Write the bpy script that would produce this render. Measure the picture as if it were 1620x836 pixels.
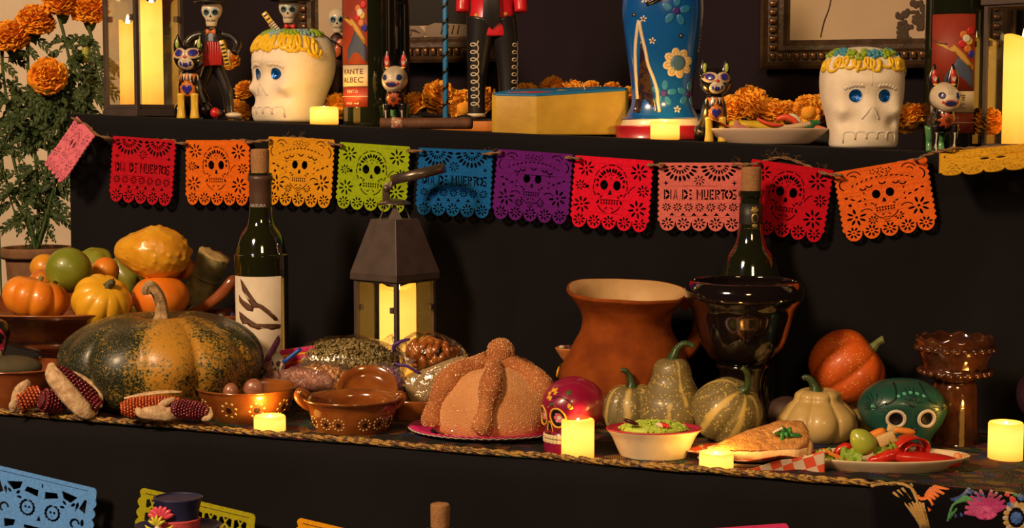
import bpy, bmesh, math, random
from mathutils import Vector, Matrix, noise
from mathutils.bvhtree import BVHTree
from mathutils.geometry import tessellate_polygon
for o in list(bpy.data.objects): bpy.data.objects.remove(o)
C = bpy.context.scene.collection
PI = math.pi
R = math.radians
sin, cos = math.sin, math.cos
# ---------------------------------------------------------------- camera
LENS = 58.0
F = LENS/36*1620            # focal length in pixels of the 1620x836 frame
HOR = 200.0                 # image row of the horizon
PITCH = math.atan((418-HOR)/F)
cam_d = bpy.data.cameras.new('camera'); cam = bpy.data.objects.new('camera', cam_d); C.objects.link(cam)
cam_d.lens = LENS; cam_d.sensor_width = 36; cam_d.sensor_fit = 'HORIZONTAL'
cam.location = (0, 0, 0); cam.rotation_euler = (PI/2-PITCH, 0, 0)
cam_d.clip_start = .05
bpy.context.scene.camera = cam
# ---------------------------------------------------------------- world + lights
vs = bpy.context.scene.view_settings
vs.view_transform = 'Standard'; vs.look = 'None'; vs.gamma = 1; vs.use_curve_mapping = False; vs.exposure = 0.0
w = bpy.data.worlds.new('world'); bpy.context.scene.world = w; w.use_nodes = True
w.node_tree.nodes['Background'].inputs[0].default_value = (.55, .42, .50, 1)
w.node_tree.nodes['Background'].inputs[1].default_value = .012
def area(name, loc, target, size, col, power, sizey=None):
    d = bpy.data.lights.new(name, 'AREA'); d.size = size; d.color = col; d.energy = power
    if sizey: d.shape = 'RECTANGLE'; d.size_y = sizey
    o = bpy.data.objects.new(name, d); C.objects.link(o); o.location = loc
    o.rotation_euler = (Vector(target)-Vector(loc)).to_track_quat('-Z', 'Y').to_euler()
    return o
area('warm_ceiling_lamp', (-1.9, -.2, 1.7), (0, 2.2, -.2), .5, (1, .65, .31), 130)
area('warm_front_fill', (.5, -1.2, 1.2), (0, 2.2, -.2), .5, (1, .62, .28), 26)  # added warm fill from behind the camera, stands for no actual fixture
area('blue_stage_lamp', (-1.5, .35, 1.0), (.1, 2.2, -.2), .12, (.16, .28, 1), 5)
# ---------------------------------------------------------------- pixel <-> place
CP, SP = cos(PITCH), sin(PITCH)
def fwd(Y, z): return Y*CP - z*SP
def px2x(px, Y, z): return (px-810)/F*fwd(Y, z)
def py2z(py, Y):
    t = (418-py)/F
    return Y*(t*CP-SP)/(CP+t*SP)
def P(px, py, Y):
    z = py2z(py, Y); return Vector((px2x(px, Y, z), Y, z))
def yM(x): return 1.862-.29*x            # front line of the middle tier
def yR(x): return 2.37-.33*x             # front line of the upper tier (riser)
def yB(x): return 2.90-.30*x             # backdrop cloth
def zM(x): return -.381-.0261*x
def zU(x): return -.0096-.043*x
ZF = {'M': zM, 'U': zU, 'L': lambda x: -.735}
def spot(px, Y, tier):
    z = -.2
    for i in range(6):
        x = px2x(px, Y, z); z = ZF[tier](x)
    return Vector((x, Y, z)), fwd(Y, z)/F
def Yat(px, py, tier='M'):
    lo, hi = 1.2, 3.2
    for i in range(40):
        m = (lo+hi)/2; l, u = spot(px, m, tier)
        y = 418+F*(-(l.z*CP+m*SP))/fwd(m, l.z)
        if y > py: lo = m
        else: hi = m
    return lo
# ---------------------------------------------------------------- objects
def tag(o, label=None, cat=None, group=None, kind=None):
    if label: o['label'] = label
    if cat: o['category'] = cat
    if group: o['group'] = group
    if kind: o['kind'] = kind
    return o
def thing(name, label, cat, px, Y, tier='M', rz=0, group=None, dz=0):
    """Empty at the thing's base; local units are photo pixels at that distance"""
    o = bpy.data.objects.new(name, None); C.objects.link(o)
    l, u = spot(px, Y, tier)
    o.location = l+Vector((0, 0, dz*u)); o.scale = (u, u, u); o.rotation_euler = (0, 0, R(rz)); o.empty_display_size = 5
    return tag(o, label, cat, group)
def thing_at(name, label, cat, px, py, Y, rz=0, group=None, rx=0, ry=0):
    o = bpy.data.objects.new(name, None); C.objects.link(o)
    p = P(px, py, Y); u = fwd(Y, p.z)/F
    o.location = p; o.scale = (u, u, u); o.rotation_euler = (R(rx), R(ry), R(rz)); o.empty_display_size = 5
    return tag(o, label, cat, group)
def obj(name, data, m, parent=None, smooth=True):
    """data = (verts, faces) or a bmesh or a mesh"""
    if isinstance(data, tuple):
        me = bpy.data.meshes.new(name); me.from_pydata([tuple(v) for v in data[0]], [], data[1]); me.update()
    elif isinstance(data, bmesh.types.BMesh):
        me = bpy.data.meshes.new(name); data.to_mesh(me); data.free()
    else: me = data
    if smooth:
        for p in me.polygons: p.use_smooth = True
    for mm in (m if isinstance(m, (list, tuple)) else [m]): me.materials.append(mm)
    o = bpy.data.objects.new(name, me); C.objects.link(o)
    if parent: o.parent = parent
    return o
def copy_tree(o, parent=None):
    c = o.copy(); C.objects.link(c)
    if parent: c.parent = parent
    for ch in list(o.children): copy_tree(ch, c)
    return c
def sharp(o, ang=35):
    o.data.set_sharp_from_angle(angle=R(ang)); return o
def join(*ds):
    V, Fc = [], []
    for v, f in ds:
        n = len(V); V += list(v); Fc += [tuple(i+n for i in q) for q in f]
    return V, Fc
def xf(d, loc=(0, 0, 0), rot=(0, 0, 0), sc=(1, 1, 1)):
    from mathutils import Euler
    m = Matrix.Translation(loc) @ Euler([R(a) for a in rot]).to_matrix().to_4x4() @ Matrix.Diagonal((sc[0], sc[1], sc[2], 1))
    return [m @ Vector(v) for v in d[0]], d[1]
def catmull(pts, sub):
    out = []; n = len(pts)
    for i in range(n-1):
        p0 = pts[max(i-1, 0)]; p1 = pts[i]; p2 = pts[i+1]; p3 = pts[min(i+2, n-1)]
        for k in range(sub):
            t = k/sub
            out.append(tuple(.5*((2*b)+(-a+c)*t+(2*a-5*b+4*c-d)*t*t+(-a+3*b-3*c+d)*t**3) for a, b, c, d in zip(p0, p1, p2, p3)))
    out.append(tuple(pts[-1])); return out
def lathe(prof, seg=48, sub=4, ribs=0, depth=0, pw=.5, sq=1, wob=0, ws=.03, ph=0, fn=None):
    """profile (r,z) bottom to top, smoothed; optional ribs"""
    pr = catmull(prof, sub) if sub > 1 else list(prof)
    rm = max(r for r, z in pr); V = []; Fc = []
    for r, z in pr:
        r = max(r, 0.0)
        for i in range(seg):
            a = 2*PI*i/seg; k = 1
            if ribs:
                f = abs(cos(ribs*(a+ph)/2))**pw
                k = 1-depth*(1-f)*min(1, (r/rm)*1.6)
            x, y, zz = r*k*cos(a), r*k*sin(a)*sq, z
            if wob:
                n = noise.noise_vector(Vector((x*ws, y*ws, zz*ws)))
                x += n.x*wob; y += n.y*wob; zz += n.z*wob
            if fn: x, y, zz = fn(x, y, zz)
            V.append((x, y, zz))
    n = len(pr)
    for j in range(n-1):
        for i in range(seg):
            i2 = (i+1) % seg
            Fc.append((j*seg+i, j*seg+i2, (j+1)*seg+i2, (j+1)*seg+i))
    if pr[0][0] > 1e-4: Fc.append(tuple(range(seg))[::-1])
    if pr[-1][0] > 1e-4: Fc.append(tuple((n-1)*seg+i for i in range(seg)))
    return V, Fc
def tube(pts, rad, seg=10, sub=4, ribs=0, depth=.15, caps=True, flat=1.0):
    """swept tube; pts list of 3-D points, rad number or list"""
    if not isinstance(rad, (list, tuple)): rad = [rad]*len(pts)
    q = [tuple(p)+(r,) for p, r in zip(pts, rad)]
    q = catmull(q, sub) if sub > 1 else q
    V = []; Fc = []; n = len(q)
    prev = None
    for i in range(n):
        p = Vector(q[i][:3]); a = Vector(q[max(i-1, 0)][:3]); b = Vector(q[min(i+1, n-1)][:3]); t = (b-a)
        if t.length < 1e-9: t = Vector((0, 0, 1))
        t.normalize()
        if prev is None:
            ref = Vector((0, 1, 0)) if abs(t.y) < .9 else Vector((1, 0, 0))
            s = t.cross(ref).normalized()
        else:
            s = (prev-t*prev.dot(t)).normalized()
        prev = s; s2 = t.cross(s)
        for k in range(seg):
            an = 2*PI*k/seg; r = q[i][3]
            if ribs: r *= 1-depth*(.5-.5*cos(ribs*an))
            V.append(p+s*(r*cos(an))+s2*(r*sin(an)*flat))
    for j in range(n-1):
        for k in range(seg):
            k2 = (k+1) % seg; Fc.append((j*seg+k, j*seg+k2, (j+1)*seg+k2, (j+1)*seg+k))
    if caps: Fc.append(tuple(range(seg))[::-1]); Fc.append(tuple((n-1)*seg+k for k in range(seg)))
    return V, Fc
def ball(r, seg=16, rings=10, c=(0, 0, 0), sc=(1, 1, 1), rot=(0, 0, 0)):
    V = []; Fc = []
    for j in range(rings+1):
        a = PI*j/rings
        for i in range(seg):
            b = 2*PI*i/seg; V.append((r*sin(a)*cos(b)*sc[0], r*sin(a)*sin(b)*sc[1], -r*cos(a)*sc[2]))
    for j in range(rings):
        for i in range(seg):
            i2 = (i+1) % seg; Fc.append((j*seg+i, j*seg+i2, (j+1)*seg+i2, (j+1)*seg+i))
    return xf((V, Fc), c, rot)
def box(x0, x1, y0, y1, z0, z1, bev=0):
    bm = bmesh.new(); bmesh.ops.create_cube(bm, size=1)
    for v in bm.verts:
        v.co = Vector((x0+(v.co.x+.5)*(x1-x0), y0+(v.co.y+.5)*(y1-y0), z0+(v.co.z+.5)*(z1-z0)))
    if bev: bmesh.ops.bevel(bm, geom=bm.edges[:], offset=bev, segments=2, profile=.5, affect='EDGES')
    V = [v.co.copy() for v in bm.verts]; bm.verts.index_update(); Fc = [tuple(v.index for v in f.verts) for f in bm.faces]; bm.free()
    return V, Fc
def prism(pts, y0, y1, bev=0):
    """polygon in x-z extruded along y"""
    n = len(pts); V = [(x, y0, z) for x, z in pts]+[(x, y1, z) for x, z in pts]
    Fc = [tuple(range(n)), tuple(range(n, 2*n))[::-1]]+[(i, i+n, (i+1) % n+n, (i+1) % n) for i in range(n)]
    bm = bmesh.new(); vv = [bm.verts.new(v) for v in V]
    for f in Fc: bm.faces.new([vv[i] for i in f])
    bmesh.ops.recalc_face_normals(bm, faces=bm.faces[:])
    if bev: bmesh.ops.bevel(bm, geom=bm.edges[:], offset=bev, segments=2, profile=.5, affect='EDGES')
    bm.verts.index_update()
    r = [v.co.copy() for v in bm.verts], [tuple(v.index for v in f.verts) for f in bm.faces]; bm.free(); return r
def grid(fn, nu, nv):
    V = [fn(i/nu, j/nv) for j in range(nv+1) for i in range(nu+1)]
    Fc = [(j*(nu+1)+i, j*(nu+1)+i+1, (j+1)*(nu+1)+i+1, (j+1)*(nu+1)+i) for j in range(nv) for i in range(nu)]
    return V, Fc
def bvh(d): return BVHTree.FromPolygons([Vector(v) for v in d[0]], [tuple(f) for f in d[1]])
def hit(tree, x, z, a=0, off=0):
    """from the front (-y) turned by a degrees about z"""
    m = Matrix.Rotation(R(a), 3, 'Z')
    p, n, i, d = tree.ray_cast(m @ Vector((x, -2000, z)), m @ Vector((0, 1, 0)))
    if p is None: return None
    if n.dot(m @ Vector((0, -1, 0))) < 0: n = -n
    return p+n*off
def paint(tree, pts, a=0, off=.4, rings=3, c=None):
    """a flat painted patch laid on the surface: star-shaped outline pts in x-z"""
    if c is None: c = (sum(p[0] for p in pts)/len(pts), sum(p[1] for p in pts)/len(pts))
    h0 = hit(tree, c[0], c[1], a, off)
    if h0 is None: return [], []
    V = [h0]; n = len(pts); last = [h0]*n; Fc = []
    for k in range(1, rings+1):
        t = k/rings; cur = []
        for i, p in enumerate(pts):
            h = hit(tree, c[0]+(p[0]-c[0])*t, c[1]+(p[1]-c[1])*t, a, off)
            if h is None: h = last[i]
            cur.append(h)
        V += cur; last = cur
    for i in range(n): Fc.append((0, 1+i, 1+(i+1) % n))
    for k in range(1, rings):
        for i in range(n):
            i2 = (i+1) % n; Fc.append((1+(k-1)*n+i, 1+k*n+i, 1+k*n+i2, 1+(k-1)*n+i2))
    m = Matrix.Rotation(R(a), 3, 'Z'); b = 1+(rings-1)*n; L = len(V)
    back = m @ Vector((0, 1, 0))*(off*2.2)
    V += [V[b+i]+back for i in range(n)]
    for i in range(n): i2 = (i+1) % n; Fc.append((b+i, L+i, L+i2, b+i2))
    return V, Fc
def line(tree, pts, w=.8, a=0, sub=3, closed=False):
    if closed: pts = list(pts)+[pts[0]]
    q = catmull([tuple(p) for p in pts], sub) if sub > 1 else pts
    h = [hit(tree, x, z, a, 0) for x, z in q]; h = [p for p in h if p is not None]
    if len(h) < 2: return [], []
    return tube(h, w, seg=6, sub=1)
def ell(cx, cz, rx, rz, n=16, rot=0):
    c, s = cos(R(rot)), sin(R(rot))
    return [(cx+rx*cos(2*PI*i/n)*c-rz*sin(2*PI*i/n)*s, cz+rx*cos(2*PI*i/n)*s+rz*sin(2*PI*i/n)*c) for i in range(n)]
def petal(cx, cz, ang, r0, r1, w, n=8):
    """thin petal from r0 to r1 in direction ang"""
    m = (r0+r1)/2; return ell(cx+m*cos(ang), cz+m*sin(ang), (r1-r0)/2, w, n, math.degrees(ang))
def superell(u, p): return math.copysign(abs(u)**p, u)
# ---------------------------------------------------------------- materials
MATS = {}
def mat(name, col, rough=.5, col2=None, sc=.05, mixw=(.35, .65), bump=0, bsc=None, metal=0, coat=0, sheen=0, sss=0, spec=.5, emit=None, estr=0, detail=4, alpha=1, trans=0, ior=1.45):
    if name in MATS: return MATS[name]
    m = bpy.data.materials.new(name); m.use_nodes = True; nt = m.node_tree; N = nt.nodes; L = nt.links
    b = N['Principled BSDF']
    def c4(c): return tuple(c)+(1,)
    b.inputs['Base Color'].default_value = c4(col); b.inputs['Roughness'].default_value = rough
    b.inputs['Metallic'].default_value = metal; b.inputs['Coat Weight'].default_value = coat; b.inputs['Coat Roughness'].default_value = .08
    b.inputs['Sheen Weight'].default_value = sheen; b.inputs['Specular IOR Level'].default_value = spec
    if sss:
        b.inputs['Subsurface Weight'].default_value = sss; b.inputs['Subsurface Radius'].default_value = (1, .6, .3); b.inputs['Subsurface Scale'].default_value = .02
    if trans: b.inputs['Transmission Weight'].default_value = trans; b.inputs['IOR'].default_value = ior
    if emit: b.inputs['Emission Color'].default_value = c4(emit); b.inputs['Emission Strength'].default_value = estr
    tc = N.new('ShaderNodeTexCoord')
    if col2:
        n = N.new('ShaderNodeTexNoise'); n.inputs['Scale'].default_value = sc; n.inputs['Detail'].default_value = detail; L.new(tc.outputs['Object'], n.inputs['Vector'])
        r = N.new('ShaderNodeValToRGB'); r.color_ramp.elements[0].position = mixw[0]; r.color_ramp.elements[1].position = mixw[1]
        r.color_ramp.elements[0].color = c4(col); r.color_ramp.elements[1].color = c4(col2)
        L.new(n.outputs['Fac'], r.inputs['Fac']); L.new(r.outputs['Color'], b.inputs['Base Color'])
    if bump:
        n = N.new('ShaderNodeTexNoise'); n.inputs['Scale'].default_value = bsc or sc; n.inputs['Detail'].default_value = 4; L.new(tc.outputs['Object'], n.inputs['Vector'])
        bp = N.new('ShaderNodeBump'); bp.inputs['Strength'].default_value = bump; bp.inputs['Distance'].default_value = .002; L.new(n.outputs['Fac'], bp.inputs['Height']); L.new(bp.outputs['Normal'], b.inputs['Normal'])
    MATS[name] = m; return m
def glassy(name, tint, gloss=.12, rough=.03, bump=0, bsc=.05, dens=0.0, dcol=(1, 1, 1), edge=.6):
    """thin clear sheet: see-through with a sheen"""
    if name in MATS: return MATS[name]
    m = bpy.data.materials.new(name); m.use_nodes = True; nt = m.node_tree; N = nt.nodes; L = nt.links
    N.remove(N['Principled BSDF']); out = N['Material Output']
    t = N.new('ShaderNodeBsdfTransparent'); t.inputs[0].default_value = tuple(tint)+(1,)
    g = N.new('ShaderNodeBsdfGlossy'); g.inputs['Roughness'].default_value = rough; g.inputs[0].default_value = (1, 1, 1, 1)
    lw = N.new('ShaderNodeLayerWeight'); lw.inputs[0].default_value = .25
    ma = N.new('ShaderNodeMath'); ma.operation = 'MULTIPLY_ADD'; ma.inputs[1].default_value = edge; ma.inputs[2].default_value = gloss; ma.use_clamp = True
    L.new(lw.outputs['Fresnel'], ma.inputs[0])
    mx = N.new('ShaderNodeMixShader'); L.new(ma.outputs[0], mx.inputs[0]); L.new(t.outputs[0], mx.inputs[1]); L.new(g.outputs[0], mx.inputs[2])
    last = mx
    if dens:
        d = N.new('ShaderNodeBsdfDiffuse'); d.inputs[0].default_value = tuple(dcol)+(1,)
        m2 = N.new('ShaderNodeMixShader'); m2.inputs[0].default_value = dens; L.new(mx.outputs[0], m2.inputs[1]); L.new(d.outputs[0], m2.inputs[2]); last = m2
    L.new(last.outputs[0], out.inputs[0])
    if bump:
        tc = N.new('ShaderNodeTexCoord'); n = N.new('ShaderNodeTexNoise'); n.inputs['Scale'].default_value = bsc; n.inputs['Detail'].default_value = 3; n.inputs['Distortion'].default_value = 1.5
        L.new(tc.outputs['Object'], n.inputs['Vector']); bp = N.new('ShaderNodeBump'); bp.inputs['Strength'].default_value = bump; bp.inputs['Distance'].default_value = .004
        L.new(n.outputs['Fac'], bp.inputs['Height']); L.new(bp.outputs['Normal'], g.inputs['Normal'])
        L.new(bp.outputs['Normal'], lw.inputs['Normal'])
    MATS[name] = m; return m
black_cloth = mat('black_cloth', (.0050, .0045, .0064), .9, col2=(.0070, .0062, .0090), sc=6, bump=.4, bsc=900, sheen=.03, spec=.15)
# ================================================================ SETTING
stucco = mat('stucco', (.78, .64, .50), .9, col2=(.88, .73, .58), sc=4, bump=1.0, bsc=38)
def wallfn(u, v):
    x = -3.2+u*6.4; z = -1.9+v*4; n = noise.noise(Vector((x*9, z*9, 0)))*.008+noise.noise(Vector((x*26, z*26, 3)))*.003
    return (x, 3.15-.3*x+n, z)
tag(obj('wall_back', grid(wallfn, 260, 160), stucco), kind='structure')
tag(obj('floor', box(-4, 4, -2.5, 4.2, -1.95, -1.9), mat('floor_tile', (.12, .09, .07), .6, col2=(.16, .12, .09), sc=3)), kind='structure')
def drape(x0, x1, yf, ztop, zbot, nu=160, nv=60, amp=.006, seed=0, depth=.6, rad=.012, fold=10):
    """cloth laid over a table: top, rounded front edge and hanging front; returns a grid"""
    Lh = None
    def fn(u, v):
        x = x0+u*(x1-x0); zt = ztop(x); h = zt-zbot
        arc = rad*PI/2; tot = depth+arc+h; s = v*tot
        bumpy = noise.noise(Vector((x*5, seed, 0)))*amp*.6
        if s < depth: return (x, yf(x)+depth-s+rad+0.0, zt)
        s -= depth
        if s < arc:
            a = s/rad; return (x, yf(x)+rad-rad*sin(a), zt-rad+rad*cos(a)+bumpy*sin(a)*.3)
        s -= arc; k = min(1, s/.25)
        d = (noise.noise(Vector((x*fold, s*1.5, seed)))*amp*1.6+noise.noise(Vector((x*fold*2.5+s*6, s*5, seed+4)))*amp*.5)*k
        return (x, yf(x)-abs(d)*1.3, zt-rad-s)
    return grid(fn, nu, nv)
# upper tier: from the vertical edge at column 97 to past the right border
xl = px2x(99, 2.56, 0)
up = obj('tier_cloth', drape(xl, 1.0, yR, zU, -.42, 260, 110, amp=.008, seed=1, depth=.50, fold=7), black_cloth)
tag(up, 'black cloth over the upper tier, hanging behind the coloured flags', 'tablecloth')
m = up.modifiers.new('thick', 'SOLIDIFY'); m.thickness = .002; m.offset = 1
# wooden body of the upper tier
def tierbody(x0, x1, yf, zt, zb, dep, inset=.012):
    V = []
    for x in (x0, x1):
        for yy in (yf(x)+inset, yf(x)+dep):
            for z in (zb, zt(x)-.004): V.append((x, yy, z))
    return V, [(0, 1, 3, 2), (4, 6, 7, 5), (0, 4, 5, 1), (2, 3, 7, 6), (1, 5, 7, 3), (0, 2, 6, 4)]
board = mat('painted_board', (.012, .01, .01), .8)
tag(obj('display_stand', tierbody(xl+.004, .99, yR, zU, -.34, .50, .02), board, smooth=False), 'black wooden step under the upper tier cloth, behind the fruit bowl and lantern', 'stand')
up2 = obj('tier_cloth', drape(-1.25, px2x(1462, 1.8, -.5), yM, zM, -1.2, 240, 120, amp=.010, seed=7, depth=.98, fold=5), black_cloth)
tag(up2, 'black cloth over the middle tier, hanging plain along its front', 'tablecloth')
m = up2.modifiers.new('thick', 'SOLIDIFY'); m.thickness = .002; m.offset = -1
tag(obj('display_table', tierbody(-1.25, 1.1, yM, zM, -1.9, 1.0, .03), board, smooth=False), 'black table carrying the pumpkins, bread and clay pots', 'table')
def yL(x): return 1.485-.29*x
up3 = obj('tier_cloth', drape(-1.25, 1.1, yL, lambda x: -.737, -1.7, 120, 60, amp=.01, seed=11, depth=.345, fold=6), black_cloth)
tag(up3, 'black cloth over the lowest tier, under the top hat figurine and corked bottle', 'tablecloth')
tag(obj('lower_bench', tierbody(-1.25, 1.1, yL, lambda x: -.737, -1.9, .34, .03), board, smooth=False), 'low black bench in front of the middle tier', 'bench')
# backdrop cloth
xb = px2x(236, 2.98, 0)
def bfn(u, v):
    x = xb+u*(1.5-xb); z = -.3+v*1.6
    return (x, yB(x)+.02*noise.noise(Vector((x*6, z*.6, 2)))+.006*noise.noise(Vector((x*20, z*3, 5))), z)
bd = obj('backdrop_cloth', grid(bfn, 160, 80), mat('backdrop_black', (.012, .0085, .011), .92, col2=(.017, .010, .018), sc=4, bump=.3, bsc=700, spec=.2))
tag(bd, 'dark cloth hung behind the picture frames and marigolds', 'backdrop'); mm = bd.modifiers.new('t', 'SOLIDIFY'); mm.thickness = .003
# embroidered runner on the middle tier
def runner_mat():
    m = bpy.data.materials.new('embroidery'); m.use_nodes = True; N = m.node_tree.nodes; L = m.node_tree.links; b = N['Principled BSDF']; b.inputs['Roughness'].default_value = .8
    tc = N.new('ShaderNodeTexCoord'); mp = N.new('ShaderNodeMapping'); L.new(tc.outputs['Object'], mp.inputs[0])
    v = N.new('ShaderNodeTexVoronoi'); v.inputs['Scale'].default_value = 60; L.new(mp.outputs[0], v.inputs[0])
    h = N.new('ShaderNodeValToRGB'); cr = h.color_ramp; cr.interpolation = 'CONSTANT'
    cols = [(.008, .007, .01), (.01, .03, .14), (.008, .007, .01), (.22, .07, .01), (.01, .008, .01), (.02, .07, .03), (.16, .01, .05), (.28, .14, .02)]
    cr.elements[0].color = cols[0]+(1,); cr.elements[1].position = .2; cr.elements[1].color = cols[1]+(1,)
    for i, c in enumerate(cols[2:]): e = cr.elements.new(.32+i*.11); e.color = c+(1,)
    s = N.new('ShaderNodeSeparateColor'); L.new(v.outputs['Color'], s.inputs[0]); L.new(s.outputs[0], h.inputs[0])
    wv = N.new('ShaderNodeTexWave'); wv.inputs['Scale'].default_value = 130; wv.inputs['Distortion'].default_value = 6; wv.inputs['Detail'].default_value = 2; L.new(mp.outputs[0], wv.inputs[0])
    mu = N.new('ShaderNodeMixRGB'); mu.blend_type = 'MULTIPLY'; mu.inputs[0].default_value = .9; L.new(h.outputs[0], mu.inputs[1]); L.new(wv.outputs[0], mu.inputs[2]); L.new(mu.outputs[0], b.inputs['Base Color'])
    bp = N.new('ShaderNodeBump'); bp.inputs['Strength'].default_value = .6; bp.inputs['Distance'].default_value = .002; L.new(wv.outputs[0], bp.inputs['Height']); L.new(bp.outputs[0], b.inputs['Normal'])
    return m
emb = runner_mat()
RX1 = .80
def runfn(u, v):
    x = -.86+u*(RX1+.86)
    yy = yM(x)+.004+v*.40+.004*noise.noise(Vector((x*9, 0, 0)))*(1-v)
    return (x, yy, zM(x)+.0025+.0012*noise.noise(Vector((x*30, yy*30, 0))))
run = obj('table_runner', grid(runfn, 200, 30), emb)
tag(run, 'dark embroidered runner with gold braid edge under the food on the middle tier', 'runner')
mm = run.modifiers.new('t', 'SOLIDIFY'); mm.thickness = .0015; mm.offset = 1
braid = mat('gold_braid', (.42, .24, .05), .6, col2=(.10, .05, .02), sc=160, mixw=(.45, .55), bump=.5, bsc=300)
def rope(pts, r, tw=2.2, seg=6, strands=3):
    """twisted cord along pts"""
    q = [Vector(p) for p in catmull([tuple(p) for p in pts], 6)]; out = []
    # resample
    Ls = [0]
    for a, b in zip(q, q[1:]): Ls.append(Ls[-1]+(b-a).length)
    tot = Ls[-1]; n = max(12, int(tot/(r*1.1))); P2 = []; j = 0
    for i in range(n+1):
        s = tot*i/n
        while j < len(Ls)-2 and Ls[j+1] < s: j += 1
        t = (s-Ls[j])/max(1e-9, Ls[j+1]-Ls[j]); P2.append(q[j].lerp(q[j+1], t))
    ds = []
    for k in range(strands):
        pp = []
        for i, p in enumerate(P2):
            t = (P2[min(i+1, n)]-P2[max(i-1, 0)]).normalized(); s1 = t.cross(Vector((0, .3, 1))).normalized(); s2 = t.cross(s1)
            an = tot*i/n/(r*tw)+2*PI*k/strands; pp.append(p+s1*cos(an)*r*.55+s2*sin(an)*r*.55)
        ds.append(tube(pp, r*.6, seg=seg, sub=1))
    return join(*ds)
for row in range(2):
    pts = []
    for i in range(70):
        x = -.84+i*(px2x(1385, 1.85, -.38)+.84)/69
        pts.append((x, yM(x)+.005+row*.009+.003*noise.noise(Vector((x*9, 0, 0))), zM(x)+.006+.001*noise.noise(Vector((x*14, row, 0)))))
    b = obj('braid_trim', rope(pts, .0028, strands=2, seg=5), braid, run)
# ================================================================ PAPEL PICADO FLAGS (felt, real cut-outs)
def cut_mesh(name, outer, holes, thick=1.0):
    keep = []
    def bb(p): xs = [q[0] for q in p]; zs = [q[1] for q in p]; return min(xs), max(xs), min(zs), max(zs)
    def inside(pt, poly):
        c = False; x, y = pt; j = len(poly)-1
        for i in range(len(poly)):
            a, b = poly[i], poly[j]
            if (a[1] > y) != (b[1] > y) and x < (b[0]-a[0])*(y-a[1])/(b[1]-a[1])+a[0]: c = not c
            j = i
        return c
    def dense(p): return [(a[0]+(b[0]-a[0])*t, a[1]+(b[1]-a[1])*t) for a, b in zip(p, p[1:]+p[:1]) for t in (0, .5)]
    for h in holes:
        B = bb(h); D = dense(h); ok = all(inside(q, outer) for q in D)
        if ok:
            for k, KB, KD in keep:
                if B[0] > KB[1]+.3 or B[1] < KB[0]-.3 or B[2] > KB[3]+.3 or B[3] < KB[2]-.3: continue
                if any(inside(q, k) for q in D) or any(inside(q, h) for q in KD): ok = False; break
        if ok: keep.append((h, B, D))
    holes = [k[0] for k in keep]
    cu = bpy.data.curves.new(name, 'CURVE'); cu.dimensions = '2D'; cu.fill_mode = 'BOTH'; cu.extrude = thick/2; cu.resolution_u = 1
    for pts in [outer]+holes:
        s = cu.splines.new('POLY'); s.points.add(len(pts)-1); s.use_cyclic_u = True
        for p, q in zip(s.points, pts): p.co = (q[0], q[1], 0, 1)
    o = bpy.data.objects.new(name, cu); C.objects.link(o)
    dg = bpy.context.evaluated_depsgraph_get(); me = bpy.data.meshes.new_from_object(o.evaluated_get(dg))
    bpy.data.objects.remove(o)
    me.transform(Matrix.Rotation(PI/2, 4, 'X')); me.materials.clear()
    return me
def flower(cx, cz, r, n=8, w=.13, dot=True):
    h = [petal(cx, cz, 2*PI*i/n+.2, r*.34, r, r*w, 8) for i in range(n)]
    if dot: h.append(ell(cx, cz, r*.15, r*.15, 7))
    return h
def rect(x0, x1, z0, z1): return [(x0, z0), (x1, z0), (x1, z1), (x0, z1)]
def arcpoly(cx, cz, r0, r1, a0, a1, n=8, sx=1):
    A = [a0+(a1-a0)*i/n for i in range(n+1)]
    return [(cx+r1*cos(a)*sx, cz+r1*sin(a)) for a in A]+[(cx+r0*cos(a)*sx, cz+r0*sin(a)) for a in A[::-1]]
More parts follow.
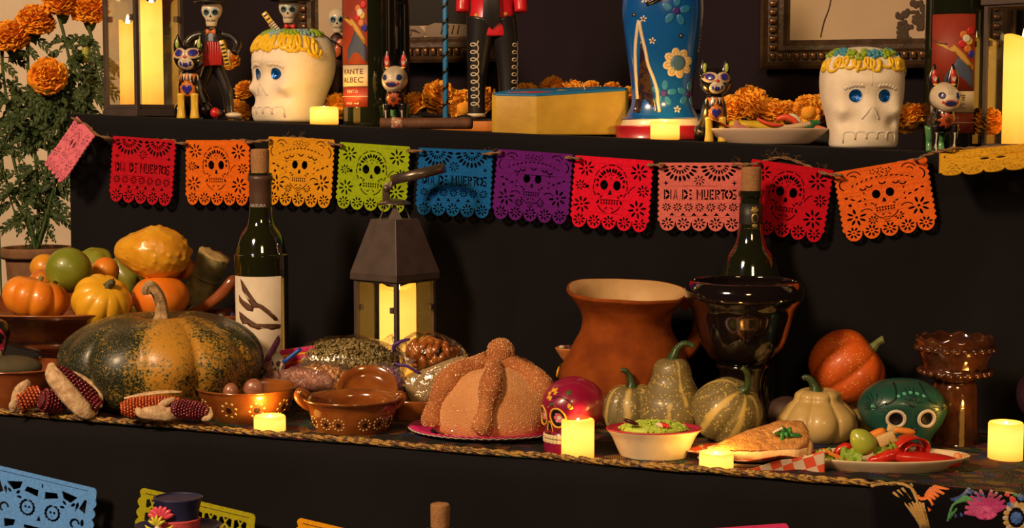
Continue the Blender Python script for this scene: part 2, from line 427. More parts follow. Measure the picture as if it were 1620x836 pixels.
def stencil(ch, x, z, w, h):
    """letter as cut-outs with bridges; (x,z) lower left"""
    t = w*.27; H = h; o = []
    def r(a, b, c, d): o.append(rect(x+a*w, x+b*w, z+c*H, z+d*H))
    if ch == 'D': r(0, .28, 0, 1); o.append(arcpoly(x+.38*w, z+.5*H, .24*H, .5*H, -PI/2, -.12, 5, .75)); o.append(arcpoly(x+.38*w, z+.5*H, .24*H, .5*H, .12, PI/2, 5, .75))
    elif ch == 'I': r(.3, .7, 0, 1)
    elif ch == 'A': o.append([(x, z), (x+.26*w, z), (x+.46*w, z+H*.95), (x+.36*w, z+H)]); o.append([(x+.74*w, z), (x+w, z), (x+.64*w, z+H), (x+.54*w, z+.95*H)]); o.append(rect(x+.40*w, x+.60*w, z+.2*H, z+.36*H))
    elif ch == 'E': r(0, .3, 0, 1); r(.38, .95, 0, .2); r(.38, .85, .42, .6); r(.38, .95, .8, 1)
    elif ch == 'M': r(0, .22, 0, 1); r(.78, 1, 0, 1); o.append([(x+.27*w, z+H), (x+.44*w, z+.5*H), (x+.44*w, z+.25*H), (x+.27*w, z+.6*H)]); o.append([(x+.73*w, z+H), (x+.56*w, z+.5*H), (x+.56*w, z+.25*H), (x+.73*w, z+.6*H)])
    elif ch == 'U': r(0, .28, .22, 1); r(.72, 1, .22, 1); r(.1, .9, 0, .16)
    elif ch == 'R': r(0, .28, 0, 1); o.append(arcpoly(x+.36*w, z+.72*H, .12*H, .28*H, -PI/2, PI/2, 6, 1.1)); o.append([(x+.38*w, z+.38*H), (x+.62*w, z+.38*H), (x+w, z), (x+.72*w, z)])
    elif ch == 'T': r(0, 1, .8, 1); r(.35, .65, 0, .72)
    elif ch == 'O': o.append(arcpoly(x+.5*w, z+.5*H, .26*H, .5*H, PI*.56, PI*1.44, 6, .75)); o.append(arcpoly(x+.5*w, z+.5*H, .26*H, .5*H, -PI*.44, PI*.44, 6, .75)); o.append(rect(x+.42*w, x+.58*w, z+.42*H, z+.58*H))
    elif ch == 'S': r(.1, .95, .82, 1); r(0, .26, .56, .78); r(.3, .72, .42, .58); r(.74, 1, .2, .44); r(.05, .9, 0, .18)
    return o
def outline(W=52, H=84, ns=11, nb=5):
    pts = [(-W, 0), (W, 0)]
    st = H/ns
    for i in range(ns):
        for k in range(1, 5):
            a = PI*k/5; pts.append((W-1+2.4*sin(a), -st*(i+k/5)))
        if i < ns-1: pts.append((W-1, -st*(i+1)))
    bw = 2*(W-1)/nb
    for i in range(nb):
        cx = W-1-bw*(i+.5)
        for k in range(0, 11):
            a = PI*k/10; pts.append((cx+bw*.47*cos(a), -H-bw*.56*sin(a)-(1.2 if 0 < k < 10 else 0)))
    for i in range(ns):
        for k in range(1, 5):
            a = PI*k/5; pts.append((-W+1-2.4*sin(a), -H+st*(i+k/5)))
        if i < ns-1: pts.append((-W+1, -H+st*(i+1)))
    return pts, bw
def bottom_flowers(W, H, bw):
    o = []
    for i in range(5): o += flower(W-1-bw*(i+.5), -H-1.5, 8.2, 8, .16)
    return o
def skull_cuts(cx, cz, s=1, hat=False):
    o = [ell(cx-8.5*s, cz, 5.2*s, 6.6*s, 14), ell(cx+8.5*s, cz, 5.2*s, 6.6*s, 14)]
    o.append([(cx-2.6*s, cz-13*s), (cx+2.6*s, cz-13*s), (cx+1.6*s, cz-8*s), (cx, cz-6.5*s), (cx-1.6*s, cz-8*s)])
    for k in range(7):
        x = cx-10.5*s+k*3.5*s; o.append(rect(x-1.0*s, x+1.0*s, cz-22*s, cz-19.4*s)); o.append(rect(x-1.0*s, x+1.0*s, cz-25.6*s, cz-23*s))
    for sg in (-1, 1):
        o.append(ell(cx+sg*15*s, cz-13*s, 2.6*s, 1.1*s, 8, 30*sg)); o.append(ell(cx+sg*11.5*s, cz-16*s, 2.4*s, 1*s, 8, -40*sg))
        o.append(arcpoly(cx, cz-21*s, 15.5*s, 17*s, -PI/2+sg*.25, -PI/2+sg*1.15, 8))
    o.append(ell(cx-4*s, cz-31*s, 2.4*s, .9*s, 8, 35)); o.append(ell(cx+4*s, cz-31*s, 2.4*s, .9*s, 8, -35))
    return o
def cuts_skull():
    W, H = 52, 84; o = []
    cx, cz = -2, -37
    o += skull_cuts(cx, cz)
    for k in range(5):  # crown arc in pieces
        a = .30+k*.53; o.append(arcpoly(cx, cz+5, 21.2, 22.6, a, a+.42, 6, .98))
    for k in range(5): o += [petal(cx, cz+4, PI/2+(k-2)*.5+d, 12.5, 19, 1.7, 7) for d in (-.14, .14)]
    for dx in (-10, 0, 10):
        o += [petal(cx+dx, cz+12-abs(dx)*.25, PI/2+j*1.05, 1.4, 4.2, .9, 6) for j in (-1, 0, 1, 3)]
    o += flower(-36, -16, 11); o += flower(35, -17, 12); o += flower(-42, -39, 7.5, w=.15); o += flower(42, -42, 8.5, w=.15)
    o += flower(-39, -65, 11.5); o += flower(36, -67, 12.5)
    for sg in (-1, 1):
        for a0 in (-.62, -.22, .16): a = a0 if sg > 0 else PI-a0-.32; o.append(arcpoly(cx, -39, 21.8, 23.3, a, a+.30, 5))
        for z_ in (-31, -38): o.append(ell(cx+sg*17.4, z_, 1.7, 2.4, 8))
        o.append(ell(cx+sg*15.5, -60, 1.5, 3, 8, sg*25))
        o.append(arcpoly(cx+sg*38, -50, 13.5, 14.8, PI/2+sg*.35, PI/2+sg*1.35, 8)); o.append(ell(cx+sg*31, -40.5, 2.8, 2.5, 8))
        o.append(arcpoly(cx+sg*24, -70, 7.5, 8.8, PI/2-.75, PI/2+.6, 8))
    return o
def cuts_text():
    o = []
    for cx in (-25, 24):
        for k in range(9): a = PI+PI*(k+.5)/9; o.append(petal(cx, -3.5, a, 6.5, 13.5, 1.25, 7))
        for k in range(11): a = PI+PI*(k+.5)/11; o.append(petal(cx, -3.5, a, 15, 23.5, 1.9, 8))
        o.append(ell(cx, -5.2, 3, 1.6, 8))
    o += flower(-.5, -25, 7.5)
    for cx in (-43, 43): o.append([(cx-4, -29), (cx-1, -28), (cx, -24.5), (cx+1, -28), (cx+4, -29), (cx+1, -30), (cx, -33.5), (cx-1, -30)])
    txt = 'DIA DE MUERTOS'; wd = {'I': 3.6, ' ': 3.0, 'M': 8}; x = -45.5
    for ch in txt:
        w = wd.get(ch, 5.7)
        if ch != ' ': o += stencil(ch, x, -52, w, 14)
        x += w+1.3
    for k in range(7): o += flower(-42+k*14, -63, 6.3, 8, .17)
    for k in range(6): cx = -35+k*14; o.append([(cx-3.4, -75), (cx+3.4, -75), (cx, -70.6)])
    return o
def cuts_hat():
    o = []; cx, cz = -1, -38
    o += skull_cuts(cx, cz, .92)
    # scalloped brim
    for k in range(9):
        t = (k-4)/4; x = t*30; z = -22-7*t*t*1.2
        if abs(t) < .99: o.append(arcpoly(x, z, 2.6, 4.4, PI+.2, 2*PI-.2, 6))
    for k in range(13):
        t = (k-6)/6; o.append(ell(t*34, -15-8*t*t, 2.1, .9, 8, -50*t+20))
    for dx, dz in ((-9, -8), (0, -6.5), (9, -8), (4.6, -12.5), (-4.6, -12.5)):
        o += [petal(dx, dz, 2*PI*j/5, 1.6, 4, .9, 6) for j in range(5)]
    for sg in (-1, 1):
        o.append(arcpoly(sg*31, -12, 7.6, 9, .3, 2.6, 8)); o.append(arcpoly(sg*40, -20, 7.4, 9, -.9 if sg > 0 else PI-.9, 1.2 if sg > 0 else PI+1.1, 8)); o.append(arcpoly(sg*21, -7, 4.2, 5.4, .2, 2.8, 7)); o.append(arcpoly(sg*32, -13, 3.2, 4.6, 0, 2.2, 7))
        for dz in (0, -8, -15): o.append([(sg*21, -34+dz), (sg*24, -32.5+dz), (sg*22.5, -36.5+dz)])
        o.append(ell(sg*36, -41, 3.2, 1.2, 8, 30*sg)); o.append(ell(sg*28.5, -44, 2.6, 1.1, 8, 20)); o.append(ell(sg*43, -38, 2.2, 1.4, 8))
        o.append(arcpoly(sg*23, -63.5, 7, 8.4, .5, 2.5, 8)); o.append(ell(sg*40, -48, 2.2, 2, 8)) if sg < 0 else None
    o += flower(-35, -65, 12); o += flower(36, -62, 12.5); o += flower(-17, -72, 6, w=.17); o += flower(13, -71, 6, w=.17)
    for k in range(3): o.append(arcpoly(-1, -64-k*3, 6.2, 7.4, -PI/2-.55, -PI/2+.55, 5))
    return o
OUT, BW = outline()
BF = bottom_flowers(52, 84, BW)
FM = {'skull': cut_mesh('flag_skull', OUT, cuts_skull()+BF, 2.0), 'text': cut_mesh('flag_text', OUT, cuts_text()+BF, 2.0), 'hat': cut_mesh('flag_hat', OUT, cuts_hat()+BF, 2.0)}
def felt(name, c): return mat('felt_'+name, c, .95, col2=tuple(x*.8 for x in c), sc=.25, bump=.5, bsc=.9, sheen=.05, spec=.08)
GRP = 'felt cut-out flags strung along the upper tier'
def flag(x0, y0, x1, y1, ybot, kind, colname, col, label, off=.014, yaw=None, tilt=0, bend=0):
    """top edge from pixel (x0,y0) to (x1,y1)"""
    xm, ym = (x0+x1)/2, (y0+y1)/2
    xw = (xm-810)/F*2.35
    for i in range(5): Y = yR(xw)-off; xw = (xm-810)/F*Y
    me = FM[kind].copy()
    o = bpy.data.objects.new('papel_picado_flag', me); C.objects.link(o); me.materials.append(felt(colname, col))
    p = P(xm, ym, Y); u = fwd(Y, p.z)/F
    ya = math.atan(-.33) if yaw is None else R(yaw)
    w = math.hypot(x1-x0, y1-y0); ang = math.atan2(y1-y0, x1-x0)
    sx = w/105/max(.3, cos(ya)); hz = (ybot-ym)/(84+11.8)
    for v in me.vertices:
        x, y, z = v.co; x *= sx; z *= hz
        t = x/52; y += 2.5*noise.noise(Vector((x*.02, z*.02, xm)))+bend*(t*t)
        y -= 3*max(0, (-z/95))**2
        v.co = (x, y, z)
    if tilt: me.transform(Matrix.Rotation(R(tilt), 4, 'X'))
    o.matrix_world = Matrix.Translation(p) @ Matrix.Rotation(ang, 4, 'Y') @ Matrix.Rotation(ya, 4, 'Z') @ Matrix.Scale(u, 4)
    return tag(o, label, 'flag', GRP)
flag(175, 215, 282, 222, 322, 'text', 'crimson', (.50, .008, .022), 'crimson felt flag reading DIA DE MUERTOS above the fruit bowl')
flag(291, 222, 397, 222, 324, 'skull', 'orange', (.80, .16, .012), 'orange felt flag with cut-out skull just left of the corked wine bottle')
flag(423, 216, 531, 221, 326, 'hat', 'amber', (.75, .33, .015), 'amber felt flag with cut-out hatted skull right of the left wine bottle')
flag(536, 225, 650, 232, 333, 'skull', 'lime', (.33, .46, .012), 'lime green felt flag with cut-out skull behind the lantern top')
flag(661, 234, 780, 238, 342, 'text', 'blue', (.008, .12, .42), 'blue felt flag reading DIA DE MUERTOS behind the lantern ring')
flag(787, 236, 906, 244, 350, 'hat', 'purple', (.13, .012, .22), 'dark purple felt flag with cut-out hatted skull')
flag(911, 246, 1032, 254, 363, 'skull', 'red', (.78, .008, .04), 'bright red felt flag with cut-out skull above the clay jug')
flag(1044, 258, 1171, 257, 365, 'text', 'rose', (.72, .17, .16), 'dusty pink felt flag reading DIA DE MUERTOS beside the right wine bottle')
flag(1193, 252, 1315, 269, 376, 'skull', 'dark_red', (.52, .006, .02), 'dark red felt flag with cut-out skull right of the corked bottle')
flag(1323, 274, 1459, 248, 374, 'hat', 'deep_orange', (.85, .15, .02), 'orange felt flag with hatted skull, slanting up beside the yellow flag')
f = flag(1494, 243, 1650, 225, 300, 'hat', 'yellow', (.75, .40, .02), 'yellow felt flag curling up at the right end of the string', off=.05, tilt=-58)
f = flag(113, 184, 158, 214, 292, 'skull', 'pink', (.85, .20, .30), 'pink felt flag hanging askew at the left end of the string', off=.03, yaw=-52)
# twine
def RP(px, py, off):
    xw = (px-810)/F*2.35
    for i in range(5): Y = yR(xw)-off; xw = (px-810)/F*Y
    return P(px, py, Y)
jute = mat('jute_twine', (.30, .17, .08), .9, col2=(.16, .08, .035), sc=300, bump=.5, bsc=500)
tw = [(113, 186, .028), (140, 200, .022), (150, 211, .036), (160, 216, .034), (176, 219, .026), (185, 222, .008), (270, 222, .006), (278, 226, .024), (295, 227, .024), (302, 227, .007), (385, 222, .006), (390, 225, .024), (425, 222, .024), (430, 222, .007), (460, 218, .004), (515, 223, .006), (522, 227, .024), (541, 230, .024), (548, 230, .007), (640, 236, .006), (645, 239, .024), (668, 239, .024), (675, 239, .007), (758, 243, .006), (765, 244, .024), (792, 241, .024), (800, 240, .007), (890, 247, .006), (896, 249, .024), (917, 251, .024), (925, 251, .007), (1020, 258, .006), (1026, 261, .024), (1050, 261, .024), (1058, 262, .007), (1155, 260, .006), (1162, 261, .024), (1198, 259, .024), (1206, 256, .008), (1240, 250, .004), (1290, 268, .007), (1302, 274, .024), (1330, 278, .026), (1340, 275, .008), (1440, 254, .008), (1448, 253, .026), (1475, 242, .045), (1505, 236, .062), (1530, 235, .04), (1625, 230, .04)]
tag(obj('twine', rope([RP(*t) for t in tw], .0021, tw=2.5, seg=5, strands=2), jute), 'brown jute twine the coloured felt flags hang from', 'string')
fz = []; rnd = random.Random(5)
for (px, py) in [(1215, 250), (1230, 247), (1245, 250), (1260, 256), (172, 222), (1300, 268), (765, 243), (775, 243), (470, 217), (455, 217), (1170, 258), (1465, 246)]:
    for k in range(4):
        p = RP(px+rnd.uniform(-6, 6), py, .012); q = p+Vector((rnd.uniform(-.009, .009), -.003, rnd.uniform(.001, .009))); r2 = q+Vector((rnd.uniform(-.005, .005), 0, rnd.uniform(-.005, .003)))
        fz.append(tube([p, q, r2], .00022, seg=3, sub=3, caps=False))
o = obj('loose_fibre', join(*fz), jute, bpy.data.objects['twine']); tag(o, kind='stuff')
# ---- lower row flags on the front of the middle tier
def yF(x): return yM(x)-.02
def low_flag(name, px0, py0, px1, py1, colname, col, label, holes=True, hgt=120):
    xm = (px0+px1)/2; xw = (xm-810)/F*1.95
    for i in range(4): Y = yF(xw)-.01; xw = (xm-810)/F*Y
    W = math.hypot(px1-px0, py1-py0)/2; H = hgt
    def rc(x0, x1, z0, z1, r):
        pts = []
        for cx, cz, a0 in ((x1-r, z1-r, 0), (x0+r, z1-r, PI/2)):
            for k in range(6): a = a0+PI/2*k/5; pts.append((cx+r*cos(a), cz+r*sin(a)))
        n = 6; st = (z1-z0-2*r)/n
        for i in range(n):
            for k in range(5): a = PI*k/5; pts.append((x0+3-5*sin(a), z1-2*r-st*(i+k/5)*.98))
        nb = 6; bw = (x1-x0-6)/nb
        for i in range(nb):
            for k in range(7): a = PI*k/7; pts.append((x0+3+bw*(i+.5)-bw*.47*cos(a), z0-bw*.5*sin(a)))
        for i in range(n):
            for k in range(5): a = PI*k/5; pts.append((x1-3+5*sin(a), z0+st*(i+k/5)*.98))
        return pts
    out = rc(-W, W, -H, 0, 7); hs = []
    if holes == 'skull':
        for sg in (-1, 1):
            cx = sg*22 if W > 70 else sg*18
            hs.append([(cx+13*cos(a)*(1+.12*(k % 2)), -56+13*sin(a)*(1+.12*(k % 2))) for k, a in enumerate([2*PI*i/28 for i in range(28)])])
            hs.append([(sg*6, -36), (sg*30, -30), (sg*26, -22), (sg*6, -24)]) ; hs.append([(sg*34, -16), (sg*62, -21), (sg*50, -33), (sg*38, -28)])
            for k in range(4): hs.append(petal(sg*48, -42, PI*.5+sg*(k*.8-.8), 6, 15, 2.6, 8))
            hs.append([(sg*74, -22), (sg*78, -22), (sg*77, -46), (sg*66, -38)]); hs.append(arcpoly(sg*62, -64, 5, 9, 0, 4.4, 10)); hs.append([(sg*60, -32), (sg*64, -28), (sg*66, -33), (sg*60, -46)])
            hs.append([(sg*40, -80), (sg*60, -82), (sg*58, -96), (sg*42, -90)]); hs.append(ell(sg*74, -60, 3, 6)); hs.append(ell(sg*74, -80, 3, 6))
        hs.append([(-4, -74), (4, -74), (0, -64)]); hs.append(petal(0, -24, PI/2, 4, 12, 1.6, 8)); hs.append(rect(-24, 24, -90, -84))
        hs = [h if True else h for h in hs]
        hs.append(rect(-W+14, W-14, -7.5, -6.2))
    else:
        hs.append(rect(-W+10, W-10, -8.5, -6.8))
        n = 7 if W > 60 else 3; st = (2*W-22)/n
        for i in range(n):
            x = -W+11+st*(i+.5)
            for r_ in range(4):
                z = -24-r_*22; k = st*.42
                hs.append([(x-k, z+7), (x-k+5, z+9), (x-1, z), (x-k+3, z-7), (x-k, z-5)]); hs.append([(x+k, z+7), (x+k-5, z+9), (x+1, z), (x+k-3, z-7), (x+k, z-5)])
                hs.append([(x-3, z+9), (x+3, z+9), (x, z+3.5)]); hs.append([(x-3, z-9), (x+3, z-9), (x, z-3.5)])
    me = cut_mesh(name, out, hs, 2.4)
    o = bpy.data.objects.new(name, me); C.objects.link(o); me.materials.append(felt(colname, col))
    p = P(xm, (py0+py1)/2, Y); u = fwd(Y, p.z)/F
    me.transform(Matrix.Diagonal((1/cos(.255), 1, 1, 1)))
    o.matrix_world = Matrix.Translation(p) @ Matrix.Rotation(-.282, 4, 'Z') @ Matrix.Rotation(math.atan2(py1-py0, px1-px0), 4, 'Y') @ Matrix.Scale(u, 4)
    return tag(o, label, 'flag', 'felt cut-out flags strung below the middle tier')
LF1 = low_flag('papel_picado_flag', -22, 740, 161, 768, 'sky', (.13, .38, 1.0), 'large light blue felt flag with skull eyes at the bottom left corner', holes='skull')
for sg in (-1, 1):
    me = cut_mesh('eye_disc', ell(sg*22, -56, 9.5, 10, 24), [ell(sg*22-3.2, -55, 2.2, 2.6, 8), ell(sg*22+3.2, -55, 2.2, 2.6, 8), ell(sg*22, -61, 1, 1.6, 6)], 2.2)
    me.transform(Matrix.Diagonal((1/cos(.255), 1, 1, 1))); o = bpy.data.objects.new('eye_disc', me); C.objects.link(o); me.materials.append(MATS['felt_sky']); o.parent = LF1
    me = cut_mesh('eye_bridge', rect(sg*22-1.2, sg*22+1.2, -45, -42), [], 2.2); me.transform(Matrix.Diagonal((1/cos(.255), 1, 1, 1))); o = bpy.data.objects.new('eye_bridge', me); C.objects.link(o); me.materials.append(MATS['felt_sky']); o.parent = LF1
low_flag('papel_picado_flag', 216, 778, 410, 808, 'olive', (.42, .40, .012), 'yellow green lattice felt flag behind the top hat')
low_flag('papel_picado_flag', 467, 826, 660, 856, 'marigold', (.85, .38, .01), 'amber felt flag whose top corner shows at the bottom edge', holes='lattice')
low_flag('papel_picado_flag', 1060, 848, 1243, 822, 'magenta', (.75, .05, .2), 'magenta felt flag whose corner just shows at the bottom right')
# ================================================================ MIDDLE TIER, LEFT: bowl, fruit, pumpkin, corn
def clayglaze(n, c=(.30, .085, .022), c2=(.17, .04, .012), r=.22): return mat(n, c, r, col2=c2, sc=.02, bump=.08, bsc=.08, coat=.6)
terra_glaze = clayglaze('glazed_terracotta')
# fruit bowl (pedestal)
YB = 2.37
t = thing('fruit_bowl', 'wide glazed terracotta pedestal bowl holding the heap of fruit and gourds', 'bowl', 118, YB)
l, u = spot(118, YB, 'M')
base_py = 418+F*(-(l.z*CP+YB*SP))/fwd(YB, l.z)
hR = base_py-481   # rim height in px
obj('bowl', lathe([(0, 50), (60, 50), (98, 58), (130, hR*.62), (158, hR*.84), (176, hR*.95), (186, hR-1), (190, hR+1.5), (186, hR+3), (176, hR-3), (150, hR-22), (100, hR-36), (0, hR-40)], 72, 5, wob=1.2, ws=.02), terra_glaze, t)
obj('pedestal', lathe([(0, 0), (86, 0), (90, 5), (82, 14), (62, 26), (52, 40), (60, 51), (0, 52)], 48, 4), terra_glaze, t)
RIMZ = l.z+hR*u
def fruit_at(name, label, cat, px, py, Y, group=None, rz=0, rx=0, ry=0):
    return thing_at(name, label, cat, px, py, Y, rz, group, rx, ry)
FG = 'fruit and gourds heaped in the pedestal bowl'
def skin(n, c, c2=None, r=.38, sc=.02, bump=.12, bsc=.15, coat=.25): return mat(n, c, r, col2=c2 or tuple(x*.75 for x in c), sc=sc, bump=bump, bsc=bsc, coat=coat)
def pumpkin_mesh(Rr, H, n, depth, dip=.25, pw=.45, seg=96, wob=1.0, ws=.02, ph=0):
    pr = []
    for i in range(15):
        a = PI*i/14; r = Rr*sin(a)**.85 if 0 < a < PI else 0
        z = -H/2*cos(a)
        d = math.exp(-(r/(Rr*.42))**2)
        z -= (dip if z > 0 else -dip*.7)*H/2*d*1.0
        pr.append((max(r, 0), z))
    return lathe(pr, seg, 3, ribs=n, depth=depth, pw=pw, wob=wob, ws=ws, ph=ph)
stemd = mat('dry_stem', (.52, .34, .17), .8, col2=(.20, .13, .06), sc=.09, bump=.6, bsc=.3)
# mini orange pumpkin
t = fruit_at('mini_pumpkin', 'small orange ribbed pumpkin at the left front of the fruit bowl', 'pumpkin', 56, 472, 2.27, FG, rz=20, ry=14)
obj('rind', pumpkin_mesh(53, 72, 9, .13, .3, .6), skin('orange_rind', (.80, .27, .015), (.66, .17, .01)), t)
obj('stem', tube([(0, 0, 22), (1, 0, 30), (3, 0, 36)], [6, 4, 3.5], 8), mat('green_stem_bit', (.20, .16, .05), .8), t)
# lime
def citrus(nm, lb, cat, px, py, Y, r, m, sc=(1, 1, .96), rot=(0, 0, 0), nub=True, nm2='peel'):
    t = fruit_at(nm, lb, cat, px, py, Y, FG, rz=rot[2], rx=rot[0], ry=rot[1])
    pr = [(0, -r)]+[(r*sin(PI*i/12), -r*cos(PI*i/12)) for i in range(1, 12)]+[(0, r)]
    if nub: pr = [(0, -r*.90), (r*.07, -r*.92), (r*.13, -r*1.07), (r*.24, -r*1.03)]+[(r*sin(PI*i/12), -r*cos(PI*i/12)) for i in range(2, 12)]+[(0, r)]
    d = lathe(pr, 40, 3, wob=r*.03, ws=.03)
    obj(nm2, xf(d, sc=sc), m, t); return t
t = citrus('green_orange', 'large green citrus fruit with a dimpled tip at the left of the heap', 'citrus', 109, 428, 2.30, 37, skin('lime_peel', (.16, .19, .012), (.20, .24, .02), .32, bump=.25, bsc=.55), rot=(-62, 0, -22))
t = citrus('tangerine', 'small orange tangerine beside the green citrus fruit', 'citrus', 167, 427, 2.36, 21, skin('tang_peel', (.75, .19, .012), (.70, .25, .015), .35, bump=.2, bsc=.6), nub=False)
obj('navel', ball(1.6, 8, 6, (2, -20.5, -14)), stemd, t)
# yellow ribbed squash
t = fruit_at('yellow_squash', 'yellow ridged acorn squash at the front of the heap', 'squash', 161, 478, 2.25, FG, rx=38, ry=22, rz=12)
obj('rind', xf(pumpkin_mesh(47, 84, 10, .11, .08, .6, ph=.3), sc=(1.02, 1, .95)), skin('yellow_rind', (.80, .44, .02), (.72, .36, .015)), t)
obj('stem', tube([(0, 0, 36), (1, 0, 44), (5, 0, 50)], [9, 6, 6.5], 10, ribs=5, depth=.3), mat('gray_stem', (.16, .14, .06), .8, col2=(.05, .05, .02), sc=.3), t)
# smooth orange pumpkin
t = fruit_at('round_pumpkin', 'smooth round orange pumpkin at the right of the heap', 'pumpkin', 254, 471, 2.30, FG)
obj('rind', xf(pumpkin_mesh(45, 70, 6, .02, .06, 1, wob=1.5), sc=(1, 1, 1)), skin('smooth_orange_rind', (.78, .22, .012), (.70, .17, .01)), t)
obj('blossom_scar', ball(2.5, 8, 6, (-40, -18, -8)), stemd, t)
# warty gourd
t = fruit_at('warty_gourd', 'yellow warty gourd lying on top of the fruit heap', 'gourd', 248, 400, 2.31, FG, ry=8)
def warty():
    V, Fc = [], []
    nu, nv = 120, 72
    rnd = random.Random(3); W = [(Vector((rnd.gauss(0, 1), rnd.gauss(0, 1), rnd.gauss(0, 1))).normalized(), rnd.uniform(.045, .10), rnd.uniform(.6, 2.0)) for _ in range(240)]
    W = [w for w in W if w[0].x > -.75]
    for j in range(nv+1):
        a = PI*j/nv
        for i in range(nu):
            b = 2*PI*i/nu; d = Vector((-cos(a), sin(a)*cos(b), sin(a)*sin(b)))
            r = 1.0
            p = Vector((d.x*53, d.y*46, d.z*42))
            if d.x < -.35: k = min(1, (-d.x-.35)/.5); p.x -= k*14; p.z -= k*4; p.y *= 1-.22*k; p.z *= 1-.25*k
            h = sum(hh*math.exp(-((d-w).length/s)**2) for w, s, hh in W if (d-w).length < .3)
            p += d*(h+1.5*noise.noise(d*2)); V.append(p)
    for j in range(nv):
        for i in range(nu): i2 = (i+1) % nu; Fc.append((j*nu+i, (j+1)*nu+i, (j+1)*nu+i2, j*nu+i2))
    return V, Fc
obj('rind', warty(), skin('warty_rind', (.72, .37, .02), (.62, .27, .015), .35, sc=.03), t)
# fruits behind
citrus('orange_gourd', 'small orange yellow gourd half hidden behind the green citrus', 'gourd', 71, 424, 2.42, 23, skin('og_rind', (.78, .36, .02), (.65, .25, .015)), nub=False, nm2='rind')
citrus('red_mango', 'reddish fruit peeking between the mini pumpkin and the green citrus', 'fruit', 66, 446, 2.33, 20, skin('red_peel', (.52, .10, .02), (.60, .28, .02), sc=.06), nub=False)
t = fruit_at('green_gourd', 'pale green knobbly gourd at the back of the heap', 'gourd', 150, 420, 2.43, FG, ry=20)
obj('rind', xf(lathe([(0, -30), (16, -28), (28, -14), (30, 2), (22, 16), (12, 25), (0, 27)], 40, 4, ribs=5, depth=.12, wob=5, ws=.05), sc=(1.15, 1, 1)), skin('green_rind', (.30, .30, .03), (.20, .24, .02)), t)
t = fruit_at('green_pepper', 'olive green lumpy gourd behind the tangerine', 'gourd', 200, 434, 2.38, FG, ry=-28)
obj('rind', lathe([(0, -38), (14, -35), (24, -20), (27, -2), (22, 16), (14, 28), (0, 33)], 40, 4, ribs=4, depth=.14, wob=5, ws=.04), skin('green_rind2', (.17, .19, .02), (.24, .24, .03)), t)
citrus('lemon', 'yellow lemon wedged low between the yellow squash and the round pumpkin', 'lemon', 212, 488, 2.30, 16, skin('lemon_peel', (.62, .50, .03), (.5, .42, .02)), nub=False)
citrus('small_orange', 'orange fruit under the warty gourd at the right', 'orange', 286, 424, 2.37, 21, skin('tang_peel2', (.70, .20, .012), (.62, .15, .01)), nub=False)
citrus('hidden_gourd', 'pale gourd poking out left of the warty gourd', 'gourd', 196, 397, 2.40, 15, skin('og_rind2', (.75, .38, .03), (.6, .28, .02)), nub=False, nm2='rind')
# sugar cane
t = fruit_at('sugar_cane', 'cut length of pale green sugar cane leaning out of the bowl', 'sugar cane', 318, 448, 2.38, FG, ry=0)
cane = mat('cane_bark', (.24, .20, .08), .6, col2=(.09, .085, .035), sc=.05, bump=.3, bsc=.2)
dirv = Vector((33, -12, 78)).normalized()
def cyl_on(a, b, r0, r1, seg=28, n=8, wob=0):
    a, b = Vector(a), Vector(b); return tube([a.lerp(b, i/n) for i in range(n+1)], [r0+(r1-r0)*i/n for i in range(n+1)], seg, 1)
obj('cane', cyl_on((-25, 8, -60), (22, -6, 44), 21, 25), cane, t)
nd = (Vector((22, -6, 44))-Vector((-25, 8, -60))).normalized()
obj('node_ring', tube([Vector((8, -2, 10))+(nd*d) for d in (-3, -1, 1, 3)], [23.5, 24.8, 24.8, 23.5], 28, 1), cane, t)
def cutface():
    s1 = nd.cross(Vector((0, 1, 0))).normalized(); s2 = nd.cross(s1); c = Vector((22, -6, 44))
    V = [c+nd*1.5]; rnd = random.Random(8)
    for k in (1, 2):
        for i in range(32):
            a = 2*PI*i/32; r = 25.2*k/2*(1+(rnd.uniform(-.10, .03) if k == 2 and 4 < i < 14 else 0)); V.append(c+s1*r*cos(a)+s2*r*sin(a)+nd*(1.5+(rnd.uniform(0, 3) if k == 2 else 0)))
    Fc = [(0, 1+i, 1+(i+1) % 32) for i in range(32)]+[(1+i, 33+i, 33+(i+1) % 32, 1+(i+1) % 32) for i in range(32)]
    V += [v-nd*5 for v in V[33:65]]; Fc += [(33+i, 65+i, 65+(i+1) % 32, 33+(i+1) % 32) for i in range(32)]
    return V, Fc
obj('cut_end', cutface(), mat('cane_pith', (.52, .38, .17), .8, col2=(.38, .26, .11), sc=.15, bump=.6, bsc=.4), t)
# clay dish leaning behind at the right
t = thing('clay_dish', 'glazed clay serving dish with curled handle lying behind the sugar cane', 'dish', 352, 2.36)
l2, u2 = spot(352, 2.36, 'M')
b2 = 418+F*(-(l2.z*CP+2.36*SP))/fwd(2.36, l2.z)
d = lathe([(0, 0), (30, 0), (44, 30), (52, b2-520), (58, b2-498), (54, b2-496), (46, b2-525), (30, 12), (0, 8)], 40, 4)
obj('dish', d, terra_glaze, t)
obj('handle', tube([(-58, 0, b2-500), (-40, -8, b2-492), (-18, -14, b2-480), (6, -16, b2-460), (22, -14, b2-442), (34, -6, b2-450), (36, 4, b2-480), (34, 4, b2-500)], [5, 7, 8, 9, 9, 8, 7, 6], 14, 4, flat=.6), terra_glaze, t)
